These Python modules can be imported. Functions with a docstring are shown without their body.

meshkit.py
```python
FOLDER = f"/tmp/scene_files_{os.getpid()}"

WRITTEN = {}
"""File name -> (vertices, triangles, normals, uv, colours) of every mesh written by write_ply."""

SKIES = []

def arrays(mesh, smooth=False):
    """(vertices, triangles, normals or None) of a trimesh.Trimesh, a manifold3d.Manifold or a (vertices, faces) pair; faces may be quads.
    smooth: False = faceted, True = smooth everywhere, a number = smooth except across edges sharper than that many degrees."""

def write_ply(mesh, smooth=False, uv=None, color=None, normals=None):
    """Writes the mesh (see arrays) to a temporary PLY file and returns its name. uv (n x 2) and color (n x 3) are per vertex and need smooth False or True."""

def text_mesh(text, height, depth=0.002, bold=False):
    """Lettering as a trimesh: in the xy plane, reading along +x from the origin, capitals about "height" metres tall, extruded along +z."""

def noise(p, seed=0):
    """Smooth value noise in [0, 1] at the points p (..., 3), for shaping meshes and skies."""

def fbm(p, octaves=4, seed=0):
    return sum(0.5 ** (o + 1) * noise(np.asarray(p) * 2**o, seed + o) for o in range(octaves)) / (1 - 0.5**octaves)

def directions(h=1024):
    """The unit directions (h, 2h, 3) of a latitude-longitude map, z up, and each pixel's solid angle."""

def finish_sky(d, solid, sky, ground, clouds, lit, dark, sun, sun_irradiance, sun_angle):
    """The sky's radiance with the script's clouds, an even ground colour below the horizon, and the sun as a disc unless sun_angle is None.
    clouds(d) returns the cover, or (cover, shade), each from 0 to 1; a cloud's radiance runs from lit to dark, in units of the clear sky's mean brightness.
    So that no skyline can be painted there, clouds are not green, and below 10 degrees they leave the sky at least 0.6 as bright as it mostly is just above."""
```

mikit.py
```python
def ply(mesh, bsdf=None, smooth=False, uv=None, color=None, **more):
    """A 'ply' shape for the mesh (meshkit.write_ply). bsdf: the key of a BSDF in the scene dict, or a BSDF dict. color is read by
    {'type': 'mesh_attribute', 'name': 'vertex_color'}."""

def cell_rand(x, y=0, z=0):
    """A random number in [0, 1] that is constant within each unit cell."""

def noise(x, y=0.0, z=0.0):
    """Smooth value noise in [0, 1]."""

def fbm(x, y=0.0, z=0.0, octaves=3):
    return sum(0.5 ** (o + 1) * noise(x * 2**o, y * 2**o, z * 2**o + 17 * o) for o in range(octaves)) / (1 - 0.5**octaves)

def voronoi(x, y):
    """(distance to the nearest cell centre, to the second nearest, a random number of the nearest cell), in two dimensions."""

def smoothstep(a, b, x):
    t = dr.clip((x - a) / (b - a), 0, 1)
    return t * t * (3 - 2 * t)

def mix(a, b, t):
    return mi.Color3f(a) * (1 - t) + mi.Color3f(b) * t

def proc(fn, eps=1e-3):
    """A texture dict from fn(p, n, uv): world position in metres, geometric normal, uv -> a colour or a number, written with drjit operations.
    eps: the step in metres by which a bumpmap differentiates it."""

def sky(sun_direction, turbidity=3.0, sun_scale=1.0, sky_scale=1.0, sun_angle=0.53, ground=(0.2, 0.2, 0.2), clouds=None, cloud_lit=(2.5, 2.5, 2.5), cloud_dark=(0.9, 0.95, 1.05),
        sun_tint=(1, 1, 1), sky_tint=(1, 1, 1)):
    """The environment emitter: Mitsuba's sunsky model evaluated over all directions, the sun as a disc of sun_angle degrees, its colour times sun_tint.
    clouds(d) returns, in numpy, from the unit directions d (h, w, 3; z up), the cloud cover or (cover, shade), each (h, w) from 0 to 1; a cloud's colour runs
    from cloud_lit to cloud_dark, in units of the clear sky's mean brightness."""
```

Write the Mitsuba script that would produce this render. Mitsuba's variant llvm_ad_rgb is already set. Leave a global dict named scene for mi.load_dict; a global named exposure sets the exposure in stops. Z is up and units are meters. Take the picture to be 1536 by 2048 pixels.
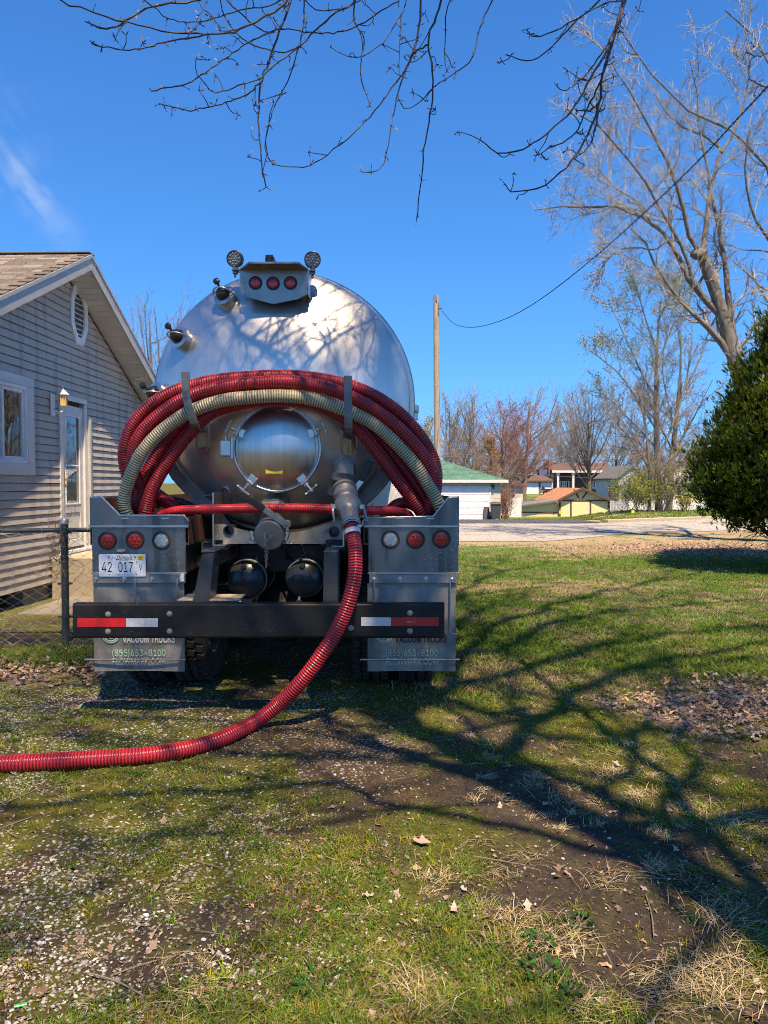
import math
import numpy as np, trimesh, manifold3d
import drjit as dr, mitsuba as mi
import mikit, meshkit
from mikit import proc, noise, fbm, voronoi, smoothstep, mix, cell_rand
from shapely.geometry import Polygon, Point, box as sbox
from shapely.ops import unary_union
from scipy.spatial import ConvexHull

T = mi.ScalarTransform4f
scene, labels = {}, {}

# ---------------------------------------------------------------- camera, sky, exposure
F, CX, CY = 1540.0, 768.0, 1024.0          # focal length and centre in pixels of the 1536 x 2048 photograph
PITCH = math.atan(54 / F)
CAM = np.array([0, 0, 1.5])
scene['camera'] = {'type': 'perspective', 'fov': math.degrees(2 * math.atan(CX / F)), 'fov_axis': 'x', 'near_clip': 0.05, 'far_clip': 4000.0,
                   'to_world': T().look_at(origin=CAM.tolist(), target=(CAM + [0, math.cos(PITCH), -math.sin(PITCH)]).tolist(), up=[0, 0, 1])}
SUN_EL, SUN_AZ = math.radians(58), math.radians(16)
SUN = np.array([math.sin(SUN_AZ) * math.cos(SUN_EL), -math.cos(SUN_AZ) * math.cos(SUN_EL), math.sin(SUN_EL)])


def clouds(d):
    """One thin wisp of cirrus low on the left."""
    az, el = np.degrees(np.arctan2(d[..., 0], d[..., 1])), np.degrees(np.arcsin(np.clip(d[..., 2], -1, 1)))
    q = np.stack([az * 0.28 + el * 0.1, el * 0.5 - az * 0.2, az * 0], -1)
    n = meshkit.fbm(q * 1.3, 5, seed=4) + 0.7 * (meshkit.fbm(np.stack([(az + el * 0.9) * 1.6, (el - az * 0.9) * 0.35, az * 0], -1), 5, seed=9) - 0.5)
    centre = -23.2 - (el - 17.5) * 0.75
    band = np.exp(-((az - centre) / 1.1) ** 2) * np.exp(-((el - 18.8) / 2.6) ** 2)
    wide = np.exp(-((az + 29.5) / 4.5) ** 2) * np.exp(-((el - 21.5) / 4) ** 2)
    return np.clip(band * np.clip(n * 2.4 - 0.7, 0, 1) * 0.30 + wide * np.clip(n * 2 - 0.8, 0, 1) * 0.16, 0, 0.8)


scene['sky'] = mikit.sky(SUN.tolist(), turbidity=2.6, sun_tint=(1.0, 0.92, 0.80), sky_tint=(0.47, 0.95, 1.40), sky_scale=0.70, clouds=clouds, cloud_lit=(2.2, 2.3, 2.4))
exposure = 2.5

# ---------------------------------------------------------------- keys and labels


def numbered(key):
    if key not in scene and key not in labels:
        return key
    k = 1
    while f'{key}_{k:03d}' in scene or f'{key}_{k:03d}' in labels:
        k += 1
    return f'{key}_{k:03d}'


def thing(name, label, cat, group=None):
    key = numbered(name)
    labels[key] = {'label': label, 'category': cat}
    if group:
        labels[key]['group'] = group
    return key


COUNT = {}


def part(parent, name, mesh, mat, smooth=False, label=None, kind=None, color=None, **kw):
    base = parent + '__' + name
    c = COUNT.get(base, 0)
    COUNT[base] = c + 1
    key = base if c == 0 else f'{base}_{c:03d}'
    scene[key] = mesh if isinstance(mesh, dict) else mikit.ply(mesh, mat, smooth=smooth, color=color, **kw)
    if label or kind:
        labels[key] = {k: v for k, v in (('label', label), ('kind', kind)) if v}
    return key


def obj(name, mesh, mat, label, cat, group=None, smooth=False, color=None, kind=None):
    key = thing(name, label, cat, group)
    scene[key] = mikit.ply(mesh, mat, smooth=smooth, color=color)
    if kind:
        labels[key]['kind'] = kind
    return key


def struct(name, mesh, mat, label, smooth=False, color=None):
    key = numbered(name)
    scene[key] = mikit.ply(mesh, mat, smooth=smooth, color=color)
    labels[key] = {'label': label, 'category': name.replace('_', ' '), 'kind': 'structure'}
    return key


# ---------------------------------------------------------------- geometry helpers: meshes are (vertices, triangles)


def unit(a):
    a = np.asarray(a, float)
    return a / (np.linalg.norm(a, axis=-1, keepdims=True) + 1e-12)


def px(x, y, Y):
    """The point at depth Y (metres in front of the lens) seen at a pixel of the photograph; used to measure the place."""
    u, v = (x - CX) / F, (CY - y) / F
    d = np.array([u, math.cos(PITCH) + v * math.sin(PITCH), -math.sin(PITCH) + v * math.cos(PITCH)])
    return CAM + d * (Y / d[1])


def pX(x, Y, y=1080):
    return px(x, y, Y)[0]


def pxs(pts, Y):
    Y = np.broadcast_to(Y, (len(pts),))
    return np.array([px(a, b, c) for (a, b), c in zip(pts, Y)])


def cat(ms):
    ms = [m for m in ms if m is not None and len(m[0])]
    vs, fs, at = [], [], 0
    for v, f in ms:
        vs.append(np.asarray(v, float)); fs.append(np.asarray(f, int) + at); at += len(v)
    return np.vstack(vs), np.vstack(fs)


def tm(m):
    return np.array(m.vertices), np.array(m.faces)


def man(m):
    m = m.to_mesh()
    return np.array(m.vert_properties[:, :3], float), np.array(m.tri_verts, int)


def moved(m, t=(0, 0, 0), R=None, s=1.0):
    v, f = np.asarray(m[0]) * s, m[1]
    if R is not None:
        v = v @ np.asarray(R).T
        if np.linalg.det(R) < 0:
            f = np.asarray(f)[:, ::-1]
    return v + np.asarray(t, float), f


def rot(axis, deg):
    return trimesh.transformations.rotation_matrix(math.radians(deg), axis)[:3, :3]


def align(d, ref=(0, 0, 1)):
    """Rotation whose third column is d."""
    z = unit(d)
    x = np.cross(ref, z)
    if np.linalg.norm(x) < 1e-6:
        x = np.cross([1, 0, 0], z)
    x = unit(x)
    return np.stack([x, np.cross(z, x), z], 1)


_c = []
for sx in (-1, 1):
    for sy in (-1, 1):
        for sz in (-1, 1):
            for k in range(3):
                _c.append([(sx, sy, sz), k])
_cp = np.array([[s[j] * (1 if j == k else 0.7) for j in range(3)] for s, k in _c])
_ch = ConvexHull(_cp).simplices.copy()
for i, t in enumerate(_ch):
    if np.dot(np.cross(_cp[t[1]] - _cp[t[0]], _cp[t[2]] - _cp[t[0]]), _cp[t].mean(0)) < 0:
        _ch[i] = t[::-1]
_cs, _ck = np.array([s for s, _ in _c], float), np.array([k for _, k in _c])


def bx(lo, hi, b=0.004):
    """A box with chamfered edges from corner lo to corner hi."""
    lo, hi = np.minimum(lo, hi).astype(float), np.maximum(lo, hi).astype(float)
    h = (hi - lo) / 2
    b = min(b, h.min() * 0.45)
    v = _cs * h
    for j in range(3):
        v[:, j] -= _cs[:, j] * np.where(_ck == j, 0, b)
    return v + (lo + hi) / 2, _ch


def bxr(centre, size, R=None, b=0.004):
    s = np.asarray(size, float) / 2
    return moved(bx(-s, s, b), centre, R)


def lathe(profile, origin=(0, 0, 0), axis=(0, 0, 1), n=32, ref=(0, 0, 1)):
    """profile: (radius, height) pairs, turned about the axis."""
    p = np.asarray(profile, float)
    a = np.arange(n) * 2 * math.pi / n
    v = np.stack([p[:, None, 0] * np.cos(a), p[:, None, 0] * np.sin(a), np.broadcast_to(p[:, 1:2], (len(p), n))], -1).reshape(-1, 3)
    i, j = np.meshgrid(np.arange(len(p) - 1), np.arange(n), indexing='ij')
    q = np.stack([i * n + j, i * n + (j + 1) % n, (i + 1) * n + (j + 1) % n, (i + 1) * n + j], -1).reshape(-1, 4)
    f = np.vstack([q[:, [0, 1, 2]], q[:, [0, 2, 3]]])
    return moved((v, f), origin, align(axis, ref))


def cyl(p0, p1, r, r1=None, n=20, b=None):
    p0, p1 = np.asarray(p0, float), np.asarray(p1, float)
    L = np.linalg.norm(p1 - p0)
    r1 = r if r1 is None else r1
    b = min(r, r1, L) * 0.12 if b is None else b
    ref = (0, 0, 1) if abs(unit(p1 - p0)[2]) < 0.95 else (1, 0, 0)
    return lathe([(0, 0), (r - b, 0), (r, b), (r1, L - b), (r1 - b, L), (0, L)], p0, p1 - p0, n, ref)


def frames(P):
    """Tangents and two normals along a polyline, carried without twist."""
    t = unit(np.gradient(P, axis=0))
    a = np.zeros_like(P)
    r = np.array([0, 0, 1.0]) if abs(t[0, 2]) < 0.9 else np.array([1.0, 0, 0])
    a[0] = unit(np.cross(t[0], r))
    for i in range(1, len(P)):
        a[i] = unit(a[i - 1] - t[i] * np.dot(a[i - 1], t[i]))
    return t, a, np.cross(t, a)


def tube(P, r, n=8, caps=True):
    P = np.asarray(P, float)
    r = np.broadcast_to(r, (len(P),)).astype(float)
    if caps:
        P = np.vstack([P[:1], P, P[-1:]]); r = np.concatenate([[1e-5], r, [1e-5]])
        t, a, b = frames(P[1:-1])
        a, b = np.vstack([a[:1], a, a[-1:]]), np.vstack([b[:1], b, b[-1:]])
    else:
        t, a, b = frames(P)
    ang = np.arange(n) * 2 * math.pi / n
    v = P[:, None] + r[:, None, None] * (np.cos(ang)[None, :, None] * a[:, None] + np.sin(ang)[None, :, None] * b[:, None])
    i, j = np.meshgrid(np.arange(len(P) - 1), np.arange(n), indexing='ij')
    q = np.stack([i * n + j, i * n + (j + 1) % n, (i + 1) * n + (j + 1) % n, (i + 1) * n + j], -1).reshape(-1, 4)
    return v.reshape(-1, 3), np.vstack([q[:, [0, 1, 2]], q[:, [0, 2, 3]]])


def spline(P, n):
    """Catmull-Rom curve through the points, n points evenly spaced along it."""
    P = np.asarray(P, float)
    Q = np.vstack([2 * P[0] - P[1], P, 2 * P[-1] - P[-2]])
    out = []
    for i in range(1, len(Q) - 2):
        t = np.linspace(0, 1, 24, endpoint=False)[:, None]
        a, b, c, d = Q[i - 1], Q[i], Q[i + 1], Q[i + 2]
        out.append(0.5 * (2 * b + (c - a) * t + (2 * a - 5 * b + 4 * c - d) * t**2 + (3 * b - a - 3 * c + d) * t**3))
    C = np.vstack(out + [P[-1:]])
    s = np.concatenate([[0], np.cumsum(np.linalg.norm(np.diff(C, axis=0), axis=1))])
    w = np.linspace(0, s[-1], n)
    return np.stack([np.interp(w, s, C[:, k]) for k in range(3)], 1), s[-1]


def prism(poly, d, M=None, t=(0, 0, 0)):
    """A polygon (shapely or points, in its own x and y) pulled out by d along its z, then turned by M (columns = where x, y, z go) and moved by t."""
    if not hasattr(poly, 'exterior'):
        poly = Polygon(poly)
    v, f = tm(trimesh.creation.extrude_polygon(poly, d, engine='earcut'))
    return moved((v, f), t, M)


REAR = np.array([[1, 0, 0], [0, 0, -1], [0, 1, 0.0]])      # x -> right, y -> up, z -> towards the camera


def rear(poly, Y, d):
    """A plate facing the camera side: polygon in (X, Z), front face at depth Y, d thick away from the camera."""
    if not hasattr(poly, 'exterior'):
        poly = Polygon(poly)
    return prism(poly, d, REAR, (0, Y + d, 0))


def rear_px(pts, Y, d):
    return rear([px(a, b, Y)[[0, 2]] for a, b in pts], Y, d)


def text_rear(s, X, Z, Y, w, h, d=0.0012, shear=0.0, bold=False):
    """Lettering on a rear-facing plate, its lower left corner at (X, Z), w wide, h tall."""
    v, f = tm(meshkit.text_mesh(s, h, d, bold))
    v[:, 0] -= v[:, 0].min()
    v[:, 0] *= w / v[:, 0].max()
    v[:, 0] += v[:, 1] * shear
    return moved((v, f), (X, Y, Z), REAR)


def torus(c, axis, R, r, n=40, m=10, a0=0, a1=360):
    a = np.radians(np.linspace(a0, a1, n))
    M = align(axis)
    P = np.stack([np.cos(a), np.sin(a), a * 0], 1) * R @ M.T + np.asarray(c)
    return tube(P, r, m, caps=a1 - a0 < 359)


def ball(c, r, sub=1):
    v, f = tm(trimesh.creation.icosphere(subdivisions=sub, radius=1.0))
    return v * np.asarray(r) + np.asarray(c), f


def smooth_terrain(a, b, x):
    t = np.clip((x - a) / (b - a), 0, 1)
    return t * t * (3 - 2 * t)


def ground_z(X, Y, fine=True):
    X, Y = np.asarray(X, float), np.asarray(Y, float)
    za = np.interp(Y, [0, 33, 50, 85, 150, 260, 700], [0, 0, -0.75, -2.0, -0.1, 1.5, 3.0])
    zb = np.interp(Y, [0, 46, 60, 85, 150, 260, 700], [0, 0, -1.2, -2.0, -0.1, 1.5, 3.0])
    w = smooth_terrain(10.8, 14.5, X)
    z = za * (1 - w) + zb * w
    if fine:
        near = 1 - smooth_terrain(12, 22, np.abs(Y - 2))
        P = np.stack([X, Y, X * 0], -1)
        z = z + near * (0.04 * (meshkit.fbm(P * 0.9, 3, seed=3) - 0.5) + 0.040 * (meshkit.fbm(P * 5.5, 3, seed=5) - 0.5))
        z = z - 0.05 * near * smooth_terrain(0.62, 0.2, meshkit.fbm(P * 1.4 + 7, 2, seed=8)) * np.exp(-((X - 0.9) / 1.0) ** 2 - ((Y - 2.9) / 0.9) ** 2)
    return z
# ---------------------------------------------------------------- materials


def rgb(*c):
    return {'type': 'rgb', 'value': list(c)}


def pri(name, base, rough=0.5, metallic=0.0, two=True, bump=None, bump_scale=1.0, **kw):
    col = base if isinstance(base, dict) else proc(base) if callable(base) else rgb(*base)
    m = {'type': 'principled', 'base_color': col, 'roughness': proc(rough) if callable(rough) else rough, 'metallic': metallic, **kw}
    if bump is not None:
        m = {'type': 'bumpmap', 'arbitrary': proc(bump, eps=kw.pop('eps', 1e-3)), 'scale': bump_scale, 'bsdf': m}
    if two:
        m = {'type': 'twosided', 'bsdf': m}
    scene[name] = m


VC = {'type': 'mesh_attribute', 'name': 'vertex_color'}

# metals of the truck
pri('m_head', lambda p, n, uv: mix((0.56, 0.55, 0.54), (0.72, 0.71, 0.695), fbm(p.x * 60, p.z * 2.0, p.y * 3, 3) * 0.6 + 0.4 * fbm(p.x * 4, p.z * 4, 1.0, 3)),
    lambda p, n, uv: 0.16 + 0.13 * fbm(p.x * 3.1, p.z * 3.1, p.y, 4) + 0.04 * noise(p.x * 160, p.z * 6, 0), 1.0,
    bump=lambda p, n, uv: 0.0012 * fbm(p.x * 3.2, p.z * 3.2, p.y * 3, 2) + 0.00001 * noise(p.x * 300, p.z * 12, 0))
scene['m_head_sheen'] = scene.pop('m_head')
pri('m_head_soft', lambda p, n, uv: mix((0.58, 0.555, 0.52), (0.74, 0.715, 0.68), fbm(p.x * 40, p.z * 1.6, p.y * 3, 3)), 0.56, 1.0)
scene['m_head'] = {'type': 'blendbsdf', 'weight': proc(lambda p, n, uv: 0.52 + 0.5 * (fbm(p.x * 2.2, p.z * 2.2, p.y * 2, 4) - 0.5)), 'a': {'type': 'ref', 'id': 'm_head_sheen'}, 'b': {'type': 'ref', 'id': 'm_head_soft'}}
pri('m_lid', lambda p, n, uv: mix((0.46, 0.46, 0.45), (0.62, 0.62, 0.61), fbm(p.x * 90, p.z * 3, 0.0, 3)), lambda p, n, uv: 0.26 + 0.12 * fbm(p.x * 9, p.z * 9, 0.0, 3), 1.0)
pri('m_panel', lambda p, n, uv: mix((0.13, 0.135, 0.14), (0.27, 0.275, 0.28), fbm(p.x * 7, p.z * 5, p.y * 5, 4)) * (1 - 0.4 * smoothstep(0.45, 0.75, fbm(p.x * 24, p.z * 2.2, 5.0, 4))) + mi.Color3f(0.25) * smoothstep(0.80, 0.86, noise(p.x * 90 + p.z * 170, p.z * 240 - p.x * 130, 3.0)) * smoothstep(0.5, 0.7, fbm(p.x * 6, p.z * 6, 2.0, 2)),
    lambda p, n, uv: 0.27 + 0.25 * fbm(p.x * 9, p.z * 9, p.y * 9, 3), 0.85,
    bump=lambda p, n, uv: 0.0009 * fbm(p.x * 8, p.z * 8, p.y * 8, 2))
pri('m_flap', lambda p, n, uv: mix((0.17, 0.162, 0.148), (0.40, 0.388, 0.36), fbm(p.x * 26, p.z * 3.5, 2.0, 4) * 0.7 + 0.3 * fbm(p.x * 5, p.z * 5, 1.0, 3)) * (0.72 + 0.28 * smoothstep(0.3, 0.55, fbm(p.x * 9, p.z * 12, 7.0, 3))),
    lambda p, n, uv: 0.45 + 0.2 * fbm(p.x * 20, p.z * 6, 0.0, 3), 0.35)
pri('m_bright', lambda p, n, uv: mix((0.44, 0.435, 0.425), (0.62, 0.615, 0.60), fbm(p.x * 14, p.z * 14, p.y * 14, 3)), 0.34, 0.95)
pri('m_cast', lambda p, n, uv: mix((0.20, 0.185, 0.16), (0.38, 0.36, 0.32), fbm(p.x * 28, p.z * 28, p.y * 28, 4)), lambda p, n, uv: 0.42 + 0.2 * fbm(p.x * 33, p.z * 33, p.y * 33, 2), 0.7,
    bump=lambda p, n, uv: 0.0012 * fbm(p.x * 90, p.z * 90, p.y * 90, 2))
pri('m_bracket_steel', lambda p, n, uv: mix((0.20, 0.195, 0.185), (0.38, 0.37, 0.355), 0.6 * fbm(p.x * 9, p.z * 30, p.y * 9, 3) + 0.4 * fbm(p.x * 4, p.z * 4, 1.0, 3)), lambda p, n, uv: 0.28 + 0.2 * fbm(p.x * 12, p.z * 12, 0.0, 3), 0.9)
pri('m_strut', lambda p, n, uv: mix((0.022, 0.024, 0.027), (0.075, 0.08, 0.085), fbm(p.x * 14, p.z * 18, p.y * 12, 4)), 0.38)
pri('m_hook', lambda p, n, uv: mix((0.12, 0.12, 0.115), (0.24, 0.235, 0.225), fbm(p.x * 24, p.z * 24, p.y * 24, 4)), 0.5, 0.6)
pri('m_rusty', lambda p, n, uv: mix((0.30, 0.20, 0.17), (0.56, 0.50, 0.47), fbm(p.x * 42, p.z * 42, p.y * 42, 4)), 0.55, 0.45)
pri('m_dark_metal', lambda p, n, uv: mix((0.055, 0.056, 0.058), (0.13, 0.13, 0.13), fbm(p.x * 20, p.z * 20, p.y * 20, 4)), 0.42, 0.55)
pri('m_black_paint', lambda p, n, uv: mix((0.006, 0.0065, 0.0075), (0.020, 0.021, 0.022), fbm(p.x * 12, p.z * 22, p.y * 12, 4)) + mi.Color3f(0.035) * smoothstep(0.84, 0.90, noise(p.x * 60 + p.z * 130, p.z * 210 - p.x * 70, 1.0)) * smoothstep(0.55, 0.7, fbm(p.x * 5, p.z * 9, 4.0, 2)),
    lambda p, n, uv: 0.30 + 0.25 * fbm(p.x * 9, p.z * 15, p.y * 9, 3), 0.0, specular=0.3)
pri('m_undercarriage', lambda p, n, uv: mix((0.010, 0.010, 0.010), (0.04, 0.035, 0.03), fbm(p.x * 9, p.z * 9, p.y * 9, 4)), 0.6)
pri('m_tank_black', lambda p, n, uv: mix((0.012, 0.016, 0.022), (0.045, 0.045, 0.045), fbm(p.x * 14, p.z * 14, p.y * 14, 4)), 0.3)
pri('m_rubber', lambda p, n, uv: mix((0.014, 0.014, 0.014), (0.055, 0.05, 0.045), fbm(p.x * 18, p.z * 18, p.y * 18, 4)), 0.75)
pri('m_black_plastic', (0.014, 0.014, 0.015), 0.4)
pri('m_red_lens', (0.42, 0.008, 0.012), 0.12, specular=0.6, clearcoat=0.6, clearcoat_gloss=0.95)
pri('m_red_led', (0.60, 0.02, 0.022), 0.08, specular=0.7, clearcoat=1.0, clearcoat_gloss=0.97)
pri('m_clear_lens', (0.32, 0.33, 0.34), 0.15, 0.55, clearcoat=1.0, clearcoat_gloss=0.97)
pri('m_led_dot', (0.78, 0.78, 0.76), 0.12, 0.3, clearcoat=1.0)
pri('m_work_lens', (0.085, 0.085, 0.085), 0.22, 0.4, clearcoat=0.8)
pri('m_sight_glass', (0.012, 0.012, 0.013), 0.12, clearcoat=0.8)
pri('m_plate', (0.80, 0.81, 0.82), 0.35)
pri('m_print_black', (0.015, 0.015, 0.018), 0.5)
pri('m_print_blue', (0.10, 0.28, 0.42), 0.5)
pri('m_print_white', (0.72, 0.74, 0.72), 0.5)
pri('m_print_green', (0.42, 0.66, 0.46), 0.5)
pri('m_sticker_yellow', (0.78, 0.60, 0.02), 0.45)
pri('m_sticker_red', (0.55, 0.05, 0.03), 0.45)
pri('m_tape_red', lambda p, n, uv: mix((0.42, 0.006, 0.012), (0.58, 0.015, 0.02), cell_rand(p.x * 160, p.z * 160, 0.0)), 0.28, clearcoat=0.6)
pri('m_tape_silver', lambda p, n, uv: mix((0.50, 0.53, 0.58), (0.62, 0.65, 0.70), cell_rand(p.x * 160, p.z * 160, 0.0)), 0.3, 0.2)
pri('m_band', (0.55, 0.52, 0.50), 0.4)
pri('m_hose', {**VC}, 0.38, specular=0.45)
pri('m_hose_gloss', {**VC}, 0.27, specular=0.5)
pri('m_wood_block', lambda p, n, uv: mix((0.30, 0.24, 0.16), (0.46, 0.38, 0.27), fbm(p.x * 4, p.y * 40, p.z * 40, 3)), 0.7)
pri('m_bolt', (0.42, 0.37, 0.31), 0.45, 0.6)
pri('m_tray_inside', (0.12, 0.055, 0.04), 0.6)

# the house
pri('m_siding', lambda p, n, uv: mix((0.36, 0.315, 0.265), (0.49, 0.44, 0.385), 0.45 * fbm(p.y * 1.6, p.z * 14.0, 0.0, 3) + 0.35 * fbm(p.y * 14, p.z * 1.2, 3.0, 3) + 0.2 * noise(p.y * 0.9, p.z * 0.9, 0.0))
    * (1 - 0.22 * smoothstep(0.56, 0.75, fbm(p.y * 9, p.z * 0.8, 5.0, 3))), 0.55)
pri('m_trim', lambda p, n, uv: mix((0.33, 0.325, 0.31), (0.42, 0.415, 0.40), fbm(p.x * 3, p.y * 3, p.z * 8, 3)), 0.5)
pri('m_wall_gap', (0.09, 0.08, 0.07), 0.8)
pri('m_window_trim', lambda p, n, uv: mix((0.52, 0.51, 0.49), (0.64, 0.63, 0.61), fbm(p.x * 3, p.y * 3, p.z * 8, 3)), 0.5)
pri('m_soffit', lambda p, n, uv: mix((0.50, 0.48, 0.44), (0.60, 0.58, 0.54), fbm(p.x * 3, p.y * 6, p.z * 6, 3)), 0.55)
pri('m_white', lambda p, n, uv: mix((0.62, 0.63, 0.63), (0.74, 0.75, 0.75), fbm(p.x * 3, p.y * 3, p.z * 3, 3)), 0.45)
pri('m_amber', (0.75, 0.50, 0.12), 0.2, clearcoat=0.6)
pri('m_brass', (0.55, 0.38, 0.14), 0.35, 0.9)
pri('m_inside', (0.035, 0.035, 0.038), 0.8)
pri('m_curtain', (0.30, 0.29, 0.27), 0.8)
scene['m_pane'] = {'type': 'thindielectric', 'int_ior': 1.9}
for k, c in enumerate([(0.10, 0.085, 0.07), (0.15, 0.13, 0.11), (0.20, 0.175, 0.15), (0.125, 0.105, 0.09)]):
    pri(f'm_shingle_{k}', (lambda c: lambda p, n, uv: mix(tuple(0.75 * q for q in c), tuple(1.3 * q for q in c), fbm(p.x * 60, p.y * 60, p.z * 60, 2)))(c), 0.85)
pri('m_concrete', lambda p, n, uv: mix((0.26, 0.215, 0.155), (0.40, 0.34, 0.25), fbm(p.x * 5, p.y * 5, p.z * 5, 4)) * (0.8 + 0.2 * noise(p.x * 70, p.y * 70, p.z * 70)), 0.8)
pri('m_foundation', lambda p, n, uv: mix((0.10, 0.09, 0.075), (0.24, 0.21, 0.17), fbm(p.x * 5, p.y * 5, p.z * 7, 4)), 0.85)
pri('m_fence', lambda p, n, uv: mix((0.028, 0.036, 0.038), (0.085, 0.10, 0.10), fbm(p.x * 14, p.y * 14, p.z * 9, 4)), 0.45, 0.3)
pri('m_wire', (0.58, 0.58, 0.57), 0.45, 0.5)
pri('m_vine', (0.20, 0.16, 0.12), 0.8)

# far buildings
pri('m_green_roof', lambda p, n, uv: mix((0.045, 0.12, 0.085), (0.10, 0.21, 0.155), 0.5 * cell_rand(p.x * 3.2, p.z * 9.0, 1.0) + 0.5 * fbm(p.x * 3, p.z * 6, p.y, 3)), 0.8)
pri('m_beige', lambda p, n, uv: mix((0.52, 0.48, 0.38), (0.60, 0.56, 0.46), fbm(p.x * 2, p.y * 2, p.z * 9, 2)), 0.6)
pri('m_door_white', (0.74, 0.75, 0.77), 0.4)
pri('m_yellow_wall', lambda p, n, uv: mix((0.68, 0.58, 0.30), (0.78, 0.68, 0.38), fbm(p.x * 1.1, p.y * 2, p.z * 6, 3)), 0.65)
pri('m_brown_trim', (0.09, 0.06, 0.05), 0.7)
pri('m_orange_roof', lambda p, n, uv: mix((0.30, 0.135, 0.07), (0.38, 0.185, 0.105), fbm(p.x * 2, p.y * 2, p.z * 8, 3)), 0.8)
pri('m_grey_roof', (0.13, 0.128, 0.13), 0.8)
pri('m_brown_roof', lambda p, n, uv: mix((0.085, 0.05, 0.042), (0.14, 0.082, 0.068), fbm(p.x * 1.3, p.y * 2, p.z * 5, 3)), 0.8)
pri('m_brick', lambda p, n, uv: mix((0.16, 0.08, 0.055), (0.30, 0.16, 0.11), cell_rand(p.x * 4.5 + 0.5 * cell_rand(dr.floor(p.z * 13)), p.z * 13, 2.0)), 0.85)
pri('m_far_dark', (0.02, 0.02, 0.024), 0.3)
pri('m_grey_wall', (0.42, 0.43, 0.45), 0.6)
pri('m_far_white', (0.66, 0.66, 0.64), 0.6)
pri('m_bin', (0.05, 0.06, 0.065), 0.5)
pri('m_pole', lambda p, n, uv: mix((0.20, 0.16, 0.12), (0.48, 0.41, 0.33), fbm(p.x * 26, p.y * 26, p.z * 1.6, 4)), 0.85)
pri('m_cable', (0.018, 0.018, 0.018), 0.6)
pri('m_cable_far', (0.16, 0.16, 0.16), 0.5)
pri('m_scrap', (0.05, 0.45, 0.12), 0.3)
pri('m_flag', (0.85, 0.62, 0.02), 0.6)

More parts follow.
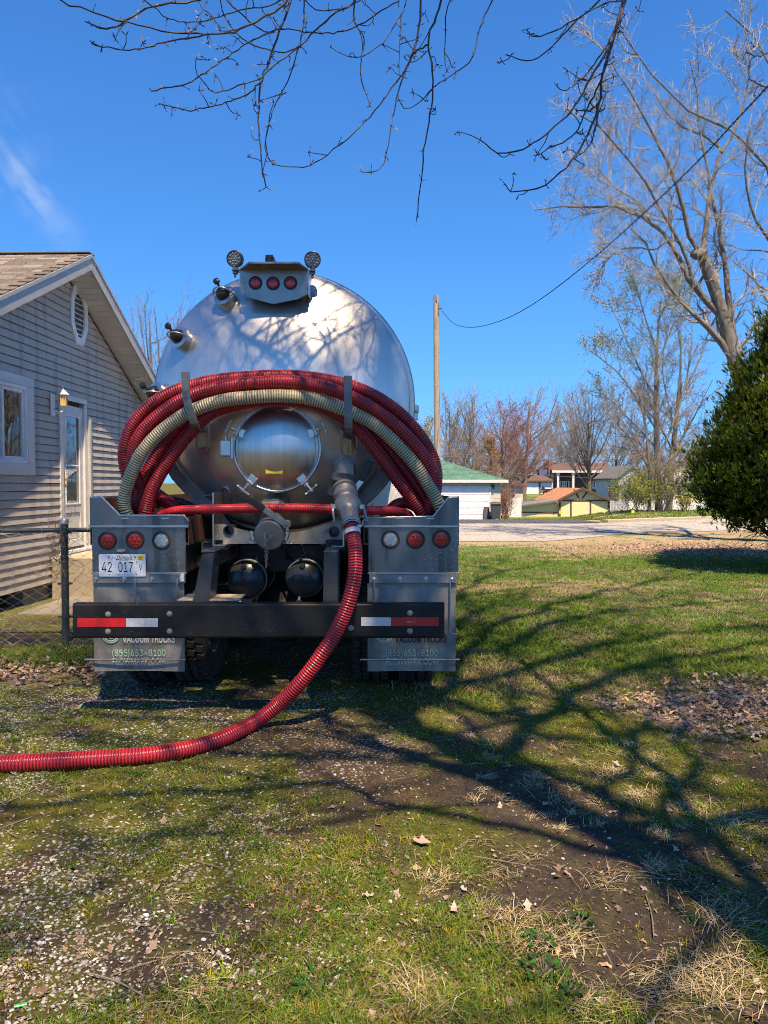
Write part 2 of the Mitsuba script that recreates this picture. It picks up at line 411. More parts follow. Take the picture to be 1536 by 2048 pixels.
# plants
pri('m_bark', lambda p, n, uv: mix((0.075, 0.067, 0.058), (0.26, 0.235, 0.205), fbm(p.x * 16, p.y * 16, p.z * 5.0, 4)), 0.9, bump=lambda p, n, uv: 0.02 * fbm(p.x * 18, p.y * 18, p.z * 6, 3))
pri('m_near_twig', lambda p, n, uv: mix((0.030, 0.024, 0.022), (0.075, 0.060, 0.055), fbm(p.x * 30, p.y * 30, p.z * 30, 3)), 0.55)
for nm, c in dict(twig_grey=(0.27, 0.245, 0.215), twig_pale=(0.36, 0.33, 0.29), twig_brown=(0.225, 0.185, 0.15), twig_red=(0.30, 0.165, 0.135), twig_tan=(0.40, 0.27, 0.15), twig_yellow=(0.42, 0.37, 0.18), bark_dark=(0.19, 0.155, 0.13), conifer_wood=(0.05, 0.038, 0.03)).items():
    scene['m_' + nm] = {'type': 'twosided', 'bsdf': {'type': 'diffuse', 'reflectance': rgb(*c)}}
scene['m_leaf_vc'] = {'type': 'principledthin', 'base_color': VC, 'roughness': 0.6, 'diff_trans': 0.5, 'spec_tint': 0.0}
scene['m_blade_vc'] = {'type': 'principledthin', 'base_color': VC, 'roughness': 0.55, 'diff_trans': 0.6, 'spec_tint': 0.0}
scene['m_dry_vc'] = {'type': 'twosided', 'bsdf': {'type': 'diffuse', 'reflectance': VC}}
scene['m_stone_vc'] = {'type': 'diffuse', 'reflectance': VC}

# the ground
LITTER = [(2.9, 5.2, 1.45, 0.85), (8.0, 18.0, 3.6, 2.2), (-2.9, 6.3, 1.1, 0.55)]      # centre and half-widths of the leaf beds


BARE = [(1.05, 2.85, 0.85, 0.80), (-0.80, 2.50, 0.36, 0.28), (0.6, 3.8, 0.34, 0.3), (1.0, 2.18, 0.35, 0.16)]        # mud and bare earth


def zones(x, y, fb, ss):
    """How much of drive, lawn, mud and leaf bed there is at a point of the ground; written once for numpy and for drjit."""
    w = fb(x * 0.8, y * 0.8) - 0.5
    drive = ss(0.25, -0.95, x + 1.3 * w - 0.04 * y) * ss(11.0, 8.0, y)
    lawn = ss(0.2, 1.0, x + 1.2 * w + 0.10 * (y - 5)) * ss(4.6, 6.0, y + 1.6 * w)
    return drive, lawn


def ground_color(p, n, uv):
    x, y = p.x, p.y
    big, mid, small = fbm(x * 0.7, y * 0.7, 1.0, 3), fbm(x * 3.2, y * 3.2, 2.0, 3), fbm(x * 26, y * 26, 3.0, 3)
    fine = noise(x * 150, y * 150, 4.0)
    drive, lawn = zones(x, y, lambda a, b: fbm(a, b, 0.0, 2), smoothstep)
    soil = mix((0.026, 0.018, 0.012), (0.085, 0.060, 0.041), 0.6 * small + 0.4 * fine)
    moss = mix((0.030, 0.034, 0.006), (0.110, 0.112, 0.016), 0.6 * small + 0.4 * fine)
    c = mix(soil, moss, smoothstep(0.38, 0.54, 0.55 * mid + 0.45 * big + 0.10 * (small - 0.5)))
    d1, d2, r = voronoi(x * 62, y * 62)
    grit = smoothstep(0.50, 0.32, d1) * smoothstep(0.70, 0.76, r * 0.6 + 0.5 * fbm(x * 2.1, y * 2.1, 6.0, 3))
    stone = mix((0.20, 0.185, 0.165), (0.46, 0.44, 0.41), cell_rand(r * 997))
    c = mix(c, stone, grit * dr.clip(drive + 0.08, 0, 1))
    bare = mi.Float(0)
    for cx, cy, rx, ry in BARE:
        bare = dr.maximum(bare, smoothstep(1.2, 0.7, dr.sqrt(dr.square((x - cx) / rx) + dr.square((y - cy) / ry)) + 1.4 * (mid - 0.5)))
    mud = mix((0.020, 0.0155, 0.012), (0.060, 0.047, 0.037), 0.55 * small + 0.45 * fbm(x * 7, y * 7, 5.0, 3))
    c = mix(c, mud, bare * (1 - 0.7 * grit) * (0.55 + 0.45 * smoothstep(0.62, 0.45, fbm(x * 9, y * 9, 8.0, 3))))
    green = mix((0.038, 0.075, 0.012), (0.085, 0.140, 0.022), small)
    straw = mix((0.15, 0.115, 0.065), (0.28, 0.225, 0.13), 0.5 * small + 0.5 * fine)
    far = smoothstep(15.5, 19.5, y + 3.0 * (big - 0.5)) * smoothstep(40, 28, y)
    turf = mix(green, straw, smoothstep(0.50, 0.66, 0.5 * mid + 0.5 * big + 0.20 * far))
    c = mix(c, turf, lawn)
    litter = mi.Float(0)
    for cx, cy, rx, ry in LITTER:
        litter = dr.maximum(litter, smoothstep(1.25, 0.55, dr.sqrt(dr.square((x - cx) / rx) + dr.square((y - cy) / ry)) + 1.3 * (mid - 0.5) + 0.8 * (small - 0.5)))
    e1, e2, s = voronoi(x * 26, y * 26)
    leaf = mix((0.13, 0.085, 0.06), (0.32, 0.235, 0.175), cell_rand(s * 613)) * (0.55 + 0.45 * smoothstep(0.0, 0.2, e2 - e1))
    c = mix(c, leaf, litter * 0.85)
    return c


pri('m_ground', ground_color, 0.9, specular=0.25, bump=lambda p, n, uv: 0.022 * fbm(p.x * 30, p.y * 30, 0.0, 4) * (1 - smoothstep(12, 22, p.y)))
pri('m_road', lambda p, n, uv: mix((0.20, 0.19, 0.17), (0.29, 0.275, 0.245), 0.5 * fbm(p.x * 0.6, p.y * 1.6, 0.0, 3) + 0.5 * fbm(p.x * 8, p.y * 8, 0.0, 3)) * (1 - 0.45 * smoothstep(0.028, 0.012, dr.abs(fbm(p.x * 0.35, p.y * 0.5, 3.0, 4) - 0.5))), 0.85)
pri('m_asphalt', lambda p, n, uv: mix((0.035, 0.036, 0.04), (0.07, 0.07, 0.075), fbm(p.x * 2, p.y * 2, 0.0, 4)), 0.8)
pri('m_kerb', lambda p, n, uv: mix((0.34, 0.27, 0.18), (0.50, 0.42, 0.30), fbm(p.x * 2, p.y * 2, p.z * 2, 4)), 0.85)
# ---------------------------------------------------------------- the setting: ground, road, driveway
_xs = np.unique(np.round(np.concatenate([np.linspace(-4.6, 5, 180), np.linspace(5, 16, 36), np.linspace(-16, -4.6, 22), np.linspace(16, 70, 28), np.linspace(-70, -16, 14), np.linspace(70, 900, 12), np.linspace(-900, -70, 12)]), 3))
_ys = np.unique(np.round(np.concatenate([np.linspace(1.4, 8, 135), np.linspace(8, 22, 60), np.linspace(-12, 1.4, 22), np.linspace(22, 100, 70), np.linspace(-200, -12, 8), np.linspace(100, 300, 30), np.linspace(300, 1800, 12)]), 3))
_X, _Y = np.meshgrid(_xs, _ys, indexing='ij')
_v = np.stack([_X, _Y, ground_z(_X, _Y)], -1).reshape(-1, 3)
_i, _j = np.meshgrid(np.arange(len(_xs) - 1), np.arange(len(_ys) - 1), indexing='ij')
_n = len(_ys)
_q = np.stack([_i * _n + _j, (_i + 1) * _n + _j, (_i + 1) * _n + _j + 1, _i * _n + _j + 1], -1).reshape(-1, 4)
struct('ground', (_v, _q), 'm_ground', 'gravel drive, moss, bare soil and patchy spring lawn running to the road and down to the far houses', smooth=True)


def sheet(near, far, nx, ny, lift):
    """A strip of ground cover between two polylines in plan, following the terrain, lifted a little."""
    a, _ = spline(np.array(near, float), nx)
    b, _ = spline(np.array(far, float), nx)
    t = np.linspace(0, 1, ny)[None, :, None]
    P = a[:, None] * (1 - t) + b[:, None] * t
    z = ground_z(P[..., 0], P[..., 1]) + lift
    v = np.stack([P[..., 0], P[..., 1], z], -1).reshape(-1, 3)
    i, j = np.meshgrid(np.arange(nx - 1), np.arange(ny - 1), indexing='ij')
    return v, np.stack([i * ny + j, (i + 1) * ny + j, (i + 1) * ny + j + 1, i * ny + j + 1], -1).reshape(-1, 4)


R_NEAR = [(-70, -8, 0), (-40, 5, 0), (-12, 15.6, 0), (-4, 18.6, 0), (2, 20.4, 0), (4, 20.3, 0), (5.6, 21.6, 0), (8.3, 24.3, 0), (12, 25.4, 0), (30, 32, 0), (80, 50, 0)]
R_FAR = [(-70, 2, 0), (-40, 15, 0), (-12, 25, 0), (-4, 28, 0), (2, 29.6, 0), (5, 29.8, 0), (7.3, 29.6, 0), (9.4, 30.6, 0), (13.6, 33.2, 0), (30, 41, 0), (80, 60, 0)]
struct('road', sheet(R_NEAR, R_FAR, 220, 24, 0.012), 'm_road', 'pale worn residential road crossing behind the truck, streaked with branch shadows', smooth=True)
struct('driveway', sheet([(1.2, 29.4, 0), (4.5, 29.9, 0), (8.6, 30.2, 0)], [(0.2, 51, 0), (3.5, 51, 0), (7.2, 51, 0)], 30, 60, 0.020), 'm_asphalt', 'dark asphalt driveway sloping down from the road to the white garage door', smooth=True)
_k = []
_ka, _ = spline(np.array(R_FAR, float), 400)
_ka = _ka[(_ka[:, 0] > 8.7) & (_ka[:, 0] < 50)]
for i in range(len(_ka) - 1):
    a, b = _ka[i], _ka[i + 1]
    n2 = np.array([-(b - a)[1], (b - a)[0]]); n2 = n2 / np.linalg.norm(n2)
    quad = [a[:2], b[:2] + (b - a)[:2] * 0.0, b[:2] + n2 * 0.35, a[:2] + n2 * 0.35]
    z = float(ground_z(a[0], a[1]))
    _k.append(prism(Polygon(quad), 0.17, None, (0, 0, z - 0.05)))
struct('kerb', cat(_k), 'm_kerb', 'worn tan concrete kerb along the far side of the road')

# ---------------------------------------------------------------- the vacuum truck
TR = thing('vacuum_truck', 'large stainless steel vacuum tank truck parked on the drive, seen from its rear', 'truck')
TX, TZ, TY, TRAD = -0.762, 2.122, 5.80, 0.972          # tank axis, the depth of the head's seam, radius
TC = np.array([TX, 0, TZ])

# rear head: a dished shell
RS, RK = 1.66, 0.10
phi = math.asin((TRAD - 0.012 - RK) / (RS - RK))
sag = RS - (RS - RK) * math.cos(phi)
prof = [(RS * math.sin(a), RS - RS * math.cos(a)) for a in np.linspace(0.0, phi, 46)]
prof += [((RS - RK) * math.sin(phi) + RK * math.sin(a), RS - (RS - RK) * math.cos(phi) - RK * math.cos(a)) for a in np.linspace(phi, math.pi / 2, 12)[1:]]
prof.append((prof[-1][0], prof[-1][1] + 0.12))
HEAD_DEPTH = prof[-2][1]
HEAD_TIP = TY - HEAD_DEPTH
v, f = lathe([(max(r, 1e-4), h) for r, h in prof], (TX, HEAD_TIP, TZ), (0, 1, 0), 128)
part(TR, 'tank_head', (v, f), 'm_head', smooth=True)


def head_y(x, z):
    """Depth of the head's outer surface at a place."""
    r = min(math.hypot(x - TX, z - TZ), RS * math.sin(phi))
    return HEAD_TIP + RS - math.sqrt(RS * RS - r * r)


def head_n(x, z):
    return unit(np.array([x - TX, head_y(x, z) - (HEAD_TIP + RS), z - TZ]))


# shell, seam ring, stiffening rings
R1 = TRAD - 0.012
part(TR, 'tank_shell', lathe([(R1, 0), (R1, 5.6), (R1 - 0.1, 5.75), (R1 - 0.6, 5.9), (0, 5.95)], (TX, TY + 0.10, TZ), (0, 1, 0), 96), 'm_head', smooth=30)
for yy in (TY + 0.08, TY + 2.0, TY + 3.9):
    part(TR, 'tank_ring', lathe([(R1 - 0.01, 0), (TRAD + 0.016, 0.004), (TRAD + 0.026, 0.016), (TRAD + 0.026, 0.06), (TRAD + 0.016, 0.072), (R1 - 0.01, 0.076)], (TX, yy, TZ), (0, 1, 0), 128), 'm_bright', smooth=40)

# manway hatch
HX, HZ = px(548, 894, 5.2)[[0, 2]]
HY = head_y(HX, HZ)
hn = np.array([0, -1, 0.0])
HB = np.array([HX, HY, HZ])
part(TR, 'hatch_neck', lathe([(0.270, -0.14), (0.270, 0.115), (0.288, 0.118), (0.288, 0.128), (0.0, 0.128)], HB, hn, 72), 'm_lid', smooth=30)
lid = [(0.268 * math.sin(a) / math.sin(0.62), 0.128 + 0.032 + 0.268 / math.sin(0.62) * (math.cos(a) - math.cos(0.62)) * 0.86) for a in np.linspace(0.62, 0.0, 18)]
HATCH = part(TR, 'hatch', lathe([(0.284, 0.129), (0.284, 0.144), (0.272, 0.150)] + [(max(r, 1e-4), h) for r, h in lid], HB, hn, 72), 'm_lid', smooth=35, label='domed round hatch lid in the middle of the tank head')
part(TR, 'hatch_rim', torus(HB + hn * 0.14, hn, 0.300, 0.009, 96, 10), 'm_lid', smooth=True)
for dx, dy, ang in ((625 - 548, 862 - 894, 22), (495 - 548, 962 - 894, 230), (604 - 548, 962 - 894, 308), (472 - 548, 862 - 894, 158)):
    c = HB + np.array([dx, 0, -dy]) / 296.0 * np.array([1, 1, 1]) * 1.03 + hn * 0.15
    out = unit([dx, 0, -dy])
    side = np.array([out[2], 0, -out[0]])
    part(TR, 'hatch_clamp', cat([bxr(c, (0.055, 0.05, 0.04), np.stack([out, hn, side], 1)), cyl(c - side * 0.03 + hn * .02, c + side * 0.03 + hn * .02, 0.014, n=12),
                                 cyl(c + hn * 0.02, c + hn * 0.02 + out * 0.085 + hn * 0.02, 0.009, n=10), cyl(c + out * 0.07 + hn * 0.035 - side * 0.045, c + out * 0.07 + hn * 0.035 + side * 0.045, 0.008, n=10),
                                 ball(c + out * .07 + hn * .035 + side * .045, 0.012), ball(c + out * .07 + hn * .035 - side * .045, 0.012), bxr(c - out * 0.035 + hn * .01, (0.04, 0.03, 0.065), np.stack([out, hn, side], 1))]), 'm_bright', smooth=30)
c = HB + np.array([-0.345, 0, 0.0]) + hn * 0.11
part(TR, 'hatch_hinge', cat([bx(c + [-0.05, -0.03, -0.055], c + [0.045, 0.10, 0.055], 0.005), cyl(c + [0.035, -0.035, -0.075], c + [0.035, -0.035, 0.075], 0.014, n=14), cyl(c + [-0.01, -0.02, 0.05], c + [-0.01, -0.02, 0.12], 0.011, n=12)]), 'm_bright', smooth=30)
c = HB + np.array([0.0, 0, 0.315]) + hn * 0.12
part(TR, 'hatch_latch', cat([bx(c + [-0.05, -0.03, -0.015], c + [0.05, 0.08, 0.02]), bx(c + [-0.085, -0.02, -0.004], c + [0.085, 0.02, 0.008], 0.003), cyl(c + [0, -0.05, 0], c + [0, 0.03, 0], 0.016, n=12)]), 'm_dark_metal', smooth=30)
sy = HB[1] - 0.212
c = px(548, 940, sy)
part(TR, 'warning_sticker', cat([bx((c[0] - .058, sy + 0.004, c[2] - .024), (c[0] + .058, sy + 0.0070, c[2] + .012), 0.0005)]), 'm_sticker_yellow', label='small yellow warning sticker on the hatch lid')
part(TR, 'sticker_header', bx((c[0] - .058, sy + 0.004, c[2] + .0125), (c[0] + .058, sy + 0.0070, c[2] + .026), 0.0005), 'm_print_black')
part(TR, 'sticker_lettering', text_rear('WARNING', c[0] - .03, c[2] + .0155, sy + 0.004, .06, .0075), 'm_sticker_red')
part(TR, 'sticker_small_print', cat([text_rear('KEEP CLEAR', c[0] - .045, c[2] - .002, sy + 0.004, .09, .006), text_rear('OPEN SLOWLY', c[0] - .045, c[2] - .016, sy + 0.004, .09, .006)]), 'm_print_black')

# sight glasses on the left of the head
for k, (x, y, tilt) in enumerate(((453, 597, (-0.42, -0.75, 0.50)), (364, 678, (-0.55, -0.80, 0.25)), (318, 788, (-0.62, -0.78, 0.08)))):
    Yg = 5.62
    for _ in range(6):
        p = px(x, y, Yg)
        Yg = head_y(p[0], p[2]) - 0.03 + 0.10 * max(0, math.hypot(p[0] - TX, p[2] - TZ) - RS * math.sin(phi))
    d = unit(np.array(tilt) * 0.55 + head_n(p[0], p[2]) * 0.45)
    c = px(x, y, Yg)
    g = part(TR, 'sight_port', cat([lathe([(0.068, -0.10), (0.068, 0.03), (0.082, 0.03), (0.082, 0.055), (0.055, 0.062), (0.05, 0.04), (0, 0.04)], c - d * 0.02, d, 36), torus(c + d * 0.02, d, 0.076, 0.007, 40, 8)]), 'm_bright', smooth=35)
    M = align(d)
    part(g, 'glass_dome', lathe([(0.054, 0.03), (0.052, 0.05), (0.045, 0.075), (0.03, 0.092), (1e-4, 0.098)], c, d, 28), 'm_sight_glass', smooth=True)
    a = np.linspace(-0.2, math.pi + .2, 16)
    P = c + d * 0.035 + (np.cos(a)[:, None] * 0.078) * M[:, 0] + np.clip(np.sin(a), 0, 1)[:, None] * d * 0.085
    part(g, 'bail', tube(P, 0.007, 8), 'm_bright', smooth=True)
    kn = c + d * 0.115 + M[:, 1] * 0.02 + np.array([-0.012, 0, 0.02])
    part(g, 'knob', cat([cyl(c + d * 0.085, kn, 0.009, n=10), lathe([(0.014, 0), (0.024, 0.004), (0.024, 0.024), (0.014, 0.03), (0, 0.03)], kn, d, 9)]), 'm_black_plastic', smooth=30)

# light bracket at the top of the head
BY = 5.50
pl = Polygon([px(a, b, BY)[[0, 2]] for a, b in ((478, 541), (618, 541), (615, 588), (596, 598), (546, 608), (497, 595), (482, 585))])
LB = part(TR, 'light_bracket', rear(pl.difference(unary_union([Point(*px(a, b, BY)[[0, 2]]).buffer(0.044) for a, b in ((511, 566), (546, 567), (581, 566))])), BY, 0.006), 'm_bracket_steel')
q0, q1 = px(479, 541, BY), px(617, 541, BY)
p0, p1 = px(497, 527, BY - 0.15), px(597, 527, BY - 0.15)
tv = np.array([q0, q1, p1, p0]); tv = np.vstack([tv, tv + [0, 0.0, 0.012]])
tv = np.vstack([tv, q0 + [0.04, 0.22, 0.03], q1 + [-0.04, 0.22, 0.03]])
part(LB, 'hood', (tv, np.array([[0, 1, 2], [0, 2, 3], [4, 6, 5], [4, 7, 6], [3, 2, 6], [3, 6, 7], [0, 3, 7], [0, 7, 4], [1, 5, 6], [1, 6, 2], [4, 5, 9], [4, 9, 8]])), 'm_bracket_steel')
cz = px(546, 608, BY)[2]
part(LB, 'stand', cat([bx((q0[0] + 0.03, BY + 0.006, cz + 0.10), (q0[0] + 0.05, BY + 0.36, cz + 0.19)), bx((q1[0] - 0.05, BY + 0.006, cz + 0.10), (q1[0] - 0.03, BY + 0.36, cz + 0.19)),
                       bx((q1[0] - 0.004, BY - 0.0, cz + 0.06), (q1[0] + 0.004, BY + 0.22, q1[2] + 0.004))]), 'm_bright')
for a, b in ((511, 566), (546, 567), (581, 566)):
    c = px(a, b, BY)
    g = part(TR, 'marker_light', torus(c + [0, -0.002, 0], (0, -1, 0), 0.041, 0.0075, 36, 10), 'm_rubber', smooth=True)
    part(g, 'lens', lathe([(0.037, -0.01), (0.037, 0.004), (0.032, 0.009), (0.018, 0.011), (1e-4, 0.0115)], c, (0, -1, 0), 32), 'm_red_lens', smooth=True)
    part(g, 'lens_rib', cat([torus(c + [0, -0.0085, 0], (0, -1, 0), r, 0.0018, 30, 6) for r in (0.013, 0.023, 0.030)]), 'm_red_led', smooth=True)
    part(g, 'socket', lathe([(0.034, 0.012), (0.034, 0.06), (0.02, 0.085), (0, 0.085)], c, (0, 1, 0), 20), 'm_black_plastic', smooth=30)
for a, b, tw in ((470, 518, -0.20), (625, 520, 0.12)):
    c = px(a, b, BY + 0.03)
    d = unit([tw, -1, -0.06])
    g = part(TR, 'work_light', lathe([(0, -0.06), (0.045, -0.055), (0.056, -0.03), (0.059, 0.0), (0.059, 0.014), (0.053, 0.017), (0.053, 0.006), (0, 0.006)], c, d, 36), 'm_black_plastic', smooth=35)
    part(g, 'lens', lathe([(0.0525, 0.007), (0.0525, 0.011), (0.0, 0.0135)], c, d, 32), 'm_work_lens', smooth=30)
    M = align(d)
    dots = [(0, 0)] + [(0.019 * math.cos(t), 0.019 * math.sin(t)) for t in np.arange(6) * math.pi / 3] + [(0.039 * math.cos(t), 0.039 * math.sin(t)) for t in np.arange(10) * math.pi / 5]
    part(g, 'led_reflector', cat([ball(c + M @ np.array([u, w, 0.012]), (0.0068, 0.0068, 0.0068)) for u, w in dots]), 'm_clear_lens', smooth=True)
    part(g, 'mount', cat([bx(c + [-0.016, -0.012, -0.105], c + [0.016, 0.03, -0.05]), cyl(c + [0, 0, -0.13], c + [0, 0, -0.06], 0.008, n=10), bx(c + [-0.05 if tw > 0 else -0.02, -0.02, -0.085], c + [0.02 if tw > 0 else 0.05, 0.05, -0.075])]), 'm_dark_metal')
c = px(541, 524, BY + 0.10)
part(TR, 'camera_housing', cat([bx(c + [-0.032, -0.05, -0.028], c + [0.032, 0.08, 0.028], 0.008), bx(c + [-0.028, -0.065, 0.012], c + [0.028, 0.0, 0.034], 0.005), cyl(c + [0, -0.045, -0.002], c + [0, -0.062, -0.002], 0.017, n=16)]), 'm_black_plastic', smooth=30)


# hose hooks
def hook(top, knee, pad):
    """A flat bar: upright in front of the hoses, bent back under them to a pad on the head."""
    P = [px(*top, 5.05), px(top[0] + (knee[0] - top[0]) * 0.15, top[1] + (knee[1] - top[1]) * 0.55, 5.05), px(*knee, 5.06)]
    pc = px(*pad, 5.5); pc = np.array([pc[0], head_y(pc[0], pc[2]), pc[2]])
    pc = px(pad[0], pad[1], pc[1])
    P += [px(knee[0] * 0.72 + pad[0] * 0.28, knee[1] * 0.72 + pad[1] * 0.28 + 9, 5.12), pc * 0.55 + px(*knee, 5.2) * 0.45 + [0, 0, -0.015], pc + [0, 0.01, 0.01]]
    C, _ = spline(P, 26)
    t = unit(np.gradient(C, axis=0))
    w = np.array([1.0, 0, 0])
    nn = np.cross(t, w)
    nn = unit(nn)
    hw, ht = 0.026, 0.007
    ring = np.stack([C - w * hw - nn * ht, C + w * hw - nn * ht, C + w * hw + nn * ht, C - w * hw + nn * ht], 1)
    v = ring.reshape(-1, 3)
    fs = []
    for i in range(len(C) - 1):
        for j in range(4):
            a, b = i * 4 + j, i * 4 + (j + 1) % 4
            fs += [[a, b, b + 4], [a, b + 4, a + 4]]
    e = (len(C) - 1) * 4
    fs += [[0, 2, 1], [0, 3, 2], [e, e + 1, e + 2], [e, e + 2, e + 3]]
    h = part(TR, 'hose_hook', (v, np.array(fs)), 'm_hook')
    n = head_n(pc[0], pc[2])
    M = align(n, (1, 0, 0))
    slot = Polygon([(-0.045, -0.115), (0.045, -0.115), (0.045, 0.07), (-0.045, 0.07)]).buffer(0.016)
    part(h, 'weld_pad', prism(slot, 0.009, np.stack([np.array([1, 0, 0]) - n * n[0], unit(np.cross(n, [1, 0, 0])), n], 1), pc - n * 0.004), 'm_lid')
    part(h, 'gusset', cat([bxr(pc + n * 0.03 + [0, 0, -0.05], (0.008, 0.06, 0.10), np.stack([[1, 0, 0], n, unit(np.cross([1, 0, 0], n))], 1))]), 'm_lid')
    lp, _ = spline([pc + n * 0.012 + np.array(q) for q in ((-0.05, 0, 0.06), (-0.052, 0, -0.07), (-0.03, 0, -0.12), (0.0, 0, -0.135), (0.03, 0, -0.12), (0.052, 0, -0.07), (0.05, 0, 0.06))], 30)
    for q in lp:
        q[1] = head_y(q[0], q[2]) - 0.012
    part(h, 'weld_bead', tube(lp, 0.006, 7), 'm_bright', smooth=True)


hook((371, 744), (386, 838), (405, 866))
hook((696, 752), (697, 848), (697, 878))

# saddles and struts under the tank: sloped plates against the lower quarters of the head
for s in (-1, 1):
    ang = [math.radians(a) for a in (205, 222, 240, 255)]
    outer = [(TX - s * (TRAD + 0.02) * math.cos(a) * -1 * -1, TZ + (TRAD + 0.02) * math.sin(a)) for a in ang]
    o = [(TX + s * 0.985 * math.cos(math.radians(a)), TZ + 0.985 * math.sin(math.radians(a))) for a in (-12, -24, -36, -48, -58)]
    inn = [(TX + s * 0.90 * math.cos(math.radians(a)), TZ + 0.90 * math.sin(math.radians(a))) for a in (-58, -48, -36, -24, -16)]
    part(TR, 'saddle_plate', rear(Polygon(o + [(TX + s * 0.42, 1.09), (TX + s * 0.30, 1.10), (TX + s * 0.36, 1.20)] + inn), 5.66, 0.012), 'm_hook')
    P = np.array([(TX + s * 0.84 * math.cos(math.radians(a)), 5.58, TZ + 0.90 * math.sin(math.radians(a))) for a in (-22, -30, -38, -46, -50)])
    part(TR, 'saddle_flange', cat([bxr((P[i] + P[i + 1]) / 2, (0.012, 0.10, np.linalg.norm(P[i + 1] - P[i]) * 1.02), align(P[i + 1] - P[i], (0, 1, 0))) for i in range(4)]), 'm_hook')
    e = P[-1]
    part(TR, 'flange_tab', bx(e + [-0.07 if s > 0 else -0.005, -0.07, -0.012], e + [0.005 if s > 0 else 0.07, 0.05, 0.0], 0.003), 'm_hook')
# bottom plate with two round holes, and the two thin uprights
zb0, zb1 = px(0, 1088, 5.35)[2], px(0, 1048, 5.35)[2]
xl, xr = pX(430, 5.35), pX(692, 5.35)
holes = [Point(*px(a, b, 5.35)[[0, 2]]).buffer(0.036) for a, b in ((457, 1061), (668, 1064))]
arch = [(xl, zb0), (xr, zb0), (xr, zb1)] + [(x, TZ - math.sqrt(0.99**2 - (x - TX)**2) + 0.03) for x in np.linspace(xr - 0.06, xl + 0.06, 15)] + [(xl, zb1)]
part(TR, 'tank_cradle', rear(Polygon(arch).buffer(0).difference(unary_union(holes)), 5.36, 0.012), 'm_cast')
for (a, b) in ((457, 1061), (668, 1064)):
    c = px(a, b, 5.35)
    part(TR, 'cradle_tube', lathe([(0.030, 0.15), (0.030, 0.0), (0.038, 0.0), (0.038, 0.15)], c + [0, 0.0, 0], (0, 1, 0), 24), 'm_black_plastic', smooth=30)
for x, y0, y1, s in ((431, 985, 1090, 1), (688, 1000, 1092, -1)):
    a, b = px(x, y0, 5.30), px(x, y1, 5.30)
    part(TR, 'upright_plate', cat([bx((a[0] - 0.006, 5.22, b[2]), (a[0] + 0.006, 5.50, a[2]), 0.002), bx((a[0], 5.22, b[2] - 0.004), (a[0] + s * 0.085, 5.38, b[2] + 0.008), 0.002)]), 'm_lid')
    lp, _ = spline([(a[0] - 0.034, 0, a[2] - 0.12), (a[0] - 0.034, 0, a[2]), (a[0], 0, a[2] + 0.035), (a[0] + 0.034, 0, a[2]), (a[0] + 0.034, 0, a[2] - 0.12)], 24)
    for q in lp:
        q[1] = head_y(q[0], q[2]) - 0.006
    part(TR, 'weld_loop', tube(lp, 0.011, 8), 'm_bright', smooth=True)

# centre valve with lever and capped outlet
vc = px(543, 1032, 5.22)
part(TR, 'outlet_pipe', cat([tube(spline([(vc[0] - .01, 5.62, vc[2] + 0.10), (vc[0], 5.42, vc[2] + 0.04), (vc[0], 5.25, vc[2] - 0.02), (vc[0] + .01, 5.14, vc[2] - 0.08)], 20)[0], 0.088, 28)]), 'm_cast', smooth=True)
part(TR, 'valve_body', cat([lathe([(0.06, -0.02), (0.112, -0.02), (0.112, 0.012), (0.10, 0.016), (0.10, 0.03), (0.112, 0.034), (0.112, 0.062), (0.06, 0.062)], vc + [0.0, 0.02, -0.0], (0.05, -0.9, -0.35), 44),
                            bxr(vc + [0, -0.02, 0.06], (0.13, 0.06, 0.10), rot((1, 0, 0), 20), 0.01)]), 'm_dark_metal', smooth=35)
h0, h1, h2 = px(474, 984, 5.0), px(528, 1018, 5.02), px(573, 1050, 5.02)
part(TR, 'valve_lever', cat([bxr((h1 + h2) / 2, (0.042, 0.012, np.linalg.norm(h2 - h1)), align(h2 - h1, (0, 1, 0))), cyl(h2 + [0, -0.014, 0.004], h2 + [0, 0.05, 0.004], 0.028, n=20), ball(h2 + [0, -0.018, 0.004], (0.012, 0.008, 0.012))]), 'm_cast', smooth=30)
part(TR, 'lever_grip', cat([bxr((h0 + h1) / 2, (0.044, 0.022, np.linalg.norm(h1 - h0)), align(h1 - h0, (0, 1, 0)), 0.008)]), 'm_black_plastic', smooth=30)
cc = px(538, 1071, 5.04)
cd = unit([-0.12, -0.95, -0.22])
part(TR, 'outlet_cap', lathe([(0.07, -0.09), (0.097, -0.085), (0.101, -0.06), (0.101, -0.004), (0.097, 0.0), (0.088, 0.0035), (0, 0.0035)], cc, cd, 48), 'm_cast', smooth=35)
for s in (-1, 1):
    e = cc + np.array([s * 0.115, 0.035, -0.004])
    part(TR, 'cam_ear', cat([bxr(e, (0.026, 0.03, 0.07), rot((0, 1, 0), s * 18), 0.006), torus(e + [s * 0.026, 0, -0.035], (0.3, -1, 0), 0.016, 0.0035, 20, 6), cyl(e + [0, -0.02, 0.02], e + [0, 0.03, 0.02], 0.011, n=10)]), 'm_bright', smooth=30)
part(TR, 'cap_neck', cat([lathe([(0.085, 0.0), (0.102, 0.004), (0.102, 0.03), (0.088, 0.036), (0.088, 0.10)], cc - cd * 0.09, -cd, 36)]), 'm_rusty', smooth=30)


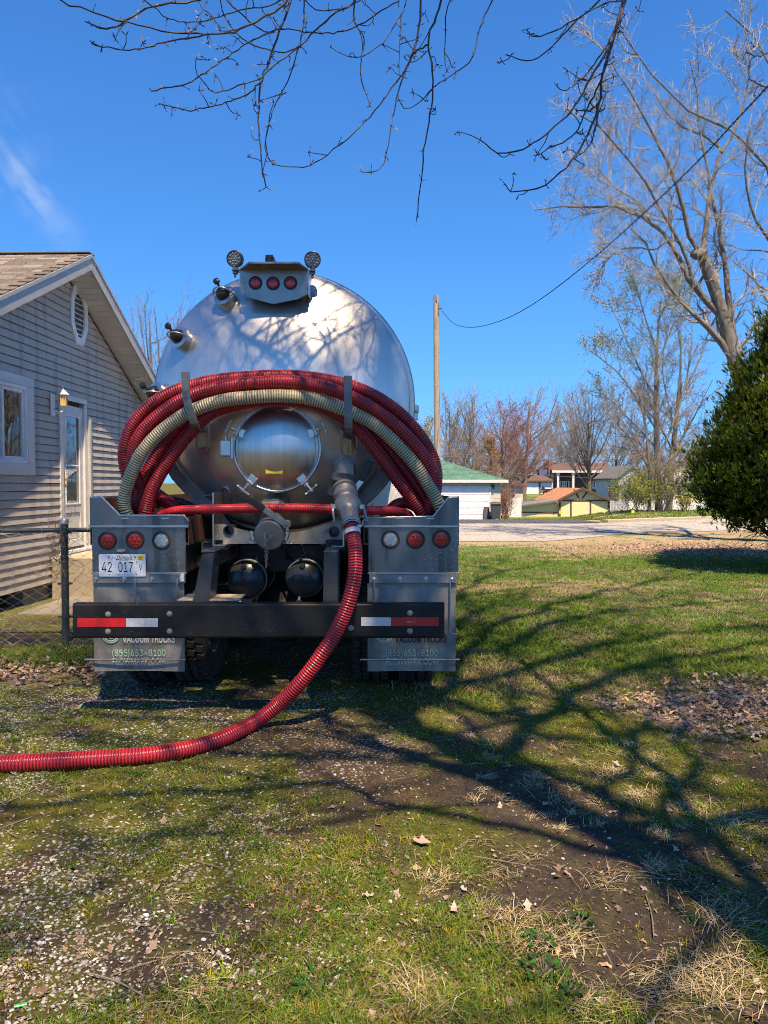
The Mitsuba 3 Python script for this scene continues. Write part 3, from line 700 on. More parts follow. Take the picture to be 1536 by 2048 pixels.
def chain(a, b, n, r=0.0085, w=0.0019):
    ms = []
    for i in range(n):
        c = np.asarray(a) + (np.asarray(b) - a) * ((i + 0.5) / n)
        L = np.linalg.norm(np.asarray(b) - a) / n * 0.72
        t = np.linspace(0, 2 * math.pi, 13)
        P = np.stack([np.cos(t) * r * 0.62, np.zeros(13), np.sin(t) * L], 1)
        if i % 2:
            P = P[:, [1, 0, 2]]
        ms.append(tube(c + P, w, 5, caps=False))
    return cat(ms)


part(TR, 'cap_ring', torus(cc + cd * 0.012 + [-0.005, 0, 0.0], (0.3, -1, 0.2), 0.022, 0.003, 24, 6), 'm_bright', smooth=True)
part(TR, 'cap_clip', cat([cyl(cc + cd * 0.014 + [-0.016, 0, -0.02], cc + cd * 0.014 + [-0.022, 0, -0.07], 0.008, n=10)]), 'm_cast', smooth=30)
part(TR, 'cap_chain', cat([chain(cc + cd * 0.016 + [-0.022, 0, -0.05], cc + cd * 0.016 + [-0.013, -0.02, -0.205], 9), chain(cc + cd * 0.016 + [0.0, 0, -0.03], cc + cd * 0.016 + [-0.013, -0.02, -0.205], 10)]), 'm_cast', smooth=True)

# right-hand valve: elbow from the head, body, lever, coupler
e0 = px(690, 935, 5.5)
ev = np.array([e0[0], head_y(e0[0], e0[2]), e0[2]])
part(TR, 'valve_elbow', cat([lathe([(0.075, -0.03), (0.094, -0.01), (0.098, 0.012), (0.085, 0.02), (0.068, 0.03)], ev, head_n(ev[0], ev[2]), 36),
                             tube(spline([ev + [0, 0.05, 0.01], ev + [0, -0.06, 0.0], px(689, 952, 5.25), px(690, 975, 5.10)], 18)[0], 0.064, 24)]), 'm_rusty', smooth=40)
kb = px(684, 962, 5.10)
part(TR, 'gate_valve', cat([bxr(kb, (0.155, 0.10, 0.085), rot((0, 1, 0), 8) @ rot((1, 0, 0), 25), 0.016), bxr(kb + [-0.06, 0.0, -0.04], (0.05, 0.06, 0.13), rot((0, 1, 0), 14), 0.01), bxr(kb + [0.055, 0.0, -0.03], (0.07, 0.07, 0.10), rot((0, 1, 0), -24), 0.014),
                            cyl(kb + [0.02, 0, -0.02], kb + [0.03, -0.05, -0.10], 0.06, n=24)]), 'm_dark_metal', smooth=30)
l0, l1, l2 = px(739, 922, 5.02), px(723, 962, 5.03), px(709, 979, 5.03)
part(TR, 'drain_lever', cat([bxr((l1 + l2) / 2, (0.034, 0.009, np.linalg.norm(l2 - l1) + 0.02), align(l2 - l1, (0, 1, 0))), cyl(l2 + [0, -0.018, 0], l2 + [0, 0.05, 0], 0.022, n=16)]), 'm_lid', smooth=30)
part(TR, 'drain_lever_grip', bxr((l0 + l1) / 2, (0.042, 0.02, np.linalg.norm(l1 - l0)), align(l1 - l0, (0, 1, 0)), 0.008), 'm_black_plastic', smooth=30)
k0, k1, k2 = px(688, 975, 4.98), px(697, 1022, 4.84), px(702, 1046, 4.74)
ax = unit(k1 - k0)
part(TR, 'coupler_adapter', lathe([(0.06, -0.02), (0.074, 0.0), (0.080, 0.02), (0.068, 0.026), (0.066, 0.045), (0.079, 0.055), (0.080, 0.085), (0.066, 0.10), (0.062, 0.15), (0, 0.15)], k0, ax, 40), 'm_cast', smooth=35)

# hose trays with the tail lamps, on both sides
TB = []
for s, pts, panel, lights, plx in (
        (-1, ((180, 996), (203, 994), (240, 1031), (368, 1031), (378, 1043), (378, 1054), (180, 1054)), (184, 371), ((215, 1081, 'r'), (270, 1080, 'r'), (323, 1081, 'w')), None),
        (1, ((918, 995), (896, 996), (867, 1033), (731, 1036), (726, 1044), (726, 1052), (918, 1052)), (737, 917), ((781, 1079, 'w'), (831, 1079, 'r'), (883, 1078, 'r')), None)):
    Y0 = 5.20
    tr = part(TR, 'hose_tray', rear_px(pts, Y0 - 0.012, 0.012), 'm_panel')
    top = np.array([px(a, b, Y0 - 0.004) for a, b in (pts[:5] if s < 0 else pts[:6])])
    part(tr, 'rolled_edge', tube(np.vstack([np.linspace(top[i], top[i + 1], 8) for i in range(len(top) - 1)]), 0.0085, 8), 'm_bright', smooth=True)
    z54 = px(0, 1053, Y0)[2]
    xa, xb = sorted((pX(pts[0][0], Y0), pX(pts[-2][0] if s < 0 else 727, Y0)))
    part(tr, 'lower_lip', cat([bx((xa, Y0 - 0.017, z54 - 0.008), (xb, Y0 + 0.01, z54 + 0.010), 0.005)] + [bxr((xa + (xb - xa) * u, Y0 - 0.016, z54 + 0.008), (0.045, 0.008, 0.006), None, 0.002) for u in np.linspace(0.03, 0.97, 13)]), 'm_bright')
    hz = px(0, 1031, Y0)[2]
    for a, b in (((250, 1041), (330, 1041)) if s < 0 else ((800, 1041), (860, 1040))):
        c = px(a, 1037, Y0 - 0.014)
        part(tr, 'weld_tab', bxr(c, (0.05, 0.006, 0.010), None, 0.003), 'm_bright')
    xo, xi = (xa, xb) if s < 0 else (xb, xa)
    zt = px(0, 996, Y0)[2]
    part(tr, 'tray_body', cat([bx((xo, Y0 + 0.002, hz - 0.20), (xo - s * 0.008, Y0 + 4.2, zt), 0.002), bx((xi, Y0 + 0.002, hz - 0.20), (xi + s * 0.008, Y0 + 4.2, hz - 0.01), 0.002), bx((min(xo, xi) + .01, Y0 + 0.002, hz - 0.20), (max(xo, xi) - .01, Y0 + 4.2, hz - 0.19), 0.002)]), 'm_tray_inside')
    # lamp panel
    xp, xq = pX(panel[0], Y0), pX(panel[1], Y0)
    z1, z2, z3 = z54 - 0.010, px(0, 1146, Y0)[2], px(0, 1166, Y0)[2]
    pn = part(TR, 'lamp_panel', rear(sbox(xp, z2, xq, z1).difference(unary_union([Point(*px(a, b, Y0)[[0, 2]]).buffer(0.052) for a, b, _ in lights])), Y0, 0.004), 'm_panel')
    part(pn, 'side_wall', bx((xp, Y0 + 0.005, z2), (xp + 0.004, Y0 + 0.5, z1), 0.001), 'm_panel')
    part(pn, 'side_wall', bx((xq - 0.004, Y0 + 0.005, z2), (xq, Y0 + 0.5, z1), 0.001), 'm_panel')
    part(pn, 'back_wall', bx((xp + .006, Y0 + 0.16, z2 - 0.0), (xq - .006, Y0 + 0.165, z1)), 'm_undercarriage')
    part(pn, 'bottom_edge', bx((xp - 0.006, Y0 - 0.008, z2 - 0.008), (xq + 0.006, Y0 + 0.02, z2 + 0.006), 0.003), 'm_bright')
    for a, b, kind in lights:
        c = px(a, b, Y0)
        g = part(TR, 'tail_light', torus(c + [0, -0.003, 0], (0, -1, 0), 0.0555, 0.0085, 44, 12), 'm_rubber', smooth=True, label='red round tail light' if kind == 'r' else 'clear round reversing light')
        part(g, 'lens', lathe([(0.052, -0.03), (0.0505, 0.0), (0.048, 0.003), (0.0, 0.005)], c, (0, -1, 0), 40), 'm_red_lens' if kind == 'r' else 'm_clear_lens', smooth=30)
        dots = [(0, 0)] + [(0.029 * math.cos(t), 0.029 * math.sin(t)) for t in np.arange(6) * math.pi / 3]
        for k, (u, w) in enumerate(dots):
            part(g, 'led', cat([lathe([(0.0085, 0.0), (0.0085, 0.003), (0.006, 0.007), (1e-4, 0.008)], c + [u, -0.004, w], (0, -1, 0), 14)]) if kind == 'r' else
                 cat([torus(c + [u, -0.006, w], (0, -1, 0), 0.0115, 0.0028, 16, 6), ball(c + [u, -0.006, w], (0.006, 0.004, 0.006))]), 'm_red_led' if kind == 'r' else 'm_led_dot', smooth=True)
    # hinge strip with bolts, flap with rods
    Yf = Y0 + 0.006
    part(TR, 'hinge_strip', bx((xp + 0.004, Y0 - 0.012, z3), (xq - 0.002, Y0 + 0.003, z2 - 0.009), 0.003), 'm_flap')
    for u in (0.045, 0.345, 0.645, 0.955) if s < 0 else (0.06, 0.35, 0.64, 0.93):
        c = np.array([xp + (xq - xp) * u, Y0 - 0.012, (z2 + z3) / 2 - 0.006])
        part(TR, 'strip_bolt', cat([lathe([(0.0165, 0), (0.0165, 0.003), (0.008, 0.004)], c, (0, -1, 0), 16), lathe([(0.0105, 0.003), (0.0105, 0.011), (0.008, 0.0125), (0, 0.0125)], c, (0, -1, 0), 6), cyl(c + [0, -0.006, -0.003], c + [0, -0.008, -0.02], 0.006, n=8)]), 'm_bright', smooth=30)
    zf = px(0, 1343, Yf)[2]
    fx0, fx1 = (pX(185, Yf), pX(367, Yf)) if s < 0 else (pX(735, Yf), pX(912, Yf))
    # gently bowed sheet
    u = np.linspace(0, 1, 13)
    for side_name in ('mud_flap',):
        gx, gz = np.meshgrid(np.linspace(fx0, fx1, 13), np.linspace(zf, z3 - 0.002, 25), indexing='ij')
        gy = Yf + 0.012 * np.sin((gx - fx0) / (fx1 - fx0) * math.pi) * ((z3 - gz) / (z3 - zf)) + 0.006 * meshkit.noise(np.stack([gx * 5, gz * 4, gx * 0], -1))
        fv = np.stack([gx, gy, gz], -1).reshape(-1, 3)
        i, j = np.meshgrid(np.arange(12), np.arange(24), indexing='ij')
        fq = np.stack([i * 25 + j, (i + 1) * 25 + j, (i + 1) * 25 + j + 1, i * 25 + j + 1], -1).reshape(-1, 4)
        fq = np.vstack([fq[:, [0, 1, 2]], fq[:, [0, 2, 3]]])
        fl = part(TR, 'mud_flap', cat([(fv, fq), (fv + [0, 0.004, 0], fq[:, ::-1])]), 'm_flap', smooth=True)
    rods = (271, 355) if s < 0 else (748, 900)
    zb = px(0, 1319, Yf - 0.02)[2]
    for a in rods:
        x = pX(a, Yf)
        P = [(x, Yf - 0.014, (z2 + z3) / 2), (x, Yf - 0.020, z3 - 0.02), (x, Yf - 0.020, px(0, 1258 if a == 900 else 1240, Yf)[2])]
        if a == 900:
            P += [(x + 0.004, Yf - 0.02, px(0, 1264, Yf)[2]), (x + 0.015, Yf - 0.02, px(0, 1267, Yf)[2]), (pX(915, Yf), Yf - 0.02, px(0, 1267, Yf)[2])]
        part(TR, 'flap_rod', tube(P, 0.0048, 8), 'm_bright', smooth=True)
    part(TR, 'flap_bar', cyl((pX(168 if s < 0 else 720, Yf), Yf - 0.022, zb), (pX(371 if s < 0 else 919, Yf), Yf - 0.022, zb), 0.0065, n=10), 'm_bright', smooth=30)
    # lettering on the flap
    Yl = Yf - 0.0005
    xs = (243, 348, 222, 329, 222, 328, 219) if s < 0 else (791, 894, 772, 876, 772, 876, 768)
    zl = lambda y: px(0, y, Yf)[2]
    xw = lambda a: pX(a, Yf)
    part(fl, 'lettering', text_rear('VACUUM TRUCKS', xw(xs[0]), zl(1285), Yl, xw(xs[1]) - xw(xs[0]), zl(1270) - zl(1285), bold=True), 'm_print_white' if s < 0 else 'm_print_black')
    part(fl, 'phone_number', text_rear('(855)653-8100', xw(xs[2]), zl(1312), Yl, xw(xs[3]) - xw(xs[2]), zl(1299) - zl(1312)), 'm_print_green')
    part(fl, 'web_address', text_rear('FLOWMARK.COM', xw(xs[4]), zl(1329), Yl, xw(xs[5]) - xw(xs[4]), zl(1316) - zl(1329)), 'm_print_white' if s < 0 else 'm_far_white')
    c = np.array([xw(xs[6]), Yl - 0.0, zl(1268)])
    part(fl, 'emblem', cat([lathe([(r - w, 0.0), (r - w, 0.001), (r, 0.001), (r, 0.0)], c, (0, -1, 0), 40) for r, w in ((0.062, 0.006), (0.032, 0.007))]), 'm_print_green')
    part(fl, 'emblem_ring', cat([lathe([(r - w, 0.0), (r - w, 0.001), (r, 0.001), (r, 0.0)], c, (0, -1, 0), 40) for r, w in ((0.050, 0.006), )]), 'm_print_white')

# licence plate
Yp = 5.178
a, b = px(198, 1153, Yp), px(291, 1108, Yp)
lp = part(TR, 'licence_plate', prism(sbox(a[0] + .01, a[2] + .01, b[0] - .01, b[2] - .01).buffer(0.01), 0.003, REAR, (0, Yp + 0.003, 0)), 'm_plate', label='white licence plate reading 42 017 TV')
W = b[0] - a[0]
xx = lambda q: pX(q, Yp)
zz = lambda q: px(0, q, Yp)[2]
for s_, q0, q1, r0, r1 in (('42', 203, 223, 1144, 1124), ('017', 236, 265, 1144, 1124), ('T', 271, 275, 1130, 1123), ('V', 277, 284, 1140, 1128)):
    part(lp, 'lettering', text_rear(s_, xx(q0), zz(r0), Yp, xx(q1) - xx(q0), zz(r1) - zz(r0)), 'm_print_black')
part(lp, 'state_name', text_rear('Illinois', xx(231), zz(1120), Yp, xx(263) - xx(231), zz(1111) - zz(1120), shear=0.35), 'm_print_black')
sw = spline([(xx(222), Yp - 0.001, zz(1119)), (xx(226), Yp - 0.001, zz(1114)), (xx(232), Yp - 0.001, zz(1117)), (xx(240), Yp - 0.001, zz(1120)), (xx(252), Yp - 0.001, zz(1120.5)), (xx(269), Yp - 0.001, zz(1117.5))], 24)[0]
part(lp, 'flourish', tube(sw, 0.0012, 5), 'm_print_blue')
part(lp, 'motto', text_rear('Land of Lincoln', xx(232), zz(1150.5), Yp, xx(257) - xx(232), zz(1147.5) - zz(1150.5)), 'm_print_blue')
part(lp, 'registration_sticker', bx((xx(274.5), Yp - 0.0015, zz(1120)), (xx(286), Yp + 0.001, zz(1112)), 0.0004), 'm_sticker_yellow')
part(lp, 'sticker_number', text_rear('12', xx(277), zz(1119), Yp - 0.0015, xx(283) - xx(277), zz(1113) - zz(1119), bold=True), 'm_sticker_red')
for q, w in ((217, 1114), (270, 1113)):
    part(lp, 'bolt', lathe([(0.008, 0), (0.008, 0.004), (0.005, 0.006), (0, 0.006)], (xx(q), Yp, zz(w)), (0, -1, 0), 10), 'm_bolt', smooth=30)
for q, w in ((217.5, 1149), (272, 1148.5)):
    part(lp, 'slot', bxr((xx(q), Yp - 0.0004, zz(w)), (0.009, 0.002, 0.004), None, 0.0005), 'm_print_black')
c = px(243, 1101, 5.195)
part(TR, 'plate_lamp', cat([bx(c + [-0.032, -0.012, -0.012], c + [0.032, 0.01, 0.010], 0.009), bx(c + [-0.02, -0.028, -0.010], c + [0.02, -0.010, 0.006], 0.005)]), 'm_bright', smooth=30)
c = px(364, 1155, 5.17)
part(TR, 'plate_holder_tag', bx(c + [-0.012, 0, -0.028], c + [0.012, 0.012, 0.025], 0.003), 'm_plate')

# bumper
Yb = 4.78
a, b = px(146, 1277, Yb), px(889, 1207, Yb)
v, f = tm(trimesh.creation.extrude_polygon(sbox(0, 0, 0.085, b[2] - a[2]).buffer(-0.018).buffer(0.018, join_style=1, quad_segs=5), b[0] - a[0], engine='earcut'))
BU = part(TR, 'bumper', (np.stack([a[0] + v[:, 2], Yb + v[:, 0], a[2] + v[:, 1]], 1), f), 'm_black_paint', smooth=30, label='long black steel step bumper with red and white tape')
for q0, q1, r0, r1, m in ((155, 252, 1236.5, 1254, 'm_tape_red'), (252.3, 316, 1236.5, 1254, 'm_tape_silver'), (722, 782, 1234.5, 1252, 'm_tape_silver'), (782.3, 877, 1234.5, 1252, 'm_tape_red')):
    a, b = px(q0, r1, Yb), px(q1, r0, Yb)
    part(BU, 'reflective_tape', bx((a[0], Yb - 0.0018, a[2]), (b[0], Yb + 0.003, b[2]), 0.0005), m)
part(BU, 'tape_print', cat([text_rear('DOT-C2', pX(730, Yb), px(0, 1243, Yb)[2], Yb - 0.0018, 0.07, 0.006, 0.0006), text_rear('DOT-C2', pX(262, Yb), px(0, 1245, Yb)[2], Yb - 0.0018, 0.07, 0.006, 0.0006), text_rear('DOT-C2', pX(815, Yb), px(0, 1245, Yb)[2], Yb - 0.0018, 0.05, 0.006, 0.0006)]), 'm_print_white')
for q, w in ((216, 1228.5), (216, 1263), (339, 1227.5), (339, 1262.5), (820, 1226), (820, 1262), (702, 1256)):
    c = px(q, w, Yb)
    part(BU, 'bolt', cat([lathe([(0.0175, 0), (0.0175, 0.003), (0.012, 0.004)], c, (0, -1, 0), 18), lathe([(0.012, 0.003), (0.012, 0.010), (0.009, 0.0125), (0, 0.0125)], c, (0, -1, 0), 6)]), 'm_bolt', smooth=30)
part(BU, 'top_plank', cat([bx((pX(345, Yb), Yb + 0.088, px(0, 1207, Yb)[2] - 0.0), (pX(470, Yb), Yb + 0.36, px(0, 1207, Yb)[2] + 0.009), 0.003)]), 'm_wood_block')

# bumper brackets
for pts in (((404, 1108), (428, 1106), (418, 1206), (385, 1206)), ((648, 1106), (675, 1104), (676, 1206), (646, 1206))):
    Yk = 4.866
    br = part(TR, 'bumper_bracket', rear(Polygon([px(a, b, Yk)[[0, 2]] for a, b in pts]).buffer(-0.008).buffer(0.008), Yk, 0.20), 'm_strut')
    t = px((pts[0][0] + pts[1][0]) / 2, 1104, Yk)
    part(br, 'arm', bx(t + [-0.04, 0.10, -0.10], t + [0.04, 1.3, -0.004], 0.006), 'm_black_paint')
    part(br, 'cap_plate', bx(t + [-0.045, 0.0, -0.004], t + [0.045, 0.30, 0.008], 0.004), 'm_panel')

# air tanks
for x, y, r in ((490, 1161, 0.137), (607, 1159, 0.131)):
    c = px(x, y, 5.45)
    at = part(TR, 'air_tank', lathe([(1e-4, -0.035), (r * 0.45, -0.028), (r * 0.8, -0.010), (r * 0.96, 0.012), (r, 0.04), (r, 0.75), (r * 0.9, 0.78), (0, 0.79)], c, (0, 1, 0), 48), 'm_tank_black', smooth=30)
    for dy in (0.09, 0.5):
        part(at, 'strap', torus(c + [0, dy, 0], (0, 1, 0), r + 0.003, 0.007, 48, 6), 'm_cast', smooth=True)
    for dz, dx in ((0.10, -0.005), (0.02, -0.008)):
        part(at, 'plug', cat([lathe([(0.020, -0.02), (0.020, 0.012), (0.012, 0.014), (0.012, 0.022), (0, 0.022)], c + [dx, -0.015 - 0.012 * (dz < 0.05), dz], (0, -1, 0), 14)]), 'm_tank_black', smooth=30)
    d = c + [-0.03, -0.0, -r + 0.005]
    part(at, 'drain_valve', cat([cyl(d, d + [0, -0.03, -0.025], 0.010, n=10), torus(d + [0, -0.035, -0.03], (0.2, -1, 0.1), 0.016, 0.003, 18, 6)]), 'm_cast', smooth=30)
    part(at, 'pull_cord', tube(spline([d + [0, -0.035, -0.045], d + [0.004, -0.03, -0.08], d + [-0.004, -0.02, -0.13]], 10)[0], 0.003, 6), 'm_vine', smooth=True)

# chassis behind: rails, crossmembers, axles, wheels
for s in (-1, 1):
    part(TR, 'frame_rail', cat([bx((TX + s * 0.43 - 0.005, 5.35, 0.80), (TX + s * 0.43 + 0.005, 12.5, 1.08)), bx((TX + s * 0.43, 5.35, 1.07), (TX + s * 0.34, 12.5, 1.08)), bx((TX + s * 0.43, 5.35, 0.80), (TX + s * 0.34, 12.5, 0.81))]), 'm_undercarriage')
    c = np.array([TX + s * 0.43, 5.28, 1.0])
    part(TR, 'rail_bracket', cat([bx(c + [-0.07, 0.02, 0.04], c + [0.07, 0.12, 0.12]), bx(c + [-0.05, -0.0, 0.10], c + [0.05, 0.2, 0.115])]), 'm_undercarriage')
for yy in (5.75, 6.6, 8.2):
    part(TR, 'crossmember', bx((TX - 0.42, yy, 0.85), (TX + 0.42, yy + 0.08, 1.05)), 'm_undercarriage')
part(TR, 'tail_plate', bx((TX - 0.95, 6.55, 0.62), (TX + 0.95, 6.57, 1.22)), 'm_undercarriage')
rg = np.random.default_rng(5)
hl = []
for k in range(9):
    x0 = TX + rg.uniform(-0.28, 0.28)
    hl.append(tube(spline([(x0, 5.5, rg.uniform(0.9, 1.12)), (x0 + rg.uniform(-.1, .1), 5.7, rg.uniform(0.8, 1.0)), (x0 + rg.uniform(-.2, .2), 6.0, rg.uniform(0.75, 1.0)), (x0, 6.4, 0.9)], 16)[0], 0.009, 7))
part(TR, 'air_line', cat(hl), 'm_rubber', smooth=True, kind='stuff')
ft = []
for k in range(16):
    c = np.array([TX + rg.uniform(-0.03, 0.5), 5.62 + rg.uniform(0, 0.3), rg.uniform(0.88, 1.1)])
    ft.append(cat([cyl(c, c + unit(rg.normal(size=3)) * 0.035, 0.010, n=6), ball(c, 0.011, 0)]))
part(TR, 'pipe_fitting', cat(ft), 'm_cast', kind='stuff')


def tyre(xc, yc, R=0.515, W=0.27, tread=True):
    c = np.array([xc, yc, R - 0.012])
    tp = [(0.30, -W / 2 + 0.02), (0.40, -W / 2 - 0.004), (0.47, -W / 2 + 0.004), (R - 0.022, -W / 2 + 0.028), (R - 0.016, 0), (R - 0.022, W / 2 - 0.028), (0.47, W / 2 - 0.004), (0.40, W / 2 + 0.004), (0.30, W / 2 - 0.02)]
    g = part(TR, 'wheel', lathe([(0.0, -0.06), (0.10, -0.06), (0.12, -0.02), (0.24, -0.02), (0.28, -0.1), (0.30, -0.11), (0.30, 0.11), (0.28, 0.1), (0.24, 0.03), (0, 0.03)], c, (1, 0, 0), 36), 'm_bright', smooth=35)
    part(g, 'tyre', lathe(tp, c, (1, 0, 0), 56), 'm_rubber', smooth=40)
    if not tread:
        return
    bl = []
    for k in range(44):
        for j, w in enumerate((-0.098, -0.035, 0.035, 0.098)):
            a = 2 * math.pi * (k + 0.5 * (j % 2)) / 44
            M = rot((1, 0, 0), math.degrees(a))
            bl.append(bxr(c + M @ np.array([w, 0, R - 0.006]), (0.052, 0.053, 0.024), M @ rot((0, 0, 1), 12 * (1 if j < 2 else -1)), 0.004))
    part(g, 'tread', cat(bl), 'm_rubber', kind='stuff')


for yy in (5.98, 7.35):
    for xc in (TX - 1.00, TX - 0.665, TX + 0.665, TX + 1.00):
        tyre(xc, yy, tread=yy < 7)
    part(TR, 'axle', cat([cyl((TX - 0.95, yy, 0.505), (TX + 0.95, yy, 0.505), 0.07, n=20), ball((TX, yy, 0.52), (0.24, 0.26, 0.24), 2)]), 'm_undercarriage', smooth=30)
    for s in (-1, 1):
        part(TR, 'leaf_spring', cat([bx((TX + s * 0.43 - 0.04, yy - 0.6 + 0.07 * k, 0.62 + 0.02 * k), (TX + s * 0.43 + 0.04, yy + 0.6 - 0.07 * k, 0.637 + 0.02 * k)) for k in range(6)]), 'm_undercarriage')
for xc in (TX - 0.98, TX + 0.98):
    tyre(xc, 12.4, tread=False)
# cab far in front
cabp = Polygon([(11.6, 1.0), (13.3, 1.0), (13.35, 1.7), (13.1, 1.85), (12.75, 2.65), (11.6, 2.7)])
part(TR, 'cab', prism(cabp.buffer(0.05), 2.2, np.array([[0, 0, 1.0], [1, 0, 0], [0, 1, 0]]), (TX - 1.1, 0, 0)), 'm_white')
part(TR, 'cab_window', bx((TX - 0.8, 11.54, 1.9), (TX + 0.8, 11.56, 2.4)), 'm_far_dark')
for s in (-1, 1):
    c = np.array([TX + s * (TRAD + 0.05), 6.35, px(0, 818, 6.35)[2]])
    part(TR, 'side_marker', cat([bx(c + [-0.04 * s, 0, -0.03], c + [0.03 * s, 0.05, 0.03], 0.008), cyl(c + [0.0, -0.02, 0.01], c + [0.0, 0.0, 0.01], 0.025, n=14), bx(c + [-0.03, 0.0, -0.09], c + [0.02, 0.04, -0.03])]), 'm_lid')
c = px(842, 880, 6.3)
part(TR, 'side_hook', cat([torus(c, (0, 1, 0.2), 0.05, 0.016, 20, 8)]), 'm_black_plastic', smooth=True)

# ---------------------------------------------------------------- hoses


def hose(P, r, pitch, ridge, groove, name, label, group=None, mat='m_hose', smooth_from=None, sides=14, dirt=0.0, seed=0):
    """Corrugated hose along the points; vertex colours: ridges and grooves of the moulded plastic, and its grime."""
    L = spline(P, 50)[1]
    pitch *= 1.12
    nr = int(L / pitch)
    C, _ = spline(P, nr * 4 + 1)
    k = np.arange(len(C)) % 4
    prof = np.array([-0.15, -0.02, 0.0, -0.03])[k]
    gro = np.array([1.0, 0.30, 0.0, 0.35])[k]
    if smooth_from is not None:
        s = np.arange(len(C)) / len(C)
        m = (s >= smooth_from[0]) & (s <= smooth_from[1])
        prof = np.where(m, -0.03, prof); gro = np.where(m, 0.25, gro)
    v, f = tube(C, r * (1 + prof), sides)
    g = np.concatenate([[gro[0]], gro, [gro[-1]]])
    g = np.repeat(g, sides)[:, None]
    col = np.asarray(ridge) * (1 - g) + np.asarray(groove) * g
    n = meshkit.fbm(v * 6 + seed, 3, seed=seed)
    n2 = meshkit.fbm(v * 34 + seed, 2, seed=seed + 3)
    col = col * (0.78 + 0.35 * n + 0.12 * n2)[:, None]
    d = np.clip((n - 0.62) * 6, 0, 1)[:, None] * dirt
    col = col * (1 - 0.72 * d)
    return obj(name, (v, f), mat, label, 'hose', group, smooth=True, color=np.clip(col, 0, 1))


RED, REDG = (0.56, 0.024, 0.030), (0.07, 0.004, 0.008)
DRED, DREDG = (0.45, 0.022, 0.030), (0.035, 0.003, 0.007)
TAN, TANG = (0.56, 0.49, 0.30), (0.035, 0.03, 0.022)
GR = 'hoses slung over the truck hooks'
ends = lambda p, dz=-0.06, dy=0.12: np.array(p) + [0, dy, dz]


def rack(name, pts, Ys, r, col, label, tail0=None, tail1=None, **kw):
    P = pxs(pts, Ys)
    P = np.vstack(([np.array(P[0]) + tail0] if tail0 is not None else []) + [P] + ([np.array(P[-1]) + tail1] if tail1 is not None else []))
    return hose(P, r, 0.0152, col[0], col[1], name, label, GR, **kw)


YB = lambda n, a, b: np.interp(np.linspace(0, 1, n), [0, 0.5, 1], [a, b, a])
pA = [(262, 965), (250, 925), (251, 893), (263, 857), (288, 824), (325, 796), (372, 776), (445, 760), (550, 753), (622, 756), (690, 769), (748, 792), (798, 826), (838, 870), (864, 915), (872, 955), (862, 985)]
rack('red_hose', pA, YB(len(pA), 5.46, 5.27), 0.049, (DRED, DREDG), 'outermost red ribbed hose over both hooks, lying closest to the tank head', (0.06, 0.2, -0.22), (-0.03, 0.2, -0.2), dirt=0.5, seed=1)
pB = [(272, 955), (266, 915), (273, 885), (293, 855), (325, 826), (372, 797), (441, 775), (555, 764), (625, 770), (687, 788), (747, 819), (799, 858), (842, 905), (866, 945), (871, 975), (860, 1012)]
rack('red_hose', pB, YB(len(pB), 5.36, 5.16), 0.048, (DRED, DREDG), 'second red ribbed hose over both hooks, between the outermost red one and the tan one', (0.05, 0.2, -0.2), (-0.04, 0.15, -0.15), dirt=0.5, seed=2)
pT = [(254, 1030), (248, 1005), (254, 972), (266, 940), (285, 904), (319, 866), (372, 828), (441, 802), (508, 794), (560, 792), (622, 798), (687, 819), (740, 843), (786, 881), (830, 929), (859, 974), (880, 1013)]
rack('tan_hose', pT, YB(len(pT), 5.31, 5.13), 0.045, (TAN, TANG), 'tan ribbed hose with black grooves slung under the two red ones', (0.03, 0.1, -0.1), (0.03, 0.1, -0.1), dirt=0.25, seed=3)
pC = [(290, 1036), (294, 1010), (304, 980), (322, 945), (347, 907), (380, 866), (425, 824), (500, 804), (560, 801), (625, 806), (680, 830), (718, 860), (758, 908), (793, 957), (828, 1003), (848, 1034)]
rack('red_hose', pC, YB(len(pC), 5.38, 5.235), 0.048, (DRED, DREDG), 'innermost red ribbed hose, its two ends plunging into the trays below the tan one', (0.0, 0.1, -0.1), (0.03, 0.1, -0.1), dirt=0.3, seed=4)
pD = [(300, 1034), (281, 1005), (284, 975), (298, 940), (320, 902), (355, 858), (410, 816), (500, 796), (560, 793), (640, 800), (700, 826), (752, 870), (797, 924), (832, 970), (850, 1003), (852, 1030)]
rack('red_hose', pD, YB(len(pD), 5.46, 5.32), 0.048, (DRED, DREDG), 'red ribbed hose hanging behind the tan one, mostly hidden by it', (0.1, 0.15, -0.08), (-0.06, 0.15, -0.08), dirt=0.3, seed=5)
pH = [(262, 1040), (268, 1012), (282, 985), (306, 985), (336, 1005), (364, 1026)]
rack('red_hose', pH, 5.56, 0.047, (DRED, DREDG), 'short red hose loop resting in the left tray behind the other ends', (0, 0.1, -0.1), (0.06, 0.1, -0.06), seed=6)
pI = [(330, 1002), (352, 1001), (380, 1012), (415, 1030)]
rack('black_hose', pI, 5.62, 0.03, ((0.03, 0.025, 0.03), (0.008, 0.008, 0.008)), 'thin black ribbed hose end beyond the left tray', (-0.1, 0.15, -0.03), (0.1, 0.2, -0.05), seed=7)
pJ = [(318, 1034), (332, 1027), (352, 1022), (385, 1019.5), (440, 1018), (520, 1016.5), (600, 1016.5), (670, 1018), (735, 1021), (775, 1021), (800, 1025), (816, 1030)]
hose(np.vstack([[px(300, 1050, 5.5)], pxs(pJ, [5.42, 5.36, 5.3, 5.24, 5.16, 5.10, 5.10, 5.10, 5.16, 5.24, 5.32, 5.40]), [px(828, 1050, 5.5)]]), 0.033, 0.0135, RED, REDG, 'wash_hose',
     'thin bright red hose running level across the tank from tray to tray', GR, mat='m_hose_gloss', smooth_from=(0.0, 0.13), seed=8)
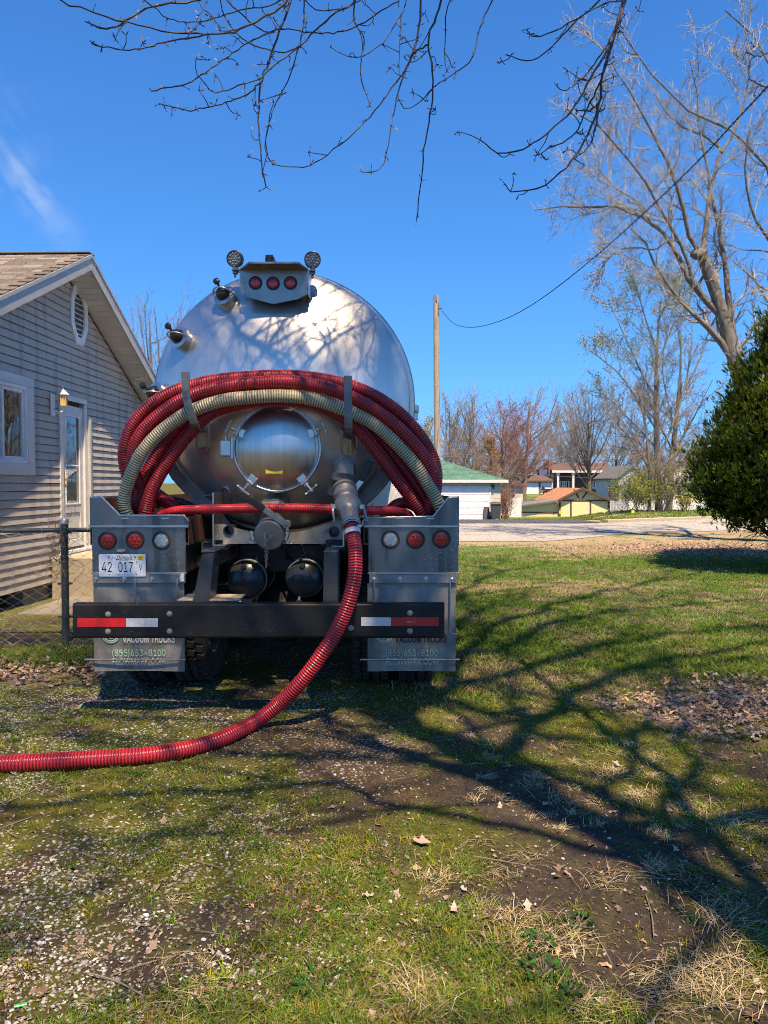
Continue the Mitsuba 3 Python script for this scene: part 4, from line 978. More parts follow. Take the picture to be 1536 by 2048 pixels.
pK = [(768, 1040), (790, 1012), (815, 1006), (838, 1018), (850, 1040)]
rack('red_hose', pK, 5.62, 0.045, (RED, REDG), 'smooth bright red hose bend lying in the right tray', (0, 0.1, -0.1), (0, 0.1, -0.1), smooth_from=(0, 1), seed=9)

# the discharge hose: from the coupler down to the ground and off to the left
pG = [(702.5, 1050, 4.735), (707, 1075, 4.69), (710.5, 1105, 4.655), (709.5, 1150, 4.62), (701, 1192, 4.61), (687, 1232, 4.61), (668, 1270, 4.61), (645, 1306, 4.60)]
P = [px(*q) for q in pG]
for x, y in ((618, 1344), (588, 1379), (552, 1413), (508, 1445), (455, 1472), (390, 1494), (300, 1509.5), (200, 1517), (100, 1522.5), (0, 1528), (-110, 1533), (-260, 1540)):
    t = np.clip((y - 1306) / (1450 - 1306), 0, 1)**2.5
    Yg = 4.60
    for _ in range(12):                     # the depth at which the hose's axis lies one radius above the ground, reached gradually
        q = px(x, y, Yg)
        Yground = (1.5 - (0.047 + float(ground_z(q[0], Yg)))) / ((1.5 - q[2]) / Yg)
        Yg = 4.60 * (1 - t) + min(Yground, 4.74) * t
    P.append(px(x, y, Yg))
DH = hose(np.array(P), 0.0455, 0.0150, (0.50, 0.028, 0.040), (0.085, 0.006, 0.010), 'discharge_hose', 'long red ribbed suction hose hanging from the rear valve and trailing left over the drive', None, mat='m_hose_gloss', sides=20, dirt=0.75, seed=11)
CO = thing('hose_coupler', 'grey cast cam lock coupler joining the red suction hose to the rear valve', 'coupler')
c0, c1 = px(694.5, 1006, 4.885), px(702.5, 1049, 4.735)
ca = unit(c1 - c0)
part(CO, 'body', lathe([(0.055, 0.0), (0.083, 0.004), (0.087, 0.02), (0.087, 0.05), (0.078, 0.062), (0.066, 0.075), (0.058, 0.10), (0.056, 0.165), (0.061, 0.170), (0.061, 0.185), (0.054, 0.19), (0.045, 0.20)], c0, ca, 40), 'm_cast', smooth=35)
for s in (-1, 1):
    e = c0 + ca * 0.035 + np.array([s * 0.088, -0.01, 0])
    part(CO, 'cam_arm', cat([bxr(e + ca * 0.045 + [s * 0.012, 0, 0], (0.015, 0.022, 0.13), align(ca), 0.005), cyl(e + [0, -0.03, 0], e + [0, 0.03, 0], 0.016, n=12), torus(e + ca * 0.12 + [s * 0.012, -0.01, 0], (1, 0.3, 0.2), 0.015, 0.003, 18, 6)]), 'm_bright', smooth=30)
part(CO, 'hose_band', lathe([(0.047, 0.0), (0.0495, 0.002), (0.0495, 0.03), (0.047, 0.032)], c1 + ca * 0.045, unit(P[2] - P[0]), 30), 'm_band', smooth=30)
part(CO, 'hose_clamp', cat([torus(c1 + ca * 0.005, ca, 0.058, 0.004, 40, 6), torus(c1 + ca * 0.02, ca, 0.054, 0.004, 40, 6), bxr(c1 + ca * 0.01 + [0.05, -0.035, 0], (0.03, 0.02, 0.02))]), 'm_bright', smooth=30)
# ---------------------------------------------------------------- the house on the left
HO = thing('house', 'single storey house with grey lap siding and a gable end on the left', 'house')
_ct, _st = math.cos(math.atan(0.03)), math.sin(math.atan(0.03))
HM = np.array([[_st, _ct, 0], [_ct, -_st, 0], [0, 0, 1.0]]).T       # columns: along the wall, outward, up
HM = np.stack([[_st, _ct, 0], [_ct, -_st, 0], [0, 0, 1.0]], 1)
HO0 = np.array([-4.737, 0, 0])


def wall_at(x):
    """Along-wall coordinate of the wall point in the photograph's column x."""
    Y = -4.737 / ((x - CX) / F - 0.03)
    return Y / _ct


def wall_z(x, y):
    Y = wall_at(x) * _ct
    return px(x, y, Y)[2]


def H(m, out=0.0):
    """From house space (along, outward, up) to the world."""
    v = np.asarray(m[0], float) + [0, out, 0]
    return v @ HM.T + HO0, m[1][:, ::-1]


def hbx(a0, a1, o0, o1, z0, z1, b=0.004):
    return H(bx((a0, o0, z0), (a1, o1, z1), b))


AP, SL, HALF, OV = 10.7, 0.478, 3.95, 0.40
ZAP = 4.66
Z0 = 0.205
gable = Polygon([(AP - HALF, Z0), (AP + HALF, Z0), (AP + HALF, ZAP - 0.24 - SL * HALF), (AP, ZAP - 0.24), (AP - HALF, ZAP - 0.24 - SL * HALF)])
wx0, wx1 = wall_at(-42), wall_at(66)
wz0, wz1 = wall_z(66, 951), wall_z(66, 758)
dx0, dx1 = wall_at(120), wall_at(171)
dz0, dz1 = wall_z(145, 1096), wall_z(145, 803)
vent_c = (wall_at(160), wall_z(160, 629))
vent = Polygon([(vent_c[0] + 0.27 * math.sin(a) * (1 if abs(math.cos(a)) < 0.5 else 1.0), vent_c[1] + 0.44 * math.cos(a)) for a in np.radians([22.5 + 45 * k for k in range(8)])])
holes = unary_union([sbox(wx0, wz0, wx1, wz1), sbox(dx0, dz0 - 0.6, dx1, dz1), vent])
WL = part(HO, 'wall', H(prism(gable.difference(unary_union([sbox(wx0, wz0, wx1, wz1), sbox(dx0, dz0, dx1, dz1)])), 0.10, np.array([[1, 0, 0], [0, 0, 1], [0, 1, 0.0]]), (0, -0.10, 0))), 'm_wall_gap')
face = gable.difference(holes)
zc = Z0
COURSE = 0.101
while zc < ZAP - 0.3:
    strip = face.intersection(sbox(0, zc + 0.009, 30, zc + COURSE))
    for g in getattr(strip, 'geoms', [strip]):
        if g.geom_type != 'Polygon' or g.area < 0.002:
            continue
        v2, f2 = trimesh.creation.triangulate_polygon(g.buffer(0), engine='earcut')
        # lap profile: the lower edge stands proud and casts the course's shadow line
        tt = (v2[:, 1] - zc) / COURSE
        o = 0.025 - 0.020 * tt
        n = len(v2)
        fr = np.stack([v2[:, 0], o, v2[:, 1]], 1)
        f2 = np.asarray(f2)
        w0 = np.cross(fr[f2[:, 1]] - fr[f2[:, 0]], fr[f2[:, 2]] - fr[f2[:, 0]])[:, 1]
        f2 = np.where((w0 < 0)[:, None], f2[:, ::-1], f2)
        x0, _, x1, _ = g.bounds
        low = v2[np.abs(v2[:, 1] - zc - 0.009) < 1e-4]
        m = [(fr, f2)]
        if len(low) > 1:
            a, b = low[:, 0].min(), low[:, 0].max()
            zl = zc + 0.009
            m.append((np.array([(a, -0.0, zl), (b, -0.0, zl), (b, 0.022, zl), (a, 0.022, zl)]), np.array([[0, 1, 2], [0, 2, 3]])))
        mm = cat(m)
        wv = mm[0] @ HM.T + HO0
        part(WL, 'siding_board', (wv, mm[1][:, ::-1]), 'm_siding')
    zc += COURSE
# foundation, side and back walls
part(HO, 'foundation', cat([hbx(AP - HALF + .05, wall_at(-5), -0.25, -0.03, -0.3, Z0), hbx(wall_at(48), AP + HALF - .05, -0.25, -0.03, -0.3, Z0), hbx(wall_at(-5), wall_at(48), -0.9, -0.8, -0.3, Z0)]), 'm_foundation')
part(HO, 'side_wall', cat([hbx(AP - HALF, AP - HALF + 0.1, -8.0, -0.102, -0.2, ZAP - .3 - SL * HALF)]), 'm_siding')
part(HO, 'rear_wall', cat([hbx(AP + HALF - 0.1, AP + HALF, -8.0, -0.1, -0.2, ZAP - .3 - SL * HALF)]), 'm_siding')

# roof: two slabs, fascia, soffit, shingles
RF = None
for s, nm in ((-1, 'near'), (1, 'far')):
    e = HALF + 0.45
    q = [(AP, ZAP - 0.012), (AP + s * e, ZAP - 0.012 - SL * e), (AP + s * e, ZAP - 0.06 - SL * e), (AP, ZAP - 0.06)]
    m = H(prism(Polygon(q), 8.0 + OV - 0.02, np.array([[1, 0, 0], [0, 0, 1], [0, 1, 0.0]]), (0, -8.0, 0)))
    r = part(HO, 'roof', m, 'm_shingle_1')
    RF = RF or r
    # rake board with its shadow mould, soffit panels
    ln = math.hypot(e, SL * e)
    d = np.array([s * e, 0, -SL * e]) / ln
    up = np.array([SL * s * 0 + d[2] * -s * 0, 0, 0])
    nrm = unit(np.array([s * SL, 0, 1.0]))
    a = np.array([AP, 0, ZAP - 0.004])
    for (t0, t1, w0, w1, o0, o1, name, mat) in ((0.0, ln, -0.185, -0.002, OV - 0.022, OV, 'rake_board', 'm_trim'), (0.0, ln, -0.035, 0.006, OV, OV + 0.014, 'drip_edge', 'm_trim')):
        c = [a + d * t0 + nrm * w0, a + d * t1 + nrm * w0, a + d * t1 + nrm * w1, a + d * t0 + nrm * w1]
        c[0] = a + np.array([0, 0, w0 / nrm[2]]); c[3] = a + np.array([0, 0, w1 / nrm[2]])
        poly = Polygon([(p[0], p[2]) for p in c])
        part(HO, name, H(prism(poly, o1 - o0, np.array([[1, 0, 0], [0, 0, 1], [0, 1, 0.0]]), (0, o0, 0))), mat)
    k = 0.0
    while k < ln - 0.02:
        k1 = min(k + 0.125, ln)
        p0, p1 = a + d * k + nrm * -0.165, a + d * (k1 - 0.008) + nrm * -0.165
        poly = Polygon([(p0[0], p0[2]), (p1[0], p1[2]), (p1[0] + nrm[0] * 0.012, p1[2] + nrm[2] * 0.012), (p0[0] + nrm[0] * 0.012, p0[2] + nrm[2] * 0.012)])
        part(HO, 'soffit_panel', H(prism(poly, OV - 0.03, np.array([[1, 0, 0], [0, 0, 1], [0, 1, 0.0]]), (0, 0.002, 0))), 'm_soffit')
        k = k1
    rs = np.random.default_rng(3)
    if s < 0:
        row, t = 0, 0.0
        while t < 3.5:
            o = OV + 0.01 - (row % 2) * 0.14
            first = True
            while o > -1.65:
                w = 0.145 + rs.uniform(-0.02, 0.02) if first and row % 2 else 0.29 + rs.uniform(-0.05, 0.05)
                lift = rs.uniform(0, 0.004)
                c = a + d * (t + 0.06) + nrm * (0.012 + lift)
                M = np.stack([d, [0, 1, 0], nrm], 1)
                m = bxr(c + np.array([0, (o + (OV + .01 if first else o)) / 2 * 0 + o - w / 2, 0]), (0.128, w - 0.008, 0.009 + rs.uniform(0, 0.006)), M @ rot((0, 1, 0), 2.2), 0.002)
                part(RF, 'shingle', H(m), f'm_shingle_{rs.integers(4)}')
                o -= w
                first = False
            row += 1
            t += 0.112
part(HO, 'ridge_cap', H(bx((AP - 0.09, -8, ZAP + 0.002), (AP + 0.09, OV + 0.01, ZAP + 0.02), 0.008)), 'm_shingle_3')

# gable vent
vf = part(HO, 'gable_vent', H(prism(vent.buffer(0.03, join_style=2).difference(vent.buffer(-0.075, join_style=2)), 0.03, np.array([[1, 0, 0], [0, 0, 1], [0, 1, 0.0]]), (0, 0.006, 0))), 'm_white')
part(vf, 'backing', H(prism(vent.buffer(-0.06, join_style=2), 0.01, np.array([[1, 0, 0], [0, 0, 1], [0, 1, 0.0]]), (0, -0.02, 0))), 'm_inside')
inner = vent.buffer(-0.075, join_style=2)
for k in range(9):
    z = vent_c[1] - 0.29 + k * 0.072
    sl = inner.intersection(sbox(0, z, 30, z + 0.02))
    if sl.is_empty:
        continue
    a0, _, a1, _ = sl.bounds
    m = bxr(((a0 + a1) / 2, 0.012, z + 0.01), (a1 - a0, 0.055, 0.008), rot((1, 0, 0), -38), 0.002)
    part(vf, 'louvre', H(m), 'm_white')

# window, with wide trim, sliding sashes, glass
WN = part(HO, 'window', cat([hbx(wx0, wx0 + 0.13, 0.0, 0.035, wz0, wz1), hbx(wx1 - 0.16, wx1, 0.0, 0.035, wz0 + 0.14, wz1 - 0.12), hbx(wx0 + .131, wx1, 0.0, 0.035, wz1 - 0.119, wz1), hbx(wx0 + .131, wx1, 0.0, 0.04, wz0, wz0 + 0.139)]), 'm_window_trim')
ia, ib, iz0, iz1 = wx0 + 0.13, wx1 - 0.16, wz0 + 0.14, wz1 - 0.12
fw = 0.045
part(WN, 'frame', cat([hbx(ia, ib, -0.05, 0.028, iz0, iz0 + fw), hbx(ia, ib, -0.05, 0.028, iz1 - fw, iz1), hbx(ib - fw, ib, -0.05, 0.028, iz0 + fw, iz1 - fw), hbx(ia, ia + fw, -0.05, 0.028, iz0 + fw, iz1 - fw)]), 'm_white')
ms = (ia + ib) / 2 - 0.08
part(WN, 'sash', cat([hbx(ms - 0.02, ms + 0.025, -0.04, 0.012, iz0 + fw, iz1 - fw), hbx(ms + .025, ib - fw, -0.035, 0.006, iz0 + fw, iz0 + fw + 0.04), hbx(ms + .025, ib - fw, -0.035, 0.006, iz1 - fw - 0.04, iz1 - fw), hbx(ib - fw - 0.035, ib - fw, -0.035, 0.006, iz0 + fw + .04, iz1 - fw - .04)]), 'm_white')
qd = lambda a0, a1, o, z0, z1: H((np.array([(a0, o, z0), (a1, o, z0), (a1, o, z1), (a0, o, z1)]), np.array([[0, 1, 2], [0, 2, 3]])))
part(WN, 'pane', qd(ms + 0.02, ib - fw - 0.03, -0.018, iz0 + fw + .03, iz1 - fw - .03), 'm_pane')
part(WN, 'pane', qd(ia + fw, ms - 0.02, -0.035, iz0 + fw, iz1 - fw), 'm_pane')
part(WN, 'room', cat([hbx(ia - .3, ib + .3, -1.2, -1.15, iz0 - .4, iz1 + .3), hbx(ia - .3, ib + .3, -1.15, -0.11, iz0 - .4, iz0 - .35), hbx(ia - .3, ib + .3, -1.15, -0.11, iz1 + .25, iz1 + .3), hbx(ib + .25, ib + .3, -1.15, -0.11, iz0 - .35, iz1 + .25), hbx(ia - .3, ia - .25, -1.15, -0.11, iz0 - .35, iz1 + .25)]), 'm_inside')
cu = np.linspace(ms + 0.15, ib - 0.02, 40)
cz = np.array([iz0, iz1])
g = np.array([[(c, -0.16 + 0.018 * math.sin(c * 70), z) for z in cz] for c in cu]).reshape(-1, 3)
part(WN, 'curtain', H((g, np.array([[2 * i, 2 * i + 2, 2 * i + 3, 2 * i + 1] for i in range(39)]))), {'type': 'twosided', 'bsdf': {'type': 'diffuse', 'reflectance': rgb(0.10, 0.10, 0.10)}}) if False else None

# storm door with its casing
DR = part(HO, 'door', cat([hbx(dx0 + 0.07, dx1 - 0.07, -0.06, -0.04, dz0, dz0 + 0.62), hbx(dx0 + 0.07, dx0 + 0.07 + 0.11, -0.035, 0.0, dz0 + 0.02, dz1 - 0.06), hbx(dx1 - 0.07 - 0.11, dx1 - 0.07, -0.035, 0.0, dz0 + 0.02, dz1 - 0.06),
                           hbx(dx0 + .181, dx1 - .181, -0.035, 0.0, dz1 - 0.20, dz1 - 0.06), hbx(dx0 + .181, dx1 - .181, -0.035, 0.0, dz0 + 0.50, dz0 + 0.62), hbx(dx0 + .181, dx1 - .181, -0.035, 0.0, dz0 + 0.02, dz0 + 0.12)]), 'm_window_trim', label='pale storm door with tall glass beside the wall lantern')
part(HO, 'door_casing', cat([hbx(dx0 - 0.03, dx0 + 0.065, -0.05, 0.03, dz0 - .02, dz1), hbx(dx1 - 0.065, dx1 + 0.03, -0.05, 0.03, dz0 - .02, dz1), hbx(dx0 - 0.03, dx1 + 0.03, -0.05, 0.034, dz1, dz1 + 0.07)]), 'm_window_trim')
part(DR, 'panel', hbx(dx0 + 0.20, dx1 - 0.20, -0.03, -0.012, dz0 + 0.13, dz0 + 0.49, 0.012), 'm_window_trim')
part(DR, 'pane', qd(dx0 + 0.18, dx1 - 0.18, -0.018, dz0 + 0.62, dz1 - 0.20), 'm_pane')
part(DR, 'glazing_bead', cat([hbx(dx0 + .178, dx0 + .20, -0.01, 0.008, dz0 + 0.615, dz1 - 0.195), hbx(dx1 - .20, dx1 - .178, -0.01, 0.008, dz0 + 0.615, dz1 - 0.195), hbx(dx0 + .20, dx1 - .20, -0.01, 0.008, dz0 + 0.615, dz0 + 0.637), hbx(dx0 + .20, dx1 - .20, -0.01, 0.008, dz1 - 0.217, dz1 - 0.195), hbx(dx0 + .20, dx1 - .20, -0.03, -0.008, dz0 + 1.16, dz0 + 1.18)]), 'm_white')
part(DR, 'inner_door', hbx(dx0 + 0.03, dx1 - 0.03, -0.16, -0.12, dz0, dz1), 'm_far_dark')
part(DR, 'handle', cat([H(cyl((dx0 + 0.125, 0.0, dz0 + 0.97), (dx0 + 0.125, 0.055, dz0 + 0.97), 0.012, n=10)), H(bx((dx0 + 0.115, 0.045, dz0 + 0.96), (dx0 + 0.235, 0.062, dz0 + 0.98))), hbx(dx0 + 0.10, dx0 + 0.15, 0.0, 0.008, dz0 + 0.86, dz0 + 1.08)]), 'm_brass', smooth=30)
part(DR, 'sill', hbx(dx0 - 0.06, dx1 + 0.06, -0.05, 0.07, dz0 - 0.06, dz0 - 0.021), 'm_white')
part(HO, 'downspout', cat([hbx(dx1 + 0.035, dx1 + 0.10, 0.02, 0.07, 0.1, dz1 - .2)]), 'm_trim')

# wall lantern
LN = thing('wall_lantern', 'white carriage lantern with amber glass mounted left of the storm door', 'lantern')
la = (wall_at(103), wall_z(103, 803))
lc = np.array([la[0] + 0.0, 0.17, la[1] + 0.03])
part(LN, 'back_plate', hbx(la[0] - 0.055, la[0] + 0.055, 0.02, 0.045, la[1] - 0.19, la[1] + 0.10, 0.015), 'm_white')
part(LN, 'arm', H(tube(spline([(la[0], 0.04, la[1] - 0.10), (la[0], 0.10, la[1] - 0.14), (la[0], 0.165, la[1] - 0.13), (la[0], 0.17, la[1] - 0.07)], 14)[0], 0.014, 10)), 'm_white', smooth=True)
part(LN, 'glass', H(lathe([(0.045, -0.085), (0.068, 0.05), (0.0, 0.052)], lc, (0, 0, 1), 6)), 'm_amber')
part(LN, 'cage', H(cat([tube([lc + [0.046 * math.cos(a), 0.046 * math.sin(a), -0.088], lc + [0.071 * math.cos(a), 0.071 * math.sin(a), 0.055]], 0.005, 6) for a in np.arange(6) * math.pi / 3] + [lathe([(0, -0.10), (0.04, -0.10), (0.055, -0.085), (0.02, -0.083)], lc, (0, 0, 1), 12), lathe([(0.0, -0.16), (0.012, -0.15), (0.012, -0.10)], lc, (0, 0, 1), 10)])), 'm_white')
part(LN, 'cap', H(lathe([(0.0, 0.05), (0.085, 0.05), (0.088, 0.06), (0.06, 0.085), (0.03, 0.12), (0.012, 0.13), (0.014, 0.145), (0.004, 0.165), (0, 0.175)], lc, (0, 0, 1), 18)), 'm_white', smooth=30)

# concrete steps
ST = thing('door_steps', 'tan concrete steps below the storm door', 'steps')
zt = dz0 - 0.07
part(ST, 'landing', hbx(dx0 - 0.35, dx1 + 0.3, 0.03, 1.0, -0.1, zt, 0.012), 'm_concrete')
part(ST, 'tread', hbx(dx0 - 0.30, dx1 + 0.3, 1.001, 1.32, -0.1, zt * 0.62, 0.012), 'm_concrete')
part(ST, 'tread', hbx(dx0 - 0.30, dx1 + 0.3, 1.321, 1.64, -0.1, zt * 0.30, 0.012), 'm_concrete')
part(ST, 'path_slab', hbx(dx0 - 1.7, dx0 - 0.36, 0.25, 1.05, -0.1, 0.028, 0.012), 'm_foundation')

# ---------------------------------------------------------------- chain link fence
FE = thing('chain_link_fence', 'low chain link fence with a dark post between the house and the truck', 'fence')
fp = px(132, 1290, 7.2)
fz = px(132, 1042, 7.2)[2]
fp[2] = -0.05
left_end, right_end = np.array([-4.72, 7.02]), np.array([-2.55, 7.42])
post = part(FE, 'post', cat([cyl(fp, (fp[0], fp[1], fz), 0.034, n=24)]), 'm_fence', smooth=30)
part(post, 'post_cap', lathe([(0.036, -0.03), (0.042, -0.025), (0.042, 0.0), (0.03, 0.022), (0, 0.03)], (fp[0], fp[1], fz), (0, 0, 1), 24), 'm_wire', smooth=40)
for z in (fz - 0.12, fz - 0.60, 0.25):
    part(post, 'tension_band', cat([lathe([(0.036, 0), (0.040, 0.002), (0.040, 0.022), (0.036, 0.024)], (fp[0], fp[1], z), (0, 0, 1), 24), bxr((fp[0] - 0.05, fp[1] - .01, z + 0.012), (0.03, 0.008, 0.022)), bxr((fp[0] + 0.05, fp[1] + .01, z + 0.012), (0.03, 0.008, 0.022))]), 'm_fence', smooth=30)
rz = fz - 0.085
for k, e in enumerate((left_end, right_end)):
    part(FE, 'top_rail', cyl((fp[0], fp[1], rz), (e[0], e[1], rz - 0.008), 0.021, n=16), 'm_fence', smooth=30)
    L = np.linalg.norm(e - fp[:2])
    dr2 = (e - fp[:2]) / L
    p, q = 0.073, 0.0455
    ms = []
    rw = np.random.default_rng(8 + k)
    for i in range(int(L / p)):
        kz = np.arange(int((rz + 0.01) / q) + 1)
        s = i * p + np.where((kz + i) % 2 == 0, 0, p) + 0.03
        P = np.stack([fp[0] + dr2[0] * s, fp[1] + dr2[1] * s + 0.006 * (-1.0)**(kz + i) - 0.030, kz * q + 0.0 + 0.0 * s], 1)
        sag2 = 0.012 * np.sin(s * 2.1 + k)
        P[:, 2] += sag2 + rw.normal(0, 0.0015, len(kz))
        P[:, 1] += 0.02 * np.sin(P[:, 2] * 3 + s)
        ms.append(tube(P, 0.0028, 4, caps=False))
    part(FE, 'wire_mesh', cat(ms), 'm_wire', kind='stuff')
    tw = []
    for i in range(7):
        s = 0.2 + i * 0.38
        if s < L:
            c = np.array([fp[0] + dr2[0] * s, fp[1] + dr2[1] * s, rz])
            tw.append(torus(c, (dr2[0], dr2[1], 0), 0.024, 0.0022, 14, 5))
    part(FE, 'rail_tie', cat(tw), 'm_wire', kind='stuff')
rv = np.random.default_rng(17)
ms = []
for k in range(46):
    s0 = fp + [rv.uniform(-0.13, 0.05), rv.uniform(-0.05, 0.03), fz - rv.uniform(-0.0, 0.5)]
    s0[2] = fz - rv.uniform(0.02, 0.42)
    d = rv.normal(size=3) * [0.09, 0.05, 0.12]
    d2 = rv.normal(size=3) * [0.10, 0.05, 0.12] + [0, 0, -0.04]
    ms.append(tube(spline([s0, s0 + d, s0 + d + d2 * 0.7, s0 + d2 + [0, 0, -0.05]], 9)[0], 0.0024, 4))
obj('dead_vine', cat(ms), 'm_vine', 'tangle of dead vine stems clinging to the fence post', 'vine', kind=None)
# ---------------------------------------------------------------- utility pole and wires
UP = thing('utility_pole', 'weathered wooden utility pole standing beyond the truck near the road', 'pole')
pt, pb = px(872, 591, 35), px(876, 1040, 35)
gz = float(ground_z(pb[0], 35))
zz_ = np.linspace(0, 1, 14)[:, None]
part(UP, 'pole', tube(np.array([pb[0], 35, gz - 0.1]) * (1 - zz_) + np.array([pt[0], 35, pt[2]]) * zz_, np.linspace(0.165, 0.115, 14), 20), 'm_pole', smooth=35)
part(UP, 'insulator', cat([cyl((pt[0] + .11, 34.9, pt[2] - 0.6), (pt[0] + .26, 34.85, pt[2] - 0.6), 0.05, n=12), bx((pt[0] - .02, 34.84, pt[2] - 0.3), (pt[0] + 0.05, 34.89, pt[2] - 0.02)), bx((pt[0] + .09, 34.86, pt[2] - 0.85), (pt[0] + .15, 34.92, pt[2] - 0.35))]), 'm_cable_far')
wire = [(884, 622, 34.8), (905, 645, 33.5), (930, 654, 31.5), (965, 652, 29), (1010, 638, 26.5), (1060, 612, 24), (1120, 570, 21.5), (1200, 505, 18.8), (1300, 415, 15.8), (1400, 318, 13.2), (1480, 232, 11.4), (1540, 168, 10.2), (1640, 60, 8.6), (1900, -220, 6.2)]
C, _ = spline([px(*q) for q in wire], 400)
t = np.arange(len(C)) * 1.3
tw = np.stack([np.cos(t), np.sin(t) * 0, np.sin(t)], 1)
obj('service_cable', cat([tube(C + tw * 0.008, 0.009, 5), tube(C - tw * 0.008, 0.007, 5)]), 'm_cable', 'twisted black service cable sagging from the utility pole up across the sky', 'cable', smooth=True)
for a, b, m, g in (((855, 913, 52), (1540, 905, 60), 914, 'upper'), ((855, 935, 50), (1540, 958, 55), 950, 'lower')):
    P = [px(*a), px((a[0] + b[0]) / 2, (a[1] + b[1]) / 2 + 10, (a[2] + b[2]) / 2), px(*b)]
    obj('street_cable', tube(spline(P, 60)[0], 0.016, 5), 'm_cable_far', f'thin {g} street cable running level across the far houses', 'cable', smooth=True)


# ---------------------------------------------------------------- far buildings
def at(x, y, Y):
    return px(x, y, Y)


def win(parent, x0, x1, y0, y1, Y, mat='m_far_dark', bars=0, frame='m_far_white', fw=0.09):
    a, b = at(x0, y1, Y), at(x1, y0, Y)
    w = part(parent, 'window', bx((a[0], Y - 0.02, a[2]), (b[0], Y + 0.05, b[2])), mat)
    part(w, 'frame', cat([bx((a[0] - fw, Y - 0.06, a[2] - fw), (b[0] + fw, Y + 0.02, a[2])), bx((a[0] - fw, Y - 0.06, b[2]), (b[0] + fw, Y + 0.02, b[2] + fw)), bx((a[0] - fw, Y - 0.06, a[2]), (a[0], Y + 0.02, b[2])), bx((b[0], Y - 0.06, a[2]), (b[0] + fw, Y + 0.02, b[2]))]
                          + [bx((a[0] + (b[0] - a[0]) * (k + 1) / (bars + 1) - fw / 2, Y - 0.05, a[2]), (a[0] + (b[0] - a[0]) * (k + 1) / (bars + 1) + fw / 2, Y + .02, b[2])) for k in range(bars)]), frame)
    return w


def gable_block(parent, x0, x1, y_e, y_b, x_a, y_a, Y, depth, wall, roof, over=0.35, th=0.14):
    """A block whose gable faces the road: walls, then two roof slopes with overhang."""
    a, b = at(x0, y_b, Y), at(x1, y_e, Y)
    ap = at(x_a, y_a, Y)
    zb = min(a[2], float(ground_z((a[0] + b[0]) / 2, Y)) - 0.2)
    w = part(parent, 'wall', prism(Polygon([(a[0], zb), (b[0], zb), (b[0], b[2]), (ap[0], ap[2] - th - .03), (a[0], b[2])]), depth, REAR, (0, Y + depth, 0)), wall)
    for s, e in ((-1, a[0]), (1, b[0])):
        sl = (ap[2] - b[2]) / abs(e - ap[0])
        xe = e + s * over
        ze = b[2] - sl * over
        part(parent, 'roof', prism(Polygon([(ap[0], ap[2]), (xe, ze), (xe, ze - th), (ap[0], ap[2] - th)]), depth + 2 * over, REAR, (0, Y + depth + over, 0)), roof)
    return w, zb


def hip_roof(parent, x0, x1, Y0, Y1, ze, zr, mat, over=0.5):
    x0, x1, Y0, Y1 = x0 - over, x1 + over, Y0 - over, Y1 + over
    h = min(x1 - x0, Y1 - Y0) / 2
    ym = (Y0 + Y1) / 2
    v = np.array([(x0, Y0, ze), (x1, Y0, ze), (x1, Y1, ze), (x0, Y1, ze), (x0 + h, ym, zr), (x1 - h, ym, zr), (x0, Y0, ze - .16), (x1, Y0, ze - .16), (x1, Y1, ze - .16), (x0, Y1, ze - .16)])
    f = [[0, 1, 5], [0, 5, 4], [1, 2, 5], [2, 3, 4], [2, 4, 5], [3, 0, 4]]
    return part(parent, 'roof', (v, np.array(f + [[6, 9, 8], [6, 8, 7]])), mat), v


# green-roofed garage
GA = thing('garage', 'beige garage with a green hip roof and a wide white door behind the truck', 'garage')
Y = 50.0
a, b = at(700, 1040, Y), at(1001, 965, Y)
zb = float(ground_z(4, Y)) - 0.3
part(GA, 'wall', bx((a[0], Y, zb), (b[0], Y + 7.5, b[2]), 0.01), 'm_beige')
rf, rv_ = hip_roof(GA, a[0], b[0], Y, Y + 7.5, at(0, 962, Y)[2] + .05, at(0, 918, Y + 3.5)[2], 'm_green_roof', 0.42)
part(GA, 'fascia', cat([bx((rv_[0][0], rv_[0][1] - 0.03, rv_[0][2] - 0.17), (rv_[1][0], rv_[0][1], rv_[0][2] + 0.02)), bx((rv_[1][0], rv_[1][1] - .03, rv_[1][2] - 0.17), (rv_[1][0] + 0.03, rv_[2][1], rv_[1][2] + 0.02))]), 'm_far_white')
for (x0, x1, y0) in ((880 - 52, 978, 976), (710, 806, 976)):
    p0, p1 = at(x0, 1036, Y), at(x1, y0, Y)
    dr_ = part(GA, 'garage_door', bx((p0[0] - .02, Y - 0.03, zb + 0.1), (p1[0] + 0.02, Y, p1[2] + .02)), 'm_far_white')
    for k in range(5):
        z0 = zb + 0.2 + k * (p1[2] - zb - 0.2) / 5
        part(dr_, 'panel', bx((p0[0], Y - 0.06, z0), (p1[0], Y - 0.02, z0 + (p1[2] - zb - 0.2) / 5 - 0.025), 0.015), 'm_door_white')
    part(dr_, 'casing', cat([bx((p0[0] - .13, Y - 0.08, zb), (p0[0], Y, p1[2] + .12)), bx((p1[0], Y - 0.08, zb), (p1[0] + .13, Y, p1[2] + .12)), bx((p0[0] - .05, Y - 0.078, p1[2] + .01), (p1[0] + .05, Y, p1[2] + .118))]), 'm_far_white')
c = at(985, 972, Y)
part(GA, 'wall_lamp', cat([bx(c + [-0.1, -0.2, -0.05], c + [0.1, 0, 0.1]), cyl(c + [0, -.15, -.05], c + [0.05, -.3, -.15], 0.06, n=10)]), 'm_far_dark')
for k in range(9):
    z0 = zb + 0.2 + k * 0.25
    part(GA, 'siding_board', bx((pX(979.5, Y) + .06, Y - 0.03 , z0), (b[0] + 0.01, Y + 0.0, z0 + 0.235), 0.012), 'm_beige')
WB = thing('wheelie_bin', 'dark grey wheeled refuse bin standing against the garage right of its white door', 'bin')
